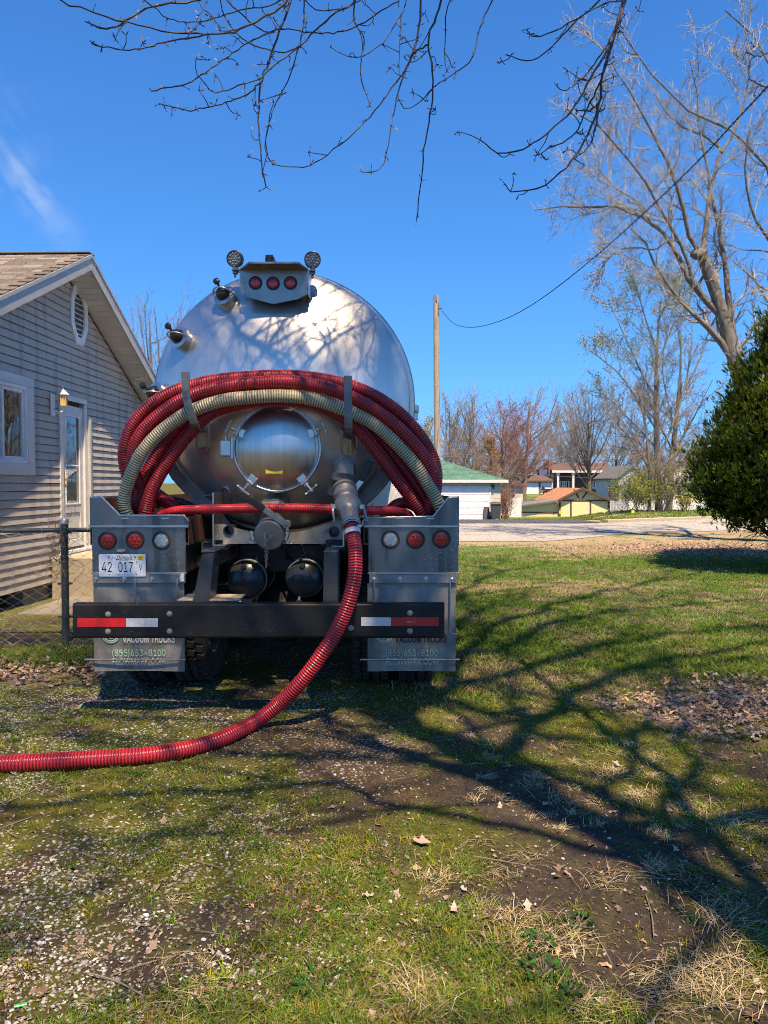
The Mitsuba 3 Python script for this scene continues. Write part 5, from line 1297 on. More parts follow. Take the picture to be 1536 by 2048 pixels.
c = at(991, 1037, 49.2)
zg = float(ground_z(c[0], 49.2))
part(WB, 'body', man(manifold3d.Manifold.hull_points(np.array([(c[0] + sx * w, 49.2 + sy * w, zg + z) for z, w in ((0.06, 0.24), (0.98, 0.31)) for sx in (-1, 1) for sy in (-1, 1)]))), 'm_bin')
part(WB, 'lid', bxr((c[0], 49.2, zg + 1.03), (0.66, 0.72, 0.09), rot((1, 0, 0), 6), 0.03), 'm_bin')
part(WB, 'handle', cyl((c[0] - .25, 49.55, zg + 0.98), (c[0] + .25, 49.55, zg + 0.98), 0.02, n=8), 'm_bin')
for s in (-1, 1):
    part(WB, 'wheel', cyl((c[0] + s * .26, 49.5, zg + .12), (c[0] + s * .32, 49.5, zg + .12), 0.12, n=14), 'm_far_dark')
YD = thing('leaning_board', 'dark flat board leaning against the white garage door beside the bin', 'board')
c = at(974, 1035, 49.6)
scene[YD] = mikit.ply(bxr((c[0], 49.75, float(ground_z(c[0], 49.7)) + 0.40), (0.35, 0.05, 0.85), rot((1, 0, 0), -12)), 'm_bin')

# yellow garage with a lean-to
YG = thing('yellow_garage', 'pale yellow garage with an orange gable roof and brown timber trim', 'garage')
Y = 85.0
w, zb = gable_block(YG, 1120, 1218, 999, 1040, 1165, 976, Y, 12.5, 'm_yellow_wall', 'm_orange_roof', 0.5, 0.2)
ap = at(1165, 976, Y)
ea, eb = at(1119, 999, Y), at(1219, 999, Y)
bars = []
for p, q in (((1119, 999), (1165, 976)), ((1219, 999), (1165, 976))):
    p, q = at(*p, Y - 0.55), at(*q, Y - 0.55)
    bars.append(bxr((p + q) / 2 + [0, 0, -.05], (np.linalg.norm(q - p) + .3, 0.06, 0.26), align(np.cross(q - p, [0, 1, 0]), (0, 1, 0))[:, [1, 0, 2]] if False else np.stack([unit(q - p), [0, 1, 0], unit(np.cross(unit(q - p), [0, 1, 0]))], 1)))
part(YG, 'barge_board', cat(bars), 'm_brown_trim', kind='stuff')
for (x0, y0), (x1, y1) in (((1120, 1001), (1218, 1001)), ((1148, 979), (1160, 1000)), ((1175, 983), (1162, 1000)), ((1142, 1001), (1142, 1040)), ((1181, 1001), (1181, 1040)), ((1120, 1001), (1120, 1040)), ((1217, 1001), (1217, 1040))):
    p, q = at(x0, y0, Y - 0.03), at(x1, y1, Y - 0.03)
    part(YG, 'timber', bxr((p + q) / 2, (np.linalg.norm(q - p), 0.06, 0.17), np.stack([unit(q - p), [0, 1, 0], unit(np.cross(unit(q - p), [0, 1, 0]))], 1)), 'm_brown_trim')
p0, p1 = at(1043, 1040, Y), at(1117, 1008, Y)
zl0, zl1 = at(0, 1004, Y)[2], at(0, 1014, Y)[2]
part(YG, 'lean_to_wall', prism(Polygon([(p0[0], zb), (p1[0] + .1, zb), (p1[0] + .1, zl0), (p0[0], zl1)]), 6.0, REAR, (0, Y + 6.3, 0)), 'm_yellow_wall')
part(YG, 'lean_to_roof', prism(Polygon([(p0[0] - .5, zl1 - .05), (p1[0] + .15, zl0 + .04), (p1[0] + .15, zl0 + .24), (p0[0] - .5, zl1 + .15)]), 7.4, REAR, (0, Y + 7.0, 0)), 'm_grey_roof')
p = at(1031, 1014, Y + 4)
part(YG, 'side_wall', bx((p[0] - 1.4, Y + 4, zb), (p0[0] - .02, Y + 10, zl1 - 0.1)), 'm_beige')
for k in range(3):
    win(YG, 1027 + k * 6, 1030 + k * 6, 1012, 1017, Y + 4, frame='m_far_white', fw=0.05)
q0, q1 = at(1044, 1025, Y), at(1117, 1025, Y)
part(YG, 'rail_board', bx((q0[0], Y + .2, q0[2] - .06), (q1[0], Y + .27, q0[2] + .06)), 'm_brown_trim')

# two storey brick house with columns
BH = thing('brick_house', 'two storey brown brick house with a columned porch across its front', 'house')
Y = 150.0
zb = float(ground_z(30, Y)) - 0.6
a, b = at(1108, 985, Y), at(1213, 942, Y)
part(BH, 'wall', bx((a[0], Y, zb), (b[0], Y + 10, b[2]), 0.02), 'm_brick')
part(BH, 'upper_wall', bx((a[0] + 1, Y - 0.15, at(0, 962, Y)[2]), (b[0] - .5, Y, at(0, 944, Y)[2])), 'm_brown_trim')
e0, e1, r0 = at(1103, 941, Y - 2), at(1217, 941, Y - 2), at(1098, 925, Y + 5)
rx = at(1210, 925, Y + 5)[0]
vv = np.array([(e0[0], Y - 2.4, e0[2]), (e1[0], Y - 2.4, e1[2]), (rx + .5, Y + 5, r0[2]), (r0[0] - .5, Y + 5, r0[2]), (e0[0], Y + 12, e0[2]), (e1[0], Y + 12, e1[2])])
vv = np.vstack([vv, vv - [0, 0, 0.3]])
part(BH, 'roof', (vv, np.array([[0, 1, 2], [0, 2, 3], [3, 2, 5], [3, 5, 4], [6, 8, 7], [6, 9, 8], [0, 6, 7], [0, 7, 1], [0, 3, 9], [0, 9, 6], [1, 7, 8], [1, 8, 2], [9, 8, 11], [9, 11, 10]])), 'm_brown_roof')
part(BH, 'fascia', bx((e0[0], Y - 2.55, e0[2] - .45), (e1[0], Y - 2.4, e0[2] + 0.0)), 'm_far_white')
part(BH, 'gable_wall', bx((pX(1096, Y), Y + .2, zb), (a[0] - .02, Y + 9, at(0, 938, Y)[2])), 'm_far_white')
for x in (1115.5, 1146, 1177, 1207):
    p = at(x, 985, Y - 2)
    part(BH, 'column', cat([bx((p[0] - .2, Y - 2.2, zb), (p[0] + .2, Y - 1.8, e0[2] - .4)), bx((p[0] - .32, Y - 2.32, e0[2] - .8), (p[0] + .32, Y - 1.68, e0[2] - .42))]), 'm_far_white')
win(BH, 1121, 1136, 963, 975, Y - .02, bars=3, fw=0.25)
win(BH, 1187, 1198, 962, 975, Y - .02, bars=2, fw=0.25)
part(BH, 'front_door', bx((pX(1149, Y), Y - .1, zb), (pX(1168, Y), Y, at(0, 963, Y)[2])), 'm_brown_trim')
for x in (1124, 1156, 1190):
    win(BH, x, x + 9, 948, 957, Y - .17, fw=0.12, frame='m_brown_trim')
c0, c1 = at(1094, 965, Y + 1), at(1099, 922, Y + 1)
part(BH, 'chimney', bx((c0[0], Y - .5, zb), (c1[0], Y + 1.0, at(0, 920, Y)[2])), 'm_brick')
g0, g1 = at(1047, 985, Y - 3), at(1103, 962, Y - 3)
part(BH, 'garage_wing', bx((g0[0], Y - 3, zb - .4), (g1[0], Y + 6, g1[2]), 0.02), 'm_brick')
u0, u1 = at(1043, 961, Y - 4), at(1107, 961, Y - 4)
vv = np.array([(u0[0], Y - 3.8, u0[2]), (u1[0], Y - 3.8, u1[2]), (u1[0], Y + 2, at(0, 950, Y + 2)[2]), (u0[0], Y + 2, at(0, 950, Y + 2)[2]), (u1[0], Y + 8, u0[2]), (u0[0], Y + 8, u0[2])])
part(BH, 'wing_roof', (np.vstack([vv, vv - [0, 0, .25]]), np.array([[0, 1, 2], [0, 2, 3], [3, 2, 4], [3, 4, 5], [6, 8, 7], [6, 9, 8], [0, 6, 7], [0, 7, 1], [0, 3, 9], [0, 9, 6], [1, 7, 8], [1, 8, 2]])), 'm_brown_roof')
for x0, x1 in ((1052, 1077), (1081, 1105)):
    p0, p1 = at(x0, 984, Y - 3), at(x1, 965, Y - 3)
    part(BH, 'garage_door', bx((p0[0], Y - 3.15, zb - .3), (p1[0], Y - 2.98, p1[2])), 'm_door_white')
CA = thing('parked_car', 'dark car parked before the right garage door of the brick house', 'car')
c = at(1093, 981, Y - 6)
zg = float(ground_z(c[0], Y - 6))
part(CA, 'body', cat([bxr((c[0], Y - 6, zg + 0.62), (1.8, 4.2, 0.6), None, 0.15), man(manifold3d.Manifold.hull_points(np.array([(c[0] + s * w, Y - 6 + l, zg + z) for z, w, l0, l1 in ((0.9, 0.85, -1.6, 1.4), (1.45, 0.66, -0.9, 0.8)) for s in (-1, 1) for l in (l0, l1)])))]), 'm_far_dark')
part(CA, 'rear_window', bxr((c[0], Y - 7.35, zg + 1.17), (1.2, 0.05, 0.35), rot((1, 0, 0), -40), 0.01), 'm_grey_wall')
for s in (-1, 1):
    part(CA, 'wheel', cyl((c[0] + s * .72, Y - 7.4, zg + .3), (c[0] + s * .92, Y - 7.4, zg + .3), 0.31, n=16), 'm_rubber')
    part(CA, 'tail_lamp', bx((c[0] + s * .62, Y - 8.13, zg + .62), (c[0] + s * .86, Y - 8.08, zg + .78)), 'm_red_lens')

# other houses behind
WH = thing('white_house', 'small white gabled house partly hidden behind the brick house', 'house')
w, zb = gable_block(WH, 1035, 1087, 946, 985, 1062, 932, 172.0, 12, 'm_far_white', 'm_grey_roof', 0.6, 0.3)
win(WH, 1073, 1078, 946, 951, 171.97, fw=0.1)
BR = thing('low_house', 'low house with a brown roof and cream walls behind the garage corner', 'house')
Y = 95.0
p0, p1 = at(995, 1030, Y), at(1046, 972, Y)
zb = float(ground_z(p0[0], Y)) - .5
part(BR, 'wall', bx((p0[0], Y, zb), (p1[0], Y + 8, at(0, 971, Y)[2])), 'm_beige')
vv = np.array([(p0[0] - .4, Y - .5, at(0, 971, Y)[2]), (p1[0] + .4, Y - .5, at(0, 971, Y)[2]), (p1[0] - 1.0, Y + 4, at(0, 951, Y + 4)[2]), (p0[0] + .4, Y + 4, at(0, 951, Y + 4)[2]), (p1[0] + .4, Y + 8.5, at(0, 971, Y)[2]), (p0[0] - .4, Y + 8.5, at(0, 971, Y)[2])])
part(BR, 'roof', (np.vstack([vv, vv - [0, 0, .2]]), np.array([[0, 1, 2], [0, 2, 3], [3, 2, 4], [3, 4, 5], [1, 4, 2], [0, 3, 5], [6, 8, 7], [6, 9, 8], [0, 6, 7], [0, 7, 1]])), 'm_brown_roof')
win(BR, 1023, 1029, 980, 995, Y - .02, fw=0.1)
GH = thing('grey_house', 'pale grey gabled house behind the bare trees beyond the brick house', 'house')
w, zb = gable_block(GH, 1236, 1288, 952, 1010, 1264, 930, 105.0, 11, 'm_grey_wall', 'm_grey_roof', 0.4, 0.2)
p0, p1 = at(1288, 0, 107), at(1345, 0, 107)
part(GH, 'side_wing', bx((p0[0], 107, zb), (p1[0], 113, at(0, 955, 107)[2])), 'm_far_white')
part(GH, 'wing_roof', prism(Polygon([(p0[0] - .1, at(0, 955, 107)[2]), (p1[0] + .4, at(0, 955, 107)[2]), (p1[0] - 2, at(0, 938, 107)[2]), (p0[0] + .1, at(0, 938, 107)[2])]), 7, REAR, (0, 113.5, 0)), 'm_grey_roof')
win(GH, 1300, 1308, 962, 975, 106.97, fw=0.1)
win(GH, 1325, 1333, 962, 975, 106.97, fw=0.1)
LH = thing('cream_house', 'low cream house with a grey green roof seen just left of the evergreen', 'house')
Y = 78.0
p0, p1 = at(1335, 1015, Y), at(1475, 968, Y)
zb = float(ground_z(p0[0], Y)) - .5
part(LH, 'wall', bx((p0[0], Y, zb), (p1[0], Y + 8, at(0, 964, Y)[2])), 'm_yellow_wall')
vv = np.array([(p0[0] - .5, Y - .6, at(0, 963, Y)[2]), (p1[0] + .5, Y - .6, at(0, 963, Y)[2]), (p1[0], Y + 4, at(0, 938, Y + 4)[2]), (p0[0], Y + 4, at(0, 938, Y + 4)[2])])
part(LH, 'roof', (np.vstack([vv, vv - [0, 0, .22]]), np.array([[0, 1, 2], [0, 2, 3], [4, 6, 5], [4, 7, 6], [0, 4, 5], [0, 5, 1], [0, 3, 7], [0, 7, 4]])), 'm_grey_wall')
win(LH, 1352, 1362, 975, 990, Y - .02, fw=0.1)
# fences beyond the far lawn
WF = thing('white_fence', 'long low white fence beyond the far lawn at the foot of the bare trees', 'fence')
Y = 66.0
xs_ = np.linspace(pX(1256, Y), pX(1475, Y), 26)
for i in range(25):
    z = -0.95 
    part(WF, 'panel', bx((xs_[i] + .02, Y, z - .6), (xs_[i + 1] - .02, Y + .05, at(0, 1003, Y)[2] + 0.03 * math.sin(i * 1.3)), 0.01), 'm_far_white')
    part(WF, 'post', bx((xs_[i] - .05, Y - .02, z - .6), (xs_[i] + .05, Y + .08, at(0, 1001.5, Y)[2])), 'm_far_white')
GF = thing('grey_fence', 'short weathered grey board fence right of the yellow garage', 'fence')
xs_ = np.linspace(pX(1219, 76), pX(1257, 76), 14)
for i in range(13):
    part(GF, 'board', bx((xs_[i] + .01, 76, -2.2), (xs_[i + 1] - .01, 76.04, at(0, 1002, 76)[2] + .04 * math.sin(i * 2.1)), 0.01), 'm_grey_wall')
PF = thing('picket_fence', 'pale picket fence between the wheeled bin and the yellow garage', 'fence')
for i, x in enumerate(np.linspace(1002, 1042, 22)):
    p = at(x, 1006, 80)
    part(PF, 'picket', bx((p[0] - .06, 80, -2.4), (p[0] + .06, 80.04, at(0, 996, 80)[2]), 0.02), 'm_far_white')
part(PF, 'rail', bx((pX(1002, 80), 80.05, at(0, 1001, 80)[2] - .05), (pX(1042, 80), 80.1, at(0, 1001, 80)[2] + .05)), 'm_far_white')
YC = thing('grey_dumpster', 'small dark container standing behind the yellow garage', 'container')
c = at(1229, 996, 92)
part(YC, 'body', bx(c + [-.5, 0, -1.6], c + [.5, .8, 1.4]), 'm_bin'); part(YC, 'lid', bx(c + [-.55, -.05, 1.401], c + [.55, .85, 1.5]), 'm_grey_roof')
for x, y, Yq in ((1118, 1036, 34.5), (1263, 1031, 37.5)):
    p = at(x, y, Yq); p[2] = float(ground_z(p[0], Yq))
    k = thing('marker_flag', 'small yellow utility flag in the far grass ' + ('nearer the asphalt driveway' if x < 1200 else 'nearer the bare tree'), 'flag', 'utility flags in the far grass')
    part(k, 'wire', cyl(p, p + [0, 0, 0.42], 0.006, n=6), 'm_cable_far'); part(k, 'flag', bx(p + [0.0, -.004, 0.28], p + [0.14, .004, 0.42], 0.001), 'm_flag')
# ---------------------------------------------------------------- trees: branches as polylines, grown level by level
def tubes(P, Rr, sides):
    """All branches of one level, (N, K, 3) points and (N, K) radii, as one mesh."""
    N, K, _ = P.shape
    t = unit(np.gradient(P, axis=1))
    m = unit(P[:, -1] - P[:, 0])
    ref = np.where(np.abs(m[:, 2:3]) < 0.9, [[0, 0, 1.0]], [[1.0, 0, 0]])
    a = unit(np.cross(t, ref[:, None, :]))
    b = np.cross(t, a)
    ang = np.arange(sides) * 2 * math.pi / sides
    v = P[:, :, None] + Rr[:, :, None, None] * (np.cos(ang)[:, None] * a[:, :, None] + np.sin(ang)[:, None] * b[:, :, None])
    n, i, j = np.meshgrid(np.arange(N), np.arange(K - 1), np.arange(sides), indexing='ij')
    o = n * K * sides
    q = np.stack([o + i * sides + j, o + i * sides + (j + 1) % sides, o + (i + 1) * sides + (j + 1) % sides, o + (i + 1) * sides + j], -1).reshape(-1, 4)
    return v.reshape(-1, 3), np.vstack([q[:, [0, 1, 2]], q[:, [0, 2, 3]]])


def grow(P, Rr, rng, n, t0=0.2, t1=1.0, ang=45, dang=14, ln=0.5, taper=0.5, rr=0.6, K=5, curl=0.18, up=0.1, rmin=0.004, tip=0.35, absl=None):
    """Child branches along every parent; n is their number per parent."""
    N, KP, _ = P.shape
    L = np.linalg.norm(np.diff(P, axis=1), axis=2).sum(1)
    idx = np.repeat(np.arange(N), n) if np.isscalar(n) else np.repeat(np.arange(N), n)
    M = len(idx)
    t = rng.uniform(t0, t1, M)
    s = t * (KP - 1)
    k = np.minimum(s.astype(int), KP - 2)
    fr = (s - k)[:, None]
    pos = P[idx, k] * (1 - fr) + P[idx, k + 1] * fr
    tan = unit(P[idx, k + 1] - P[idx, k])
    r = Rr[idx, k] * (1 - fr[:, 0]) + Rr[idx, k + 1] * fr[:, 0]
    side = unit(np.cross(tan, rng.normal(size=(M, 3))))
    a = np.radians(rng.normal(ang, dang, M))[:, None]
    d = unit(tan * np.cos(a) + side * np.sin(a) + np.array([0, 0, up]))
    length = (L[idx] if absl is None else absl) * ln * (1 - taper * t) * rng.uniform(0.6, 1.25, M)
    pts = [pos]
    for _ in range(K - 1):
        d = unit(d + rng.normal(0, curl, (M, 3)) + np.array([0, 0, up * 0.6]))
        pts.append(pts[-1] + d * (length / (K - 1))[:, None])
    r0 = np.maximum(r * rr * rng.uniform(0.7, 1.0, M), rmin)
    rad = r0[:, None] * np.linspace(1, tip, K)[None]
    return np.stack(pts, 1), np.maximum(rad, rmin * 0.5)


def limbs(list_of_points, radii, K=9):
    P = np.stack([spline(np.array(p, float), K)[0] for p in list_of_points])
    R_ = np.stack([np.interp(np.linspace(0, 1, K), np.linspace(0, 1, len(r)), r) for r in radii])
    return P, R_


def in_view(P, m=0.0):
    """Points that the photograph would show: where it shows open sky, no branch was there."""
    d = P - CAM
    return (d[..., 1] > 0.2) & (np.abs(d[..., 0]) < d[..., 1] * (0.505 + m)) & (d[..., 2] < d[..., 1] * (0.64 + m)) & (d[..., 2] > -d[..., 1] * 0.8)


# ---- the maple whose trunk stands just right of the photographer; its twigs hang into the picture
rng = np.random.default_rng(12)
MP = thing('overhanging_maple', 'budding maple whose thin bare branches hang down across the top of the sky', 'tree')
trunk = np.array([(2.15, -0.35, -0.1), (2.12, -0.33, 1.5), (2.15, -0.30, 3.2), (2.12, -0.3, 5.0), (1.97, -0.3, 6.3), (1.72, -0.3, 7.6), (1.46, -0.3, 9.0), (1.2, -0.2, 11.2)])
tp_, _ = spline(trunk, 18)
part(MP, 'trunk', tube(tp_, np.linspace(0.21, 0.05, 18) + 0.1 * np.exp(-np.linspace(0, 1, 18) * 14), 22), 'm_bark', smooth=True)
LA = [(2.12, -0.3, 3.6), (1.6, 0.9, 4.6), (0.9, 2.2, 4.75), (0.1, 3.4, 4.75), (-0.8, 4.3, 5.0), (-2.1, 5.0, 5.4)]
LBm = [(2.1, -0.3, 4.2), (2.3, 1.2, 5.2), (2.1, 2.8, 5.3), (1.9, 4.2, 5.3), (1.5, 5.6, 5.8), (1.2, 7.2, 6.6)]
L_ = [LA, LBm,
      [(2.1, -.3, 4.9), (1.2, 0.4, 6.6), (-0.2, 1.3, 8.0), (-1.8, 2.4, 9.2)], [(2.05, -.3, 5.4), (0.7, 0.2, 6.0), (-0.6, -0.3, 6.3), (-2.4, -1.0, 6.8)], [(1.9, -.3, 6.5), (1.0, 0.8, 8.2), (0.3, 2.2, 9.8), (-0.4, 3.4, 11)],
      [(1.4, -.3, 9.3), (2.0, 0.2, 10.4), (2.8, 0.8, 12.0)], [(2.05, -.3, 5.6), (3.6, -0.6, 7.2), (5.6, -0.2, 8.4), (7.6, 0.6, 9.2)],
      [(1.8, -.3, 7.2), (3.0, 0.7, 8.4), (5.0, 1.6, 9.2), (7.6, 2.0, 9.8)], [(2.0, -.3, 6.0), (1.4, 1.5, 7.2), (0.9, 3.4, 7.8), (0.3, 5.2, 8.4)], [(2.1, -.3, 4.6), (4.2, 0.6, 5.8), (6.4, 1.4, 6.6), (8.8, 1.8, 7.0)], [(1.6, -.3, 8.2), (0.7, -0.5, 9.4), (-0.8, -0.2, 10.8), (-2.4, 0.8, 11.8)],
      [(1.55, -.3, 8.5), (2.6, 1.2, 9.6), (4.4, 2.6, 10.6), (7.0, 3.4, 11.2)], [(1.3, -0.25, 10.4), (1.6, 1.6, 11.0), (2.4, 3.0, 11.4), (4.6, 4.2, 12.0)], [(1.46, -.3, 9.0), (3.0, 2.0, 10.2), (5.0, 4.2, 11.0), (7.6, 6.2, 11.8)], [(1.5, -.3, 8.8), (3.4, 0.9, 9.8), (5.6, 2.0, 10.2), (8.6, 3.0, 10.6)], [(1.3, -.25, 10.2), (2.6, 2.4, 11.2), (3.6, 5.0, 12.0), (5.4, 7.2, 12.8)], [(1.8, -.3, 7.2), (0.4, -0.7, 8.3), (-1.2, -1.1, 9.2), (-3.4, -1.7, 9.8)], [(1.9, -.3, 6.7), (0.6, 0.3, 7.2), (-1.0, 0.5, 7.6), (-3.2, 0.2, 8.0)]]
for _ in range(18):
    h0 = rng.uniform(4.6, 10.6)
    o = np.array([np.interp(h0, trunk[:, 2], trunk[:, 0]), -0.3, h0])
    a = rng.uniform(0, 2 * math.pi); e = rng.uniform(0.25, 0.75)
    d = np.array([math.cos(a), math.sin(a), e])
    L_.append([o, o + d * 1.2 + rng.normal(0, 0.15, 3), o + d * 2.5 + rng.normal(0, 0.3, 3), o + d * rng.uniform(3.4, 4.8) + rng.normal(0, 0.4, 3)])
L_ = [q for k, q in enumerate(L_) if k < 2 or not in_view(spline(np.array(q, float), 18)[0], 0.03).any()]
P0, R0 = limbs(L_, [(0.042, 0.014) if k < 2 else (0.075, 0.03) if q[-1][2] > 9.5 and q[-1][0] > 2.2 else (0.034, 0.010) for k, q in enumerate(L_)], 18)
P0[:, 2:] += rng.normal(0, 0.055, P0[:, 2:].shape)
lv, at_ = [tubes(P0, R0, 10)], []
P1, R1 = grow(P0, R0, rng, 9, 0.2, 1.0, 48, 16, 0.55, 0.4, 0.6, 6, 0.16, 0.12, 0.010)
keep = ~in_view(P1, 0.03).any(1); P1, R1 = P1[keep], R1[keep]
P2, R2 = grow(P1, R1, rng, 9, 0.15, 1.0, 45, 15, 0.5, 0.4, 0.6, 4, 0.2, 0.1, 0.0055)
keep = ~in_view(P2, 0.03).any(1); P2, R2 = P2[keep], R2[keep]
P3, R3 = grow(P2, R2, rng, 5, 0.2, 1.0, 40, 15, 0.55, 0.4, 0.6, 3, 0.2, 0.06, 0.0044)
keep = ~in_view(P3, 0.03).any(1); P3, R3 = P3[keep], R3[keep]
for k in range(len(P0)):
    part(MP, 'limb', tubes(P0[k:k + 1], R0[k:k + 1], 12), 'm_bark', smooth=True)
part(MP, 'crown', cat([tubes(P1, R1, 6), tubes(P2, R2, 4), tubes(P3, R3, 3)]), 'm_near_twig', kind='stuff')
# the hanging branches in view: course of each one, its thickness (px of the photograph) and distance
HB_ = [
    ([(581, 0), (562, 52), (542, 112), (523, 161), (518, 208), (518, 260), (522, 312), (531, 374)], 6.5, 3, 4.5, 4.2, LA),
    ([(841, 0), (828, 103), (803, 147), (771, 193), (740, 234), (693, 279), (646, 315), (615, 333), (573, 333), (542, 325), (531, 292), (536, 250)], 5, 2, 4.7, 4.4, LA),
    ([(609, 0), (604, 68), (583, 141), (552, 208), (538, 246), (530, 290), (540, 322)], 4.2, 2, 4.4, 4.3, LA),
    ([(711, 0), (677, 21), (635, 57), (599, 94), (552, 128), (521, 156), (490, 169), (432, 185), (406, 161), (391, 141), (391, 118)], 6, 2, 4.4, 4.1, LA),
    ([(573, 0), (542, 26), (500, 49), (469, 62), (417, 69), (365, 78), (333, 83), (292, 95), (250, 99), (208, 95), (182, 85)], 7.5, 2.6, 4.2, 3.9, LA),
    ([(122, 0), (156, 13), (208, 32), (260, 46), (302, 56), (344, 65), (417, 68)], 3, 4, 4.0, 4.1, LA),
    ([(396, 0), (338, 6), (297, 16), (260, 37), (234, 52), (208, 56), (180, 49)], 5, 4.4, 4.2, 4.0, LA),
    ([(557, 3), (495, 18), (443, 32), (396, 43), (365, 44), (333, 35), (312, 18), (290, 0)], 4, 2.5, 4.3, 4.1, LA),
    ([(453, 0), (479, 23), (500, 44), (521, 60), (542, 64), (562, 58), (625, 65), (682, 64), (729, 44), (760, 23), (797, 3)], 3, 3, 4.3, 4.6, LA),
    ([(557, 56), (495, 86), (458, 112), (401, 151), (365, 169), (302, 181)], 3.5, 3, 4.4, 4.1, None),
    ([(521, 165), (495, 188), (458, 203), (417, 214), (379, 221), (349, 215), (323, 209)], 3.5, 2.5, 4.35, 4.2, None),
    ([(440, 0), (453, 39), (479, 73), (510, 91), (547, 103), (578, 103), (599, 94)], 2.5, 3, 4.2, 4.38, LA),
    ([(708, 0), (706, 36), (727, 78), (721, 125), (727, 172), (740, 214)], 5, 2.2, 4.7, 4.5, LA),
    ([(812, 0), (797, 36), (771, 78), (729, 112), (698, 112), (661, 94)], 4.2, 2, 4.8, 4.6, LA),
    ([(882, 0), (863, 54), (855, 90), (863, 125), (866, 180), (858, 245), (847, 305), (842, 370), (832, 438)], 7, 2.6, 4.6, 4.3, LA),
    ([(855, 90), (828, 106), (818, 125)], 4.5, 4, 4.58, 4.62, None),
    ([(841, 0), (833, 76), (814, 136), (798, 180), (784, 245), (771, 316), (754, 343), (722, 343)], 5.5, 2.2, 4.9, 4.6, LA),
    ([(986, 0), (961, 54), (945, 114), (918, 141), (874, 169), (836, 207), (812, 220), (798, 201)], 5, 2.0, 5.0, 4.7, LBm),
    ([(901, 0), (893, 54), (889, 109), (893, 143)], 4, 2.2, 5.0, 4.9, LBm),
    ([(802, 30), (800, 90), (797, 150)], 2.2, 1.6, 4.8, 4.7, None),
    ([(395, 0), (410, 20), (428, 36)], 3, 2, 4.2, 4.2, LA), ([(415, 0), (400, 30), (390, 57)], 3, 2, 4.2, 4.1, LA), ([(610, 0), (640, 22), (690, 15), (725, 0)], 3, 2.4, 4.4, 4.5, LA),
    ([(1247, 0), (1236, 44), (1223, 93), (1206, 147), (1198, 207), (1174, 272), (1149, 316), (1092, 370), (1027, 384), (1012, 370)], 11, 2.6, 4.4, 4.0, LBm),
    ([(1252, 0), (1240, 40), (1214, 103), (1184, 147), (1157, 201), (1125, 240), (1086, 272), (1048, 297), (999, 308), (961, 280)], 8, 3, 4.4, 4.0, LBm),
    ([(1222, 93), (1201, 163), (1174, 218), (1146, 272), (1103, 294), (1076, 310)], 5.5, 2.2, 4.35, 4.1, None),
    ([(1200, 0), (1163, 33), (1135, 60), (1092, 103), (1054, 122), (1021, 113)], 5, 2.6, 4.6, 4.3, LBm),
    ([(1250, -5), (1212, 5), (1152, 38), (1081, 73), (1054, 60)], 5, 2.6, 4.6, 4.3, LBm),
    ([(1236, 44), (1209, 98), (1174, 147), (1135, 180), (1114, 174)], 4.5, 2.4, 4.4, 4.2, None),
    ([(1198, 207), (1192, 250), (1180, 290), (1150, 320)], 4.5, 2, 4.35, 4.2, None), ([(1206, 147), (1180, 160), (1160, 158)], 3, 2, 4.4, 4.3, None), ([(1198, 207), (1175, 222), (1152, 220)], 2.8, 2, 4.4, 4.3, None),
    ([(1560, 90), (1520, 112), (1490, 104)], 3.5, 2.2, 5, 4.8, None), ([(1560, 178), (1525, 172), (1498, 158)], 3.5, 2.2, 5, 4.8, None)]
buds, leaflets = [], []
rb = np.random.default_rng(77)


def bud_at(p, s=1.0):
    for _ in range(rb.integers(2, 5)):
        d = unit(rb.normal(size=3) + [0, 0, 0.2])
        e = p + d * 0.020 * s * rb.uniform(0.6, 1.6)
        buds.append(tube(np.array([p, (p + e) / 2, e]), [0.0016, 0.0026 * s, 0.0012], 5))
        if rb.random() < 0.55:
            w = unit(np.cross(d, rb.normal(size=3))) * 0.005
            leaflets.append((np.array([e, e + d * 0.010 + w, e + d * 0.026, e + d * 0.010 - w]), np.array([[0, 1, 2], [0, 2, 3]])))


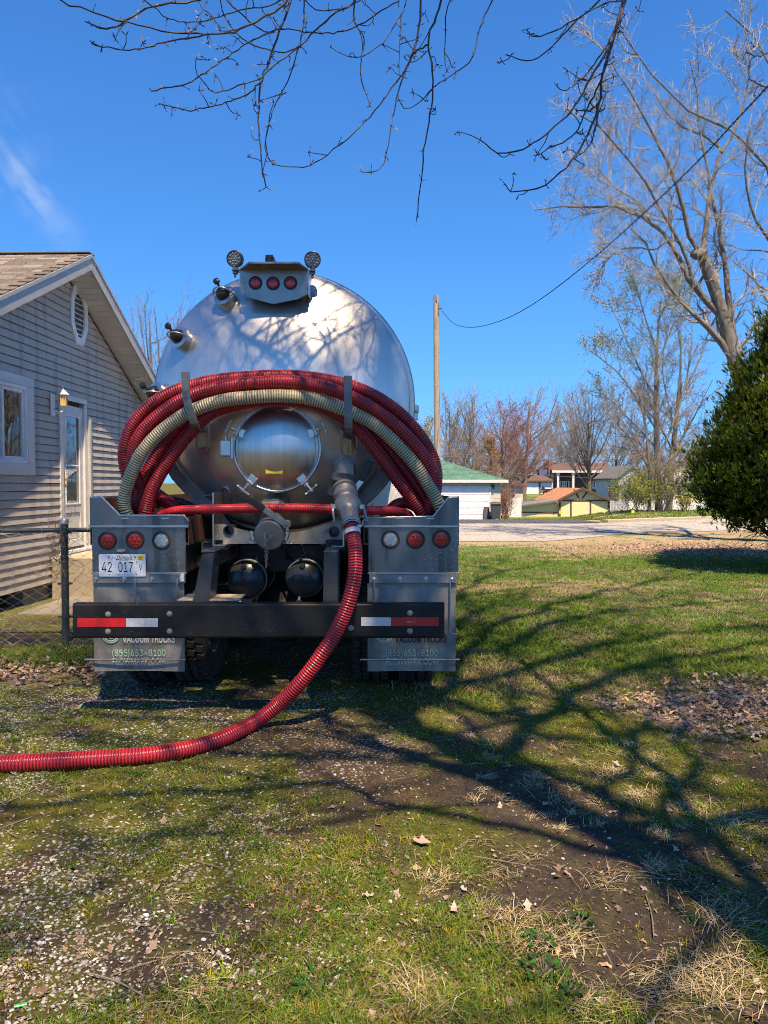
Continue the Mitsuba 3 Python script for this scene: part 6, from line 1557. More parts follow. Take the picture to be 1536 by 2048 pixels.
for pts, w0, w1, Y0, Y1, src in HB_:
    n = len(pts)
    Ys = np.linspace(Y0, Y1, n) + rb.normal(0, 0.03, n)
    P = pxs(pts, Ys)
    r = np.linspace(w0, w1, n) * 0.82 * Ys / F / 2
    if src is not None:
        # carried on up, out of the picture, to the limb it grows from
        C, _ = spline(np.array(src), 60)
        top = P[0]
        ok = C[(C[:, 2] > top[2] + 0.15)]
        tgt = ok[np.argmin(np.linalg.norm(ok - top, axis=1))]
        mid = top + (P[0] - P[1]) * 0.0 + unit(P[0] - P[1]) * 0.35 * np.linalg.norm(tgt - top) + (tgt - top) * 0.18
        P = np.vstack([tgt, mid, P]); r = np.concatenate([[r[0] * 1.7, r[0] * 1.25], r])
    C, L = spline(P, max(10, 5 * len(P)))
    s = np.linspace(0, 1, len(C)); sp = np.linspace(0, 1, len(P))
    rad = np.interp(s, sp, r)
    node = (np.arange(len(C)) % 6 == 0) * 0.18
    C = C + rb.normal(0, 0.0025, C.shape)
    key = part(MP, 'branch', tube(C, rad * (1 + node), 7), 'm_near_twig', smooth=True)
    # buds and short side spurs
    vis = np.nonzero(in_view(C, 0.02))[0]
    k = 2
    while k < len(vis):
        i = vis[k]
        if rb.random() < 0.45:
            d = unit(rb.normal(size=3) * [1, 0.7, 0.9] + [0, 0, 0.25])
            ls = rb.uniform(0.04, 0.13)
            e = C[i] + d * ls
            m = (C[i] + e) / 2 + rb.normal(0, 0.008, 3)
            S = spline([C[i], m, e], 6)[0]
            buds.append(tube(S, np.linspace(0.0032, 0.0018, 6), 5)); bud_at(e, 1.1)
        else:
            bud_at(C[i], 0.8)
        k += rb.integers(2, 6)
    bud_at(C[-1], 1.0)
part(MP, 'bud', cat(buds), 'm_near_twig', kind='stuff')
lv_ = cat(leaflets)
part(MP, 'bud_scale', lv_, 'm_dry_vc', kind='stuff', color=np.tile([[0.36, 0.26, 0.20]], (len(lv_[0]), 1)))


# ---- the big bare tree behind the evergreen on the right
def tree_from(name, label, limb_px, radii_px, Ydepth, rng, levels, mat, twig, group=None, base=None, spread=1.0, leaf=None, K0=10):
    key = thing(name, label, 'tree', group)
    P, R_ = [], []
    for i, (pts, rp) in enumerate(zip(limb_px, radii_px)):
        dy = np.zeros(len(pts)) if i == 0 else np.linspace(0, rng.uniform(-1, 1) * spread * Ydepth * 0.07, len(pts))
        q = pxs(pts, Ydepth + dy)
        if base is not None and i == 0:
            q[0][2] = float(ground_z(q[0][0], Ydepth)) - 0.1
        P.append(q); R_.append(np.array(rp) * (0.9 if i == 0 else 0.72) * Ydepth / F / 2)
    P0, R0 = limbs(P, R_, K0)
    part(key, 'trunk', tubes(P0[:1], R0[:1], 14), mat, smooth=True)
    for i in range(1, len(P0)):
        part(key, 'limb', tubes(P0[i:i + 1], R0[i:i + 1], 9), mat, smooth=True)
    ms, Pc, Rc = [], P0, R0
    for j, lv in enumerate(levels):
        Pc, Rc = grow(Pc, Rc, rng, **lv)
        ms.append(tubes(Pc, Rc, 5 if j == 0 else 3))
    part(key, 'crown', cat(ms), twig, kind='stuff')
    if leaf:
        add_leaves(key, Pc, rng, **leaf)
    return key


def add_leaves(key, P, rng, n, size, c0, c1, mask=None, name='young_leaf'):
    tips = P[:, -1]
    if mask is not None:
        tips = tips[mask(tips)]
    c = tips[rng.integers(0, len(tips), n)] + rng.normal(0, size * 1.6, (n, 3))
    d, s = unit(rng.normal(size=(n, 3))), unit(rng.normal(size=(n, 3)))
    d, s = d * size, s * size * 0.5
    v = np.stack([c, c + d * 0.5 + s, c + d, c + d * 0.5 - s], 1).reshape(-1, 3)
    i = np.arange(n)[:, None] * 4
    col = np.repeat(np.array(c0) + (np.array(c1) - np.array(c0)) * rng.random((n, 1)), 4, axis=0)
    part(key, name, (v, np.vstack([i + [0, 1, 2], i + [0, 2, 3]])), 'm_leaf_vc', kind='stuff', color=col)


rng = np.random.default_rng(31)
big = [
    [(1620, 1085), (1555, 960), (1503, 830), (1470, 730), (1453, 650), (1432, 590), (1421, 550), (1416, 520), (1402, 506)],
    [(1405, 508), (1409, 480), (1415, 432), (1419, 385), (1432, 340), (1443, 305), (1436, 286), (1405, 270), (1370, 257), (1340, 235), (1310, 190)],
    [(1402, 508), (1384, 492), (1375, 460), (1370, 432), (1360, 395), (1348, 354), (1326, 305), (1288, 234), (1255, 174), (1228, 136), (1205, 95)],
    [(1450, 640), (1422, 610), (1387, 575), (1363, 526), (1335, 474), (1297, 443), (1244, 415), (1195, 415), (1122, 413), (1070, 420)],
    [(1482, 760), (1461, 710), (1419, 658), (1380, 621), (1349, 588), (1324, 551), (1304, 520), (1293, 488), (1262, 458)],
    [(1480, 740), (1464, 660), (1457, 600), (1453, 554), (1447, 502), (1436, 450), (1426, 410), (1416, 340), (1400, 270), (1395, 190), (1380, 120)],
    [(1387, 575), (1372, 510), (1353, 474), (1315, 408), (1288, 359), (1244, 305), (1195, 250), (1160, 230)],
    [(1500, 830), (1540, 700), (1575, 560), (1560, 440), (1536, 337), (1478, 272), (1424, 239), (1370, 218), (1326, 180), (1272, 103), (1240, 60)],
    [(1575, 560), (1545, 490), (1520, 455), (1505, 425), (1495, 385), (1490, 330), (1500, 260)],
    [(1540, 700), (1600, 560), (1620, 400), (1590, 250), (1545, 140), (1500, 60), (1450, 20)],
    [(1340, 475), (1310, 500), (1280, 495), (1240, 500), (1200, 530)],
    [(1443, 305), (1470, 260), (1490, 200), (1500, 120), (1490, 60)],
    [(1300, 443), (1270, 400), (1230, 375), (1190, 330)],
    [(1600, 560), (1650, 420), (1700, 250), (1720, 100)]]
bw = [(62, 56, 50, 44, 36, 28, 26, 26, 24), (16, 15, 14, 12, 10, 9, 8, 6, 5, 4, 3), (14, 12, 11, 10, 9, 8, 7, 5, 4, 3, 2), (20, 19, 17, 14, 11, 8, 7, 6, 4, 3), (24, 22, 19, 15, 11, 9, 7, 6, 4), (22, 20, 18, 15, 12, 10, 8, 7, 5, 4, 3), (10, 9, 8, 7, 6, 5, 4, 3),
      (26, 24, 20, 16, 12, 9, 7, 6, 5, 4, 3), (10, 9, 8, 7, 6, 4, 3), (20, 18, 14, 11, 8, 6, 4), (5, 4, 4, 3, 2), (8, 6, 5, 4, 3), (6, 5, 4, 3), (16, 12, 8, 5)]
tree_from('bare_maple', 'tall bare maple with a knotted trunk rising behind the dark evergreen on the right', big, bw, 20.0, rng,
          [dict(n=12, t0=0.15, t1=1.0, ang=48, dang=15, ln=1.0, absl=2.1, taper=0.45, rr=0.55, K=6, curl=0.22, up=0.10, rmin=0.013),
           dict(n=12, t0=0.15, t1=1.0, ang=45, dang=15, ln=0.52, taper=0.4, rr=0.62, K=5, curl=0.22, up=0.08, rmin=0.0075),
           dict(n=4, t0=0.2, t1=1.0, ang=42, dang=15, ln=0.5, taper=0.4, rr=0.65, K=3, curl=0.2, up=0.08, rmin=0.0062)], 'm_bark', 'm_twig_pale', base=True)

kn = px(1397, 508, 20.0)
part('bare_maple', 'knot', (lambda m: (m[0] + 0.05 * (meshkit.fbm(m[0] * 6, 2)[:, None] - 0.5), m[1]))(ball(kn, (0.20, 0.17, 0.15), 3)), 'm_bark', smooth=True)

# ---- the clump of tall bare trees beyond the road, with new leaves, and its shrubs
rng = np.random.default_rng(41)
mid = [
    [(1318, 1022), (1316, 940), (1313, 860), (1312, 780), (1314, 700), (1318, 640), (1322, 600)],
    [(1314, 800), (1290, 760), (1262, 700), (1235, 640), (1215, 600)], [(1313, 740), (1330, 690), (1350, 640), (1365, 590)], [(1313, 860), (1275, 800), (1240, 750), (1205, 720), (1180, 700)],
    [(1316, 900), (1280, 860), (1250, 830), (1222, 800), (1190, 790)], [(1316, 920), (1345, 850), (1365, 790), (1380, 720), (1385, 660)], [(1314, 700), (1295, 650), (1280, 600), (1268, 560)],
    [(1318, 640), (1335, 600), (1345, 560)]]
mw = [(17, 15, 13, 11, 8, 5, 3), (6, 5, 4, 3, 2), (6, 5, 3, 2), (6, 5, 4, 3, 2), (6, 5, 4, 3, 2), (8, 7, 6, 4, 2), (5, 4, 3, 2), (4, 3, 2)]
lvls = [dict(n=12, t0=0.15, t1=1.0, ang=42, dang=14, ln=1.0, absl=2.6, taper=0.4, rr=0.55, K=6, curl=0.19, up=0.14, rmin=0.023),
        dict(n=8, t0=0.15, t1=1.0, ang=42, dang=15, ln=0.5, taper=0.4, rr=0.6, K=4, curl=0.2, up=0.12, rmin=0.0145), dict(n=4, t0=0.2, t1=1.0, ang=40, dang=15, ln=0.5, taper=0.4, rr=0.65, K=3, curl=0.2, up=0.1, rmin=0.0115)]
tree_from('budding_tree', 'tall slender tree across the road with pale new leaves at its upper left', mid, mw, 45.0, rng, lvls, 'm_bark', 'm_twig_grey', base=True,
          leaf=dict(n=5200, size=0.10, c0=(0.16, 0.21, 0.07), c1=(0.30, 0.34, 0.13), mask=lambda t: (t[:, 2] > 6.0) & ((t[:, 0] - 16.2) < 0.35 * (t[:, 2] - 4))))
mid2 = [
    [(1338, 1022), (1342, 940), (1350, 860), (1358, 780), (1362, 720), (1360, 660)], [(1342, 930), (1362, 880), (1385, 840), (1405, 800), (1425, 760)], [(1350, 860), (1335, 800), (1325, 740), (1330, 680)],
    [(1345, 900), (1320, 850), (1300, 800), (1290, 750)], [(1356, 800), (1385, 750), (1410, 690), (1420, 640)], [(1340, 980), (1375, 940), (1410, 920), (1440, 900)], [(1340, 960), (1310, 920), (1290, 900), (1270, 880), (1245, 870)]]
mw2 = [(15, 13, 11, 8, 5, 3), (7, 6, 4, 3, 2), (6, 4, 3, 2), (6, 5, 3, 2), (6, 5, 3, 2), (7, 5, 4, 2), (6, 5, 4, 3, 2)]
tree_from('bare_tree', 'bare twiggy tree crowding close on the right of the budding one across the road', mid2, mw2, 46.5, rng, lvls, 'm_bark', 'm_twig_brown', base=True)
mid3 = [[(1298, 1022), (1300, 960), (1296, 900), (1290, 850), (1280, 800)], [(1299, 940), (1275, 900), (1255, 870), (1235, 850)], [(1297, 900), (1310, 850), (1315, 800)], [(1330, 1020), (1365, 960), (1390, 925), (1420, 905)]]
mw3 = [(9, 8, 6, 4, 2), (4, 3, 2, 2), (4, 3, 2), (6, 5, 3, 2)]
tree_from('bare_tree', 'thin bare tree leaning left at the foot of the budding one across the road', mid3, mw3, 44.0, rng, lvls, 'm_bark', 'm_twig_brown', base=True)
rs = np.random.default_rng(6)


def shrub(name, label, c, R_, Hh, n, mat, leafn=0, leafc=((0.2, 0.24, 0.05), (0.36, 0.36, 0.10)), seed=1, size=0.09, group=None, rm=0.009):
    """Many stems from one base."""
    rg = np.random.default_rng(seed)
    key = thing(name, label, 'shrub', group)
    b = np.array(c) + rg.normal(0, R_ * 0.22, (n, 3)) * [1, 1, 0]
    b[:, 2] = ground_z(b[:, 0], b[:, 1]) - 0.03
    t = b + rg.normal(0, R_ * 0.5, (n, 3)) * [1, 1, 0]
    t[:, 2] = b[:, 2] + Hh * rg.uniform(0.5, 1.0, n)
    m = (b + t) / 2 + rg.normal(0, R_ * 0.12, (n, 3))
    P = np.stack([spline([x, y, z], 7)[0] for x, y, z in zip(b, m, t)])
    Rr = np.linspace(1, 0.4, 7)[None] * rg.uniform(1.0, 2.0, n)[:, None] * rm
    P1, R1 = grow(P, Rr, rg, 10, 0.2, 1, 38, 14, 0.4, 0.4, 0.6, 5, 0.2, 0.15, rm * 0.6)
    P2, R2 = grow(P1, R1, rg, 5, 0.2, 1, 38, 14, 0.5, 0.4, 0.7, 3, 0.2, 0.1, rm * 0.5)
    part(key, 'stem', tubes(P, Rr, 5), mat, kind='stuff')
    part(key, 'twig', cat([tubes(P1, R1, 4), tubes(P2, R2, 3)]), mat, kind='stuff')
    if leafn:
        add_leaves(key, np.concatenate([P2, P1[:, -3:]]), rg, leafn, size, *leafc)
    return key


q = px(1312, 1020, 43.5)
shrub('leafing_shrub', 'yellow green leafing shrub at the foot of the bare trees across the road', (q[0] - 1.0, 43.5, 0), 1.5, 2.3, 34, 'm_twig_brown', 6000, seed=3, size=0.085)
q = px(1345, 1020, 42.8)
shrub('brown_shrub', 'tangle of brown stems around the trunks of the bare trees across the road', (q[0] - 0.3, 43.6, 0), 0.9, 3.4, 36, 'm_twig_brown', 300, seed=4)
q = px(1375, 1022, 44)
shrub('green_shrub', 'small pale shrub between the bare trees and the evergreen', (q[0], 44, 0), 0.7, 1.3, 16, 'm_twig_tan', 700, seed=5)
q = px(1012, 1035, 56)
shrub('red_shrub', 'reddish twiggy shrub between the wheeled bin and the yellow garage', (q[0], 56, 0), 0.9, 2.4, 22, 'm_twig_red', 0, seed=6, rm=0.014)
q = px(1006, 980, 62)
shrub('dark_shrub', 'dense dark brown shrub behind the corner of the white doored garage', (q[0], 62, 0), 1.4, 4.2, 30, 'm_twig_brown', 0, seed=7, rm=0.02)


# ---- trees further back, one by one
def far_tree(name, label, x, yb, yt, wpx, Y, twig, seed, form='round', n1=16, dens=1.0, lean=0, group=None, trunk_px=None, leaf=None, bark='m_bark_dark'):
    rg = np.random.default_rng(seed)
    key = thing(name, label, 'tree', group)
    b, t = px(x, yb, Y), px(x + lean, yt, Y)
    b[2] = float(ground_z(b[0], Y)) - 0.1
    Hh, W = t[2] - b[2], wpx * 1.2 * Y / F / 2
    k = 9
    s = np.linspace(0, 1, k)
    ax = b + (t - b) * s[:, None] * [[1, 1, 0.9]] + rg.normal(0, Hh * 0.008, (k, 3)) * (s[:, None] > 0)
    r0 = (trunk_px * Y / F / 2) if trunk_px else Hh * 0.017
    P0, R0 = ax[None], (r0 * (1 - 0.85 * s))[None]
    start = {'round': 0.25, 'fan': 0.18, 'cone': 0.08}[form]
    n = n1
    u = rg.uniform(start, 0.92, n)
    i = (u * (k - 1)).astype(int)
    pos = ax[i] + (ax[np.minimum(i + 1, k - 1)] - ax[i]) * ((u * (k - 1)) - i)[:, None]
    a = rg.uniform(0, 2 * math.pi, n)
    if form == 'cone':
        end = pos + np.stack([np.cos(a), np.sin(a), 0 * a], 1) * (W * (1.02 - u))[:, None] + np.array([0, 0, 1.0]) * (Hh * 0.16 * rg.uniform(0.4, 1, n))[:, None]
    else:
        # tips spread over the outline of the crown
        cz, ch = b[2] + Hh * (0.60 if form == 'round' else 0.62), Hh * (0.40 if form == 'round' else 0.38)
        el = np.arcsin(rg.uniform(-0.55 if form == 'round' else -0.1, 1.0, n))
        end = np.stack([b[0] + lean * Y / F + np.cos(a) * np.cos(el) * W, b[1] + np.sin(a) * np.cos(el) * W, cz + np.sin(el) * ch], 1)
        low = end[:, 2] < pos[:, 2] + 0.1 * Hh
        pos[low] = ax[int(start * (k - 1))] + rg.normal(0, 0.02, (low.sum(), 3))
    d = np.array([0, 0, 1.0])
    mid_ = pos * 0.5 + end * 0.5 + d * (Hh * (-0.035 if form == 'fan' else 0.02)) + rg.normal(0, Hh * 0.02, (n, 3))
    PL = np.stack([spline([p_, m_, e_], 8)[0] for p_, m_, e_ in zip(pos, mid_, end)])
    RL = np.linspace(1, 0.3, 8)[None] * (r0 * 0.34 * (1 - 0.55 * u))[:, None]
    rm = 0.00015 * Y
    P1, R1 = grow(PL, RL, rg, max(3, int(10 * dens)), 0.2, 1.0, 36, 12, 0.42, 0.35, 0.5, 4, 0.15, 0.14 if form != 'cone' else 0.25, rm * 1.5)
    P2, R2 = grow(P1, R1, rg, max(3, int(7 * dens)), 0.15, 1.0, 36, 13, 0.5, 0.35, 0.6, 3, 0.15, 0.12, rm)
    part(key, 'trunk', tubes(P0, R0, 9), bark, smooth=True)
    part(key, 'limb', tubes(PL, RL, 5), bark, kind='stuff')
    part(key, 'crown', cat([tubes(P1, R1, 3), tubes(P2, R2, 3)]), twig, kind='stuff')
    if leaf:
        add_leaves(key, P2, rg, **leaf)
    return key


far_tree('willow', 'yellowish tree just left of the utility pole, beside the tank', 846, 940, 826, 74, 74, 'm_twig_yellow', 1, n1=22, leaf=dict(n=1500, size=0.14, c0=(0.22, 0.19, 0.07), c1=(0.36, 0.30, 0.12)))
far_tree('bare_tree', 'bare grey tree right behind the utility pole above the green roof', 900, 960, 786, 70, 78, 'm_twig_grey', 2, 'fan', n1=20)
far_tree('bare_tree', 'bare grey tree above the green roof, second to the right of the pole', 938, 960, 790, 74, 80, 'm_twig_grey', 3, 'fan', n1=20)
far_tree('bare_tree', 'low bare brown tree above the green roof just right of the pole', 918, 965, 846, 84, 70, 'm_twig_brown', 4, n1=20)
far_tree('red_maple', 'red budded maple with a dense reddish crown left of the brick house', 1006, 975, 800, 150, 92, 'm_twig_red', 5, n1=40, dens=1.1, leaf=dict(n=7000, size=0.14, c0=(0.24, 0.10, 0.085), c1=(0.36, 0.17, 0.14)))
far_tree('tan_tree', 'tan brown conical tree beside the green roof of the garage', 981, 975, 862, 66, 66, 'm_twig_tan', 6, 'cone', n1=46, leaf=dict(n=1800, size=0.12, c0=(0.24, 0.14, 0.06), c1=(0.36, 0.23, 0.11)))
far_tree('oak_tree', 'broad bare tree with a thick trunk standing left of the brick house chimney', 1047, 990, 774, 150, 105, 'm_twig_grey', 7, n1=26, lean=14, trunk_px=13)
far_tree('bare_tree', 'hazy bare tree between the broad thick trunked tree and the fan shaped one', 1122, 960, 828, 76, 175, 'm_twig_grey', 8, 'fan', n1=22)
far_tree('fan_tree', 'fan shaped bare tree standing in front of the brick house porch', 1178, 985, 772, 150, 118, 'm_twig_grey', 9, 'fan', n1=34, dens=1.1, trunk_px=10)
far_tree('bare_tree', 'bare tree behind the right end of the brick house', 1232, 975, 820, 100, 160, 'm_twig_brown', 10, n1=22)
far_tree('bare_tree', 'bare tree behind the pale grey house', 1275, 970, 850, 80, 150, 'm_twig_grey', 11, n1=20)
far_tree('bare_tree', 'bare brown tree behind the low cream house', 1400, 960, 840, 120, 110, 'm_twig_brown', 12, n1=24)
far_tree('bare_tree', 'bare grey tree seen between the house roof and the tank', 296, 960, 592, 190, 42, 'm_twig_grey', 13, 'fan', n1=26, dens=1.0, bark='m_bark')
far_tree('bare_tree', 'faint bare tree far behind the brown roofed low house', 1020, 955, 850, 80, 150, 'm_twig_brown', 14, n1=20)
far_tree('bare_tree', 'faint bare tree far behind the roof of the brick house', 1155, 950, 840, 90, 200, 'm_twig_grey', 15, n1=20)
far_tree('bare_tree', 'bare tree beyond the evergreen at the right edge', 1500, 990, 800, 150, 85, 'm_twig_brown', 16, n1=22)
# far woods, too far to tell apart: one mass of stems and twigs
rw = np.random.default_rng(20)
ms = []
N = 180
X_ = rw.uniform(-40, 170, N); Yw = rw.uniform(215, 300, N)
zb_ = ground_z(X_, Yw)
Hh = rw.uniform(9, 15, N)
K = 5
P = np.stack([np.stack([X_ + rw.normal(0, .3, N), Yw, zb_ + Hh * s], 1) for s in np.linspace(0, 1, K)], 1)
R_ = np.linspace(0.22, 0.06, K)[None].repeat(N, 0)
P1, R1 = grow(P, R_, rw, 10, 0.2, 1.0, 40, 14, 0.42, 0.5, 0.5, 4, 0.15, 0.15, 0.07)
P2, R2 = grow(P1, R1, rw, 4, 0.2, 1.0, 38, 14, 0.5, 0.4, 0.6, 3, 0.15, 0.1, 0.075)
obj('distant_woods', cat([tubes(P, R_, 4), tubes(P1, R1, 3), tubes(P2, R2, 3)]), 'm_twig_brown', 'far off band of bare brown woods along the horizon', 'woods', kind='stuff')

# ---------------------------------------------------------------- the dark evergreen on the right
EV = thing('evergreen', 'large dense dark green evergreen bush at the right edge, bare twigs at its base', 'tree')
rg = np.random.default_rng(8)
lobes = [((8.0, 13.6, 1.85), (2.65, 2.3, 1.35)), ((8.1, 13.8, 3.1), (2.05, 2.0, 1.5)), ((8.5, 13.9, 4.1), (1.85, 1.7, 1.4)), ((7.0, 13.0, 2.4), (1.5, 1.3, 1.05)), ((6.5, 13.3, 1.55), (1.2, 1.2, 0.98)), ((7.6, 12.6, 3.1), (1.0, 0.9, 0.95)),
         ((7.4, 13.4, 3.95), (0.9, 0.9, 0.9)), ((9.2, 12.9, 2.6), (1.6, 1.4, 1.6)), ((8.0, 13.3, 4.75), (0.95, 0.95, 0.85)), ((8.7, 13.6, 5.5), (0.9, 0.8, 0.9)), ((7.25, 12.4, 1.45), (1.0, 0.8, 0.6))]
cs, ds = [], []
for (c, r) in lobes:
    m = int(2800 * (r[0] * r[1] * r[2])**(2 / 3))
    d = unit(rg.normal(size=(m, 3)))
    bump = np.clip(0.87 + 0.62 * (meshkit.fbm(d * 4.2 + np.array(c), 3, seed=2) - 0.5) + rg.normal(0, 0.035, m), 0, 1.06) - 0.16 * (rg.random(m) < 0.35) * rg.random(m)
    p = np.array(c) + d * np.array(r) * bump[:, None]
    ds.append(unit(d / np.array(r))); cs.append(p)
C_, D_ = np.vstack(cs), np.vstack(ds)
deep = np.zeros(len(C_), bool)
for (c, r) in lobes:
    deep |= (((C_ - c) / np.array(r))**2).sum(1) < 0.72**2
lift = 0.40 + 0.50 * np.clip((C_[:, 0] - 6.1) / 0.9, 0, 1) + 0.16 * meshkit.noise(C_ * 2.5)
ok = ~deep & (C_[:, 2] > lift)
C_, D_ = C_[ok], D_[ok]
n = len(C_)
up = unit(D_ * 0.7 + np.array([0, 0, 1.05]) + rg.normal(0, 0.28, (n, 3)))
sd = unit(np.cross(up, rg.normal(size=(n, 3))))
size = rg.uniform(0.07, 0.15, n) * (1 + 0.9 * (rg.random(n) < 0.12))
V, Fc, at0 = [], [], 0
tone = rg.normal(0, 0.2, n) + 2.3 * (meshkit.fbm(C_ * 1.7, 2, seed=6) - 0.5)
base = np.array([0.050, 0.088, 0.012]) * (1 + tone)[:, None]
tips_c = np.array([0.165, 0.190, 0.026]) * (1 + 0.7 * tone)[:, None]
cols = []
for k in range(6):           # six slender fingers to a spray, in a loose fan
    a = (k - 2.5) / 2.5 * 0.75 + rg.normal(0, 0.12, n)
    L = size * (1.0 - 0.22 * np.abs(k - 2.5)) * rg.uniform(0.8, 1.2, n)
    dd = unit(up * np.cos(a)[:, None] + sd * np.sin(a)[:, None] + rg.normal(0, 0.12, (n, 3)))
    w = unit(np.cross(dd, D_ + rg.normal(0, 0.4, (n, 3)))) * (size * 0.085)[:, None]
    o = C_ - up * (size * 0.25)[:, None]
    V.append(np.stack([o, o + dd * (L * 0.55)[:, None] + w, o + dd * L[:, None], o + dd * (L * 0.55)[:, None] - w], 1))
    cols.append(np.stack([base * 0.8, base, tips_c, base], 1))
V = np.stack(V, 1).reshape(-1, 3)
i = np.arange(len(V) // 4)[:, None] * 4
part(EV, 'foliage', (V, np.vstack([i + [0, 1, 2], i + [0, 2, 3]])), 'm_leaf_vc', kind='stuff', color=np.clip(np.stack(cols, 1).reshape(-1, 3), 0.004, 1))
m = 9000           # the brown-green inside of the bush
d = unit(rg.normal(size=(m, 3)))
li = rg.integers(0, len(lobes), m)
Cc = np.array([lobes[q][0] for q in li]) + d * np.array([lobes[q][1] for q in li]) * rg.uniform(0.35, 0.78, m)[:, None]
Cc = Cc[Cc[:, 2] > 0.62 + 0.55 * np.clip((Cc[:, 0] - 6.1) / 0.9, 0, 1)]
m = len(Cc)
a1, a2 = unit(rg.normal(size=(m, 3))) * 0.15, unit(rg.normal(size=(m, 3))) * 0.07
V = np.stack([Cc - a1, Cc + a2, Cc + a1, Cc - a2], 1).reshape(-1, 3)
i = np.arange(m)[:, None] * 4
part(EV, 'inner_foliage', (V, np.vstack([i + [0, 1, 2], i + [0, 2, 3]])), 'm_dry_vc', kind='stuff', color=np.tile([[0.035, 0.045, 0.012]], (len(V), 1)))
ms = []
for k in range(12):
    b = np.array([7.6 + rg.normal(0, 0.45), 13.3 + rg.normal(0, 0.4), -0.05])
    e = b + [rg.uniform(-1.35, 0.9), rg.uniform(-0.9, 0.8), rg.uniform(1.2, 2.6)]
    ms.append([b, b * 0.6 + e * 0.4 + [0, 0, -0.15 + rg.uniform(-0.1, 0.3)], e])
Pst = np.stack([spline(p, 9)[0] for p in ms])
Rst = np.linspace(1, 0.45, 9)[None] * rg.uniform(0.035, 0.085, len(ms))[:, None]
for k in range(len(ms)):
    part(EV, 'stem', tubes(Pst[k:k + 1], Rst[k:k + 1], 8), 'm_conifer_wood', smooth=True)
P1, R1 = grow(Pst, Rst, rg, 12, 0.15, 1.0, 50, 15, 0.45, 0.3, 0.4, 6, 0.2, 0.0, 0.006)
P2, R2 = grow(P1, R1, rg, 7, 0.2, 1.0, 45, 15, 0.5, 0.3, 0.5, 4, 0.2, -0.02, 0.004)
part(EV, 'bare_twig', cat([tubes(P1, R1, 5), tubes(P2, R2, 3)]), 'm_conifer_wood', kind='stuff')
# ---------------------------------------------------------------- what lies and grows on the ground
rg = np.random.default_rng(101)


def np_ss(a, b, x):
    return smooth_terrain(a, b, x) if b > a else 1 - smooth_terrain(b, a, x)


def fb2(x, y):
    return meshkit.fbm(np.stack([x, y, x * 0], -1), 2)


def zone_np(x, y):
    return zones(x, y, fb2, np_ss)


def litter_np(x, y):
    n = meshkit.fbm(np.stack([x * 3.2, y * 3.2, x * 0 + 2], -1), 3)
    return np.max([np_ss(1.3, 0.5, np.sqrt(((x - a) / c)**2 + ((y - b) / d)**2) + 1.3 * (n - 0.5)) for a, b, c, d in LITTER], axis=0)


def bare_np(x, y):
    n = meshkit.fbm(np.stack([x * 3.2, y * 3.2, x * 0 + 2], -1), 3)
    return np.max([np_ss(1.2, 0.7, np.sqrt(((x - a) / c)**2 + ((y - b) / d)**2) + 1.4 * (n - 0.5)) for a, b, c, d in BARE], axis=0)


def scatter(n, y0, y1, power=1.6, wide=0.62):
    """Points on the ground, thinning out with distance."""
    u = rg.random(n)
    k = 1 - power
    Y = (y0**k + u * (y1**k - y0**k))**(1 / k) if abs(k) > 1e-6 else y0 * (y1 / y0)**u
    X = rg.uniform(-1, 1, n) * (wide * Y + 0.15)
    return X, Y


def free(x, y):
    """Not under the truck's wheels, the steps or the house."""
    return ~((x < -4.3 + 0.03 * (y - 10.9)) & (y > 6.5)) & ~((x < -3.05) & (x > -4.6) & (y > 8.6) & (y < 12))


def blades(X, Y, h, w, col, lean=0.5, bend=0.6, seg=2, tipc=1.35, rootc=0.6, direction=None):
    """Grass blades: tapering strips that lean and curl over."""
    n = len(X)
    a = rg.uniform(0, 2 * math.pi, n) if direction is None else direction
    d = np.stack([np.cos(a), np.sin(a), a * 0], 1)
    s = np.stack([-np.sin(a + rg.normal(0, .5, n)), np.cos(a), a * 0], 1)
    b = np.stack([X, Y, ground_z(X, Y) - 0.004], 1)
    le, be = np.abs(rg.normal(lean, 0.25, n))[:, None], np.abs(rg.normal(bend, 0.3, n))[:, None]
    rows, cr = [], []
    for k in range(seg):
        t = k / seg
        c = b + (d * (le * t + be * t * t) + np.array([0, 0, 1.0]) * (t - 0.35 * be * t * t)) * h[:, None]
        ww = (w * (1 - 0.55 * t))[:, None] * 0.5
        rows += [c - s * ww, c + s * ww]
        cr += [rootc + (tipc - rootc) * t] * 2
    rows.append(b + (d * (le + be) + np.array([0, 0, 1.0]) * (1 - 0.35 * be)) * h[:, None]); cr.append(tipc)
    V = np.stack(rows, 1)
    m = len(rows)
    f = []
    for k in range(seg - 1):
        o = 2 * k
        f += [[o, o + 1, o + 3], [o, o + 3, o + 2]]
    f.append([2 * seg - 2, 2 * seg - 1, 2 * seg])
    Fc = (np.arange(n)[:, None, None] * m + np.array(f)[None]).reshape(-1, 3)
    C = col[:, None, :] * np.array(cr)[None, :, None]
    return (V.reshape(-1, 3), Fc), np.clip(C.reshape(-1, 3), 0.003, 0.95)


def emit(name, ms, mat, label, cat_name):
    m = cat([q[0] for q in ms])
    obj(name, m, mat, label, cat_name, kind='stuff', color=np.vstack([q[1] for q in ms]))


GREENS = np.array([(0.125, 0.225, 0.028), (0.165, 0.240, 0.032), (0.080, 0.175, 0.028), (0.205, 0.230, 0.045)])
STRAWS = np.array([(0.40, 0.31, 0.17), (0.30, 0.22, 0.12), (0.50, 0.42, 0.27), (0.22, 0.165, 0.095)])

grass = []
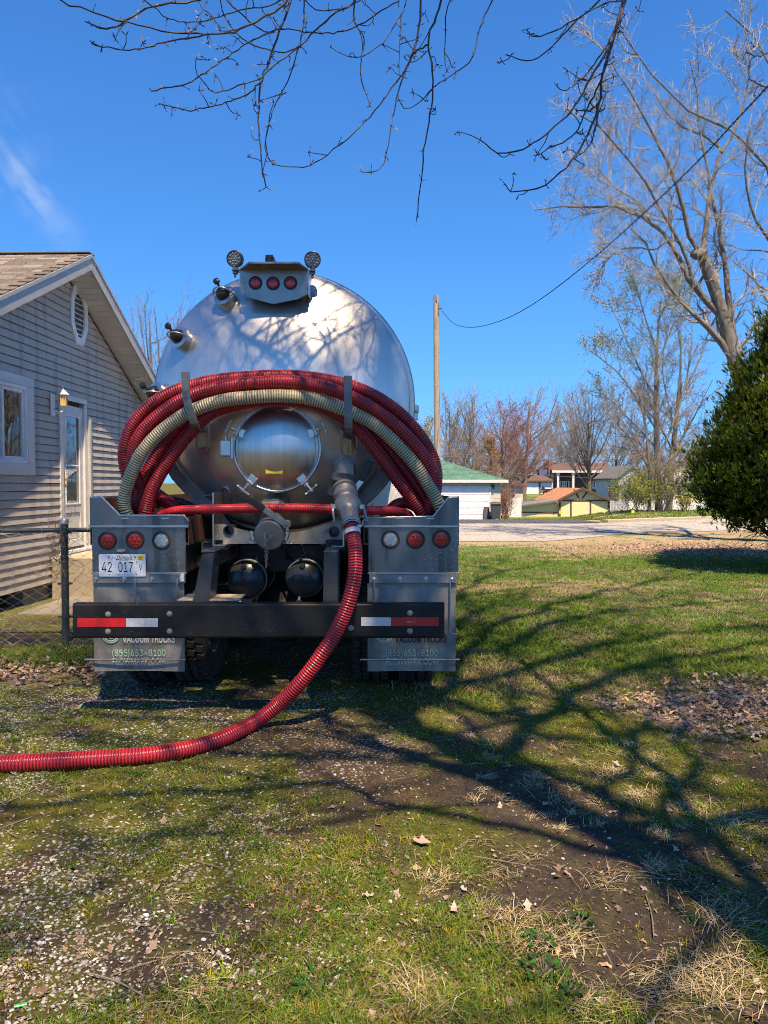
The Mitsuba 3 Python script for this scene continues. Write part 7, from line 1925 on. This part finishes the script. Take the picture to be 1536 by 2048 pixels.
# tufts over the drive and the bare ground
x, y = scatter(9500, 1.95, 8.0, 1.7)
nz = meshkit.fbm(np.stack([x * 1.5, y * 1.5, x * 0 + 3], -1), 3)
dr_z, lw = zone_np(x, y)
mud = bare_np(x, y)
keep = (rg.random(len(x)) < np.clip((nz - 0.435) * 8, 0.05, 1) * (1 - 0.9 * mud) * np.where(dr_z > 0.5, 0.72, 1.0)) & free(x, y) & (litter_np(x, y) < 0.75) & ~((y > 5.1) & (x > -2.0) & (x < 0.45))
x, y = x[keep], y[keep]
nb = rg.integers(12, 42, len(x))
i = np.repeat(np.arange(len(x)), nb)
sp = rg.uniform(0.012, 0.050, len(x))[i]
bxx, byy = x[i] + rg.normal(0, 1, len(i)) * sp, y[i] + rg.normal(0, 1, len(i)) * sp
hh = (rg.uniform(0.012, 0.036, len(x)) * (1 + 0.15 * (x > 0.2)))[i] * rg.uniform(0.5, 1.2, len(i))
tone = rg.normal(1, 0.18, len(x))[i][:, None] * rg.normal(1, 0.13, (len(i), 1))
cc = GREENS[rg.integers(0, 4, len(x))][i] * tone
yel = (rg.random(len(x)) < 0.35)[i]
cc[yel] = cc[yel] * [1.5, 1.12, 0.9]
dead = rg.random(len(i)) < 0.10
cc[dead] = STRAWS[rg.integers(0, 4, dead.sum())] * 0.8
grass.append(blades(bxx, byy, hh, 0.0030 + 0.0008 * byy * 0.5, cc, 0.45, 0.6))
# the lawn to the right, from the truck to the road
x, y = scatter(280000, 4.4, 21.5, 1.25, 0.66)
dr_z, lw = zone_np(x, y)
nz = 0.5 * meshkit.fbm(np.stack([x * 3.2, y * 3.2, x * 0 + 2], -1), 3) + 0.5 * meshkit.fbm(np.stack([x * 0.7, y * 0.7, x * 0 + 1], -1), 3)
keep = (rg.random(len(x)) < lw * (1 - 0.85 * bare_np(x, y)) * (1 - 0.75 * litter_np(x, y)) * np.where(y > 17, 0.35, 0.9)) & free(x, y) & (y < 19.5)
x, y, nz = x[keep], y[keep], nz[keep]
far = 0.12 * np_ss(14.5, 19.0, y)
dry = rg.random(len(x)) < np.clip((nz + far - 0.50) * 8, 0.08, 0.88)
cc = GREENS[rg.integers(0, 4, len(x))] * rg.normal(1, 0.2, (len(x), 1))
cc[dry] = STRAWS[rg.integers(0, 4, dry.sum())] * rg.normal(0.85, 0.15, (dry.sum(), 1))
hh = rg.uniform(0.025, 0.075, len(x)) * np.where(dry, 0.8, 1.0)
for m, sg in ((y < 8.5, 2), (y >= 8.5, 1)):
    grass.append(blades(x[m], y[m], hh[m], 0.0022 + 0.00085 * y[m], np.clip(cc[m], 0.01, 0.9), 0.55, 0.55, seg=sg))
# the verge across the road
x = rg.uniform(5.5, 34, 20000); y = rg.uniform(31, 52, 20000)
edge = np.interp(x, [p[0] for p in R_FAR], [p[1] for p in R_FAR])
keep = (y > edge + 0.45) & ~((x < 9.0 - 0.09 * (y - 30)))
x, y = x[keep], y[keep]
cc = GREENS[rg.integers(0, 4, len(x))] * rg.normal(1.0, 0.2, (len(x), 1))
dry = rg.random(len(x)) < np.clip(0.65 - 0.25 * (y - np.interp(x, [p[0] for p in R_FAR], [p[1] for p in R_FAR])), 0.12, 0.7)
cc[dry] = STRAWS[rg.integers(0, 4, dry.sum())] * 0.8
grass.append(blades(x, y, rg.uniform(0.05, 0.13, len(x)), np.full(len(x), 0.045), np.clip(cc, 0.01, 0.9), 0.5, 0.5, seg=1))
# weeds and grass at the foot of the fence
x = rg.normal(-2.85, 0.35, 2600); y = rg.normal(6.55, 0.22, 2600)
cc = GREENS[rg.integers(0, 4, len(x))] * rg.normal(1, 0.2, (len(x), 1))
grass.append(blades(x, y, rg.uniform(0.03, 0.13, len(x)), np.full(len(x), 0.006), cc, 0.6, 0.6))
emit('grass', grass, 'm_blade_vc', 'short spring grass growing in tufts on the drive and as patchy lawn to the road', 'grass')

# moss: very short green fuzz on the drive
x, y = scatter(190000, 1.95, 7.2, 1.6, 0.58)
nz = 0.55 * meshkit.fbm(np.stack([x * 3.2, y * 3.2, x * 0 + 2], -1), 3) + 0.45 * meshkit.fbm(np.stack([x * 0.7, y * 0.7, x * 0 + 1], -1), 3)
keep = (rg.random(len(x)) < np.clip((nz - 0.37) * 6, 0.04, 1) * (1 - 0.78 * bare_np(x, y))) & free(x, y) & (litter_np(x, y) < 0.4) & ~((y > 5.5) & (x > -2.0) & (x < 0.45))
x, y = x[keep], y[keep]
cc = np.array([0.125, 0.138, 0.012]) * rg.normal(1, 0.25, (len(x), 1)) + np.array([0.03, 0.018, 0.0]) * rg.random((len(x), 1))
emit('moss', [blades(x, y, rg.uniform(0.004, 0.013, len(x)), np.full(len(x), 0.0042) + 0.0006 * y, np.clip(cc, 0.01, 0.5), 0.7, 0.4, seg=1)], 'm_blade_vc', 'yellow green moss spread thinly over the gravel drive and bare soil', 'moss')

# dry grass clumps
CL = [(1075, 1890, 1.5), (1130, 1905, 1.2), (1020, 1905, 1.0), (1440, 1850, 1.3), (1490, 1880, 1.2), (1370, 1985, 1.5), (1420, 1960, 1.2), (1470, 2010, 1.4), (1330, 1990, 1.1), (1290, 2030, 1.0), (870, 1760, 1.0), (1000, 1750, 1.1), (1060, 1722, 0.9), (1210, 1770, 1.1), (1380, 1765, 1.1), (1330, 1758, 0.9),
      (1450, 1805, 0.9), (1110, 1605, 0.9), (1075, 1580, 1.0), (1230, 1560, 1.2), (1290, 1600, 1.2), (1340, 1570, 1.0), (1400, 1620, 1.2), (1450, 1650, 1.2), (1500, 1640, 1.0), (1480, 1690, 1.1), (1300, 1530, 1.0), (1180, 1540, 0.9), (1260, 1500, 0.9), (360, 2020, 1.3), (330, 1935, 0.7), (620, 1915, 0.5), (800, 1960, 0.9), (830, 1990, 1.0), (1020, 1850, 0.8),
      (960, 1835, 0.7), (1085, 1840, 0.9), (785, 2030, 1.0), (850, 2040, 1.0), (700, 1745, 0.6), (1225, 2000, 1.0), (1160, 2030, 1.0), (1500, 1960, 1.2), (985, 1500, 0.7), (1050, 1480, 0.7), (1010, 1610, 0.6), (1130, 1500, 0.7), (740, 1830, 0.5)]
X_, Y_, S_ = [], [], []
for a, b, s in CL:
    Yq = 1.5 * F / (b - 970)
    X_.append((a - CX) / F * Yq); Y_.append(Yq); S_.append(s)
x, y = scatter(420, 3.2, 6.5, 1.2)
k = (x > 0.35) & (litter_np(x, y) < 0.7) & (rg.random(420) < 0.5)
X_ += list(x[k]); Y_ += list(y[k]); S_ += list(rg.uniform(0.25, 0.6, k.sum()))
x, y = scatter(90, 2.0, 6.0, 1.6)
k = (x < 0.5) & (rg.random(90) < 0.5)
X_ += list(x[k]); Y_ += list(y[k]); S_ += list(rg.uniform(0.2, 0.45, k.sum()))
X_, Y_, S_ = map(np.array, (X_, Y_, S_))
i = np.repeat(np.arange(len(X_)), (75 * S_ + 6).astype(int))
s = S_[i]
a0 = rg.uniform(0, 2 * math.pi, len(X_))[i] + rg.normal(0, 1.1, len(i))
x, y = X_[i] + rg.normal(0, 0.045, len(i)) * s, Y_[i] + rg.normal(0, 0.04, len(i)) * s
cc = STRAWS[rg.integers(0, 4, len(i))] * rg.normal(1.25, 0.2, (len(i), 1))
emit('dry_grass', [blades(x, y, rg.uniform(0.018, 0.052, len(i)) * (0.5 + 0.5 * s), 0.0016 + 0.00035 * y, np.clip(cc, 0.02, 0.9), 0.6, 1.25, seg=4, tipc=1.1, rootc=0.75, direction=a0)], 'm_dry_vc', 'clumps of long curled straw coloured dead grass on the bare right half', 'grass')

# gravel: rounded pale stones half sunk in the drive
ico = trimesh.creation.icosphere(subdivisions=1)
iv0, if0 = np.array(ico.vertices), np.array(ico.faces)
ic0 = trimesh.creation.icosahedron()
x, y = scatter(42000, 1.95, 7.4, 1.9, 0.58)
dr_z, lw = zone_np(x, y)
nz = meshkit.fbm(np.stack([x * 2.1, y * 2.1, x * 0 + 6], -1), 3) + 0.3 * (meshkit.fbm(np.stack([x * 9, y * 9, x * 0 + 2], -1), 2) - 0.5)
keep = (rg.random(len(x)) < np.clip((nz - 0.46) * 4.5, 0.05, 1) * np.clip(dr_z + 0.10, 0, 1) * np.clip(0.95 - 0.35 * (x + 0.8), 0.35, 1)) & free(x, y) & ~((y > 5.1) & (x > -2.0) & (x < 0.45) & (rg.random(len(x)) < 0.6))
x, y = x[keep], y[keep]


def stones(x, y, size, v0, f0):
    n = len(x)
    sc = size[:, None] * rg.uniform([0.75, 0.75, 0.4], [1.3, 1.3, 0.75], (n, 3))
    jit = 1 + rg.normal(0, 0.14, (n, len(v0), 1))
    a = rg.uniform(0, 2 * math.pi, n)
    p = v0[None] * jit * sc[:, None]
    tilt = rg.normal(0, 0.22, (n, 2))
    p[..., 2] += p[..., 0] * tilt[:, :1] + p[..., 1] * tilt[:, 1:]
    q = np.stack([p[..., 0] * np.cos(a)[:, None] - p[..., 1] * np.sin(a)[:, None], p[..., 0] * np.sin(a)[:, None] + p[..., 1] * np.cos(a)[:, None], p[..., 2]], -1)
    q += np.stack([x, y, ground_z(x, y) + size * 0.10], 1)[:, None]
    g = 0.16 + 0.50 * rg.random(n)**1.3
    c = np.stack([g * rg.uniform(0.98, 1.05, n), g * 0.965, g * rg.uniform(0.86, 0.96, n)], 1)
    br = rg.random(n) < 0.16
    c[br] *= [0.55, 0.45, 0.36]
    return (q.reshape(-1, 3), (np.arange(n)[:, None, None] * len(v0) + f0[None]).reshape(-1, 3)), np.repeat(c, len(v0), 0)


sz = 0.0021 + 0.0052 * rg.random(len(x))**2.6 + 0.0003 * y
big = rg.random(len(x)) < 0.010
sz[big] *= rg.uniform(1.6, 2.3, big.sum())
oct_v = np.array([(1, 0, 0), (0, 1, 0), (-1, 0, 0), (0, -1, 0), (0, 0, 1), (0, 0, -1.0)]); oct_f = np.array([[0, 1, 4], [1, 2, 4], [2, 3, 4], [3, 0, 4]])
nr = (y < 3.6) | big
emit('gravel', [stones(x[nr], y[nr], sz[nr], np.array(ic0.vertices), np.array(ic0.faces)), stones(x[~nr], y[~nr], sz[~nr] * 1.15, oct_v, oct_f)], 'm_stone_vc', 'pale limestone gravel scattered through the moss of the drive', 'gravel')


# fallen leaves
def leaves(x, y, size, cols, z_up=0.006, tilt=0.35, lob=None):
    """Curled, lobed oak and maple leaves: eight-triangle sheets bent along the midrib."""
    n = len(x)
    lob = np.array(lob) if lob is not None else np.array([(-0.5, 0), (-0.32, 0.20), (-0.12, 0.15), (0.05, 0.36), (0.22, 0.18), (0.52, 0.0), (0.22, -0.18), (0.05, -0.36), (-0.12, -0.15), (-0.32, -0.20), (0.0, 0.0)])
    K = len(lob)
    p = np.zeros((n, K, 3))
    p[..., :2] = lob[None] * rg.uniform(0.8, 1.2, (n, K, 2))
    curl = rg.uniform(-0.2, 1.1, (n, 1))
    p[..., 2] = curl * p[..., 1]**2 * 1.6 + rg.uniform(-0.4, 0.7, (n, 1)) * p[..., 0]**2 + rg.normal(0, 0.05, (n, K))
    p *= size[:, None, None]
    M = np.stack([rot((0, 0, 1), 0)] * 1)[0]
    ax = rg.normal(0, tilt, (n, 2))
    p[..., 2] += p[..., 0] * ax[:, :1] + p[..., 1] * ax[:, 1:]
    a = rg.uniform(0, 2 * math.pi, n)[:, None]
    q = np.stack([p[..., 0] * np.cos(a) - p[..., 1] * np.sin(a), p[..., 0] * np.sin(a) + p[..., 1] * np.cos(a), p[..., 2]], -1)
    q += np.stack([x, y, ground_z(x, y) + z_up], 1)[:, None]
    f = np.array([[K - 1, k, (k + 1) % (K - 1)] for k in range(K - 1)])
    C = np.repeat(cols, K, 0) * np.tile(np.r_[np.full(K - 1, 1.06), 0.85], n)[:, None]
    return (q.reshape(-1, 3), (np.arange(n)[:, None, None] * K + f[None]).reshape(-1, 3)), np.clip(C, 0.01, 0.9)


LEAFC = np.array([(0.40, 0.29, 0.215), (0.29, 0.20, 0.15), (0.50, 0.40, 0.32), (0.36, 0.265, 0.215), (0.20, 0.135, 0.10), (0.42, 0.27, 0.16)])
ms = []
for (a, b, c, d), n, s0, s1 in zip(LITTER, (6000, 4200, 1500), (0.014, 0.03, 0.03), (0.050, 0.075, 0.075)):
    x, y = a + rg.normal(0, 0.62, n) * c, b + rg.normal(0, 0.62, n) * d
    k = (litter_np(x, y) > rg.random(n) * 0.9) & free(x, y)
    x, y = x[k], y[k]
    ms.append(leaves(x, y, rg.uniform(s0, s1, len(x)), LEAFC[rg.integers(0, 6, len(x))] * rg.normal(1, 0.16, (len(x), 1)), z_up=rg.uniform(0.004, 0.035, len(x))))
x, y = scatter(1500, 2.0, 18, 1.3)
k = free(x, y) & (rg.random(1500) < np.where((x > 0.6) | (y < 4), 0.30, 0.12)) & ~((x > -2.0) & (x < 0.45) & (y > 5))
x, y = x[k], y[k]
ms.append(leaves(x, y, rg.uniform(0.022, 0.05, len(x)), LEAFC[rg.integers(0, 6, len(x))] * rg.normal(0.95, 0.2, (len(x), 1))))
x, y = scatter(15000, 2.0, 5.5, 1.6, 0.56)              # crumbs of leaf and bark
k = rg.random(len(x)) > 0.55 * bare_np(x, y)
x, y = x[k], y[k]
ms.append(leaves(x, y, rg.uniform(0.005, 0.020, len(x)), LEAFC[rg.integers(0, 6, len(x))] * rg.uniform(0.25, 1.1, (len(x), 1)), 0.004, lob=[(-0.5, 0.05), (0.0, 0.3), (0.5, 0.0), (0.05, -0.28), (0, 0)]))
emit('leaf_litter', ms, 'm_dry_vc', 'brown dead leaves lying in drifts on the right, under the evergreen and along the fence', 'leaves')

for (a, b, s, lab) in ((843, 1692, 0.075, 'single tan maple leaf lying on the moss in the middle of the foreground'), (910, 1836, 0.062, 'pale curled dead leaf on the bare soil below the middle of the picture'), (1060, 1832, 0.05, 'small buff dead leaf beside the dry grass at lower right'), (22, 1556, 0.07, 'dead oak leaf touching the red hose at the left edge'),
                       (1240, 1548, 0.06, 'dead leaf standing curled among straw below the right leaf bed'), (735, 1800, 0.045, 'grey brown dead leaf on dark soil left of the pale curled one'), (1170, 1410, 0.07, 'orange brown leaf at the upper left corner of the right leaf bed')):
    Yq = 1.5 * F / (b - 970); Xq = (a - CX) / F * Yq
    (v, f), c = leaves(np.array([Xq]), np.array([Yq]), np.array([s]), LEAFC[[0 if b < 1800 else 2]], 0.018, 0.3)
    obj('dead_leaf', (v, f), 'm_dry_vc', lab, 'leaf', color=c)

# small broad-leaved weeds
for (a, b, s, lab) in ((1085, 1905, 1.0, 'low green clover like weed at lower right, upper of the two near the straw clump'), (1095, 1965, 1.3, 'bushy green weed at lower right, directly below the other clover like weed'), (1150, 2010, 0.8, 'sparse green weed near the bottom edge right of the bushy weed'), (640, 1990, 1.1, 'flat dandelion rosette on dark soil near the bottom edge, left of centre'),
                       (1165, 1862, 0.9, 'small rounded weed on dark mud right of the straw clump')):
    Yq = 1.5 * F / (b - 970); Xq = (a - CX) / F * Yq
    k = thing('weed', lab, 'weed')
    n = int(46 * s) if 'dandelion' not in lab else 16
    an, rr = rg.uniform(0, 2 * math.pi, n), np.sqrt(rg.random(n)) * 0.055 * s
    lx, ly = Xq + np.cos(an) * rr, Yq + np.sin(an) * rr
    zc = ground_z(lx, ly) + (0.012 + 0.035 * s * (1 - rr / (0.06 * s))) * (1 if n > 16 else 0.4)
    u = np.stack([np.cos(an), np.sin(an), rg.normal(0.1, 0.25, n)], 1) * (0.013 if n > 16 else 0.045) * rg.uniform(0.7, 1.3, (n, 1))
    w = unit(np.cross(u, [0, 0, 1.0]) + rg.normal(0, .2, (n, 3))) * (0.008 if n > 16 else 0.007)
    c = np.stack([lx, ly, zc], 1)
    V = np.stack([c - u * .3, c + u * .25 + w, c + u * .75 + w * .6, c + u, c + u * .75 - w * .6, c + u * .25 - w], 1).reshape(-1, 3)
    f = (np.arange(n)[:, None, None] * 6 + np.array([[0, 1, 2], [0, 2, 3], [0, 3, 4], [0, 4, 5]])[None]).reshape(-1, 3)
    part(k, 'leaf', (V, f), 'm_leaf_vc', kind='stuff', color=np.repeat(np.array([[0.05, 0.13, 0.03]]) * rg.normal(1, 0.25, (n, 1)), 6, 0).clip(0.01, 0.5))
    st = [tube(np.array([[Xq, Yq, float(ground_z(Xq, Yq)) - .005], c[q]]), 0.0012, 4) for q in range(0, n, 2)]
    part(k, 'stalk', cat(st), 'm_vine', kind='stuff')
ms = []
for q in range(70):
    Yq = rg.uniform(2.1, 5.0); Xq = rg.uniform(-0.5, 0.55) * Yq
    a = rg.uniform(0, math.pi); L = rg.uniform(0.03, 0.13)
    p = np.array([Xq, Yq, float(ground_z(Xq, Yq)) + 0.006]); d = np.array([math.cos(a), math.sin(a), rg.normal(0, .08)]) * L
    ms.append(tube(spline([p - d, p + rg.normal(0, .006, 3) * [1, 1, .3], p + d], 6)[0], rg.uniform(0.0014, 0.003), 5))
obj('fallen_twigs', cat(ms), 'm_twig_brown', 'small fallen twigs scattered over the near ground', 'twigs', kind='stuff')
Yq = 1.5 * F / (2040 - 970); Xq = (24 - CX) / F * Yq
obj('plastic_scrap', bxr((Xq, Yq, float(ground_z(Xq, Yq)) + .008), (0.035, 0.012, 0.006), rot((0, 0, 1), 20), 0.002), 'm_scrap', 'tiny bright green plastic scrap at the bottom left corner', 'scrap')
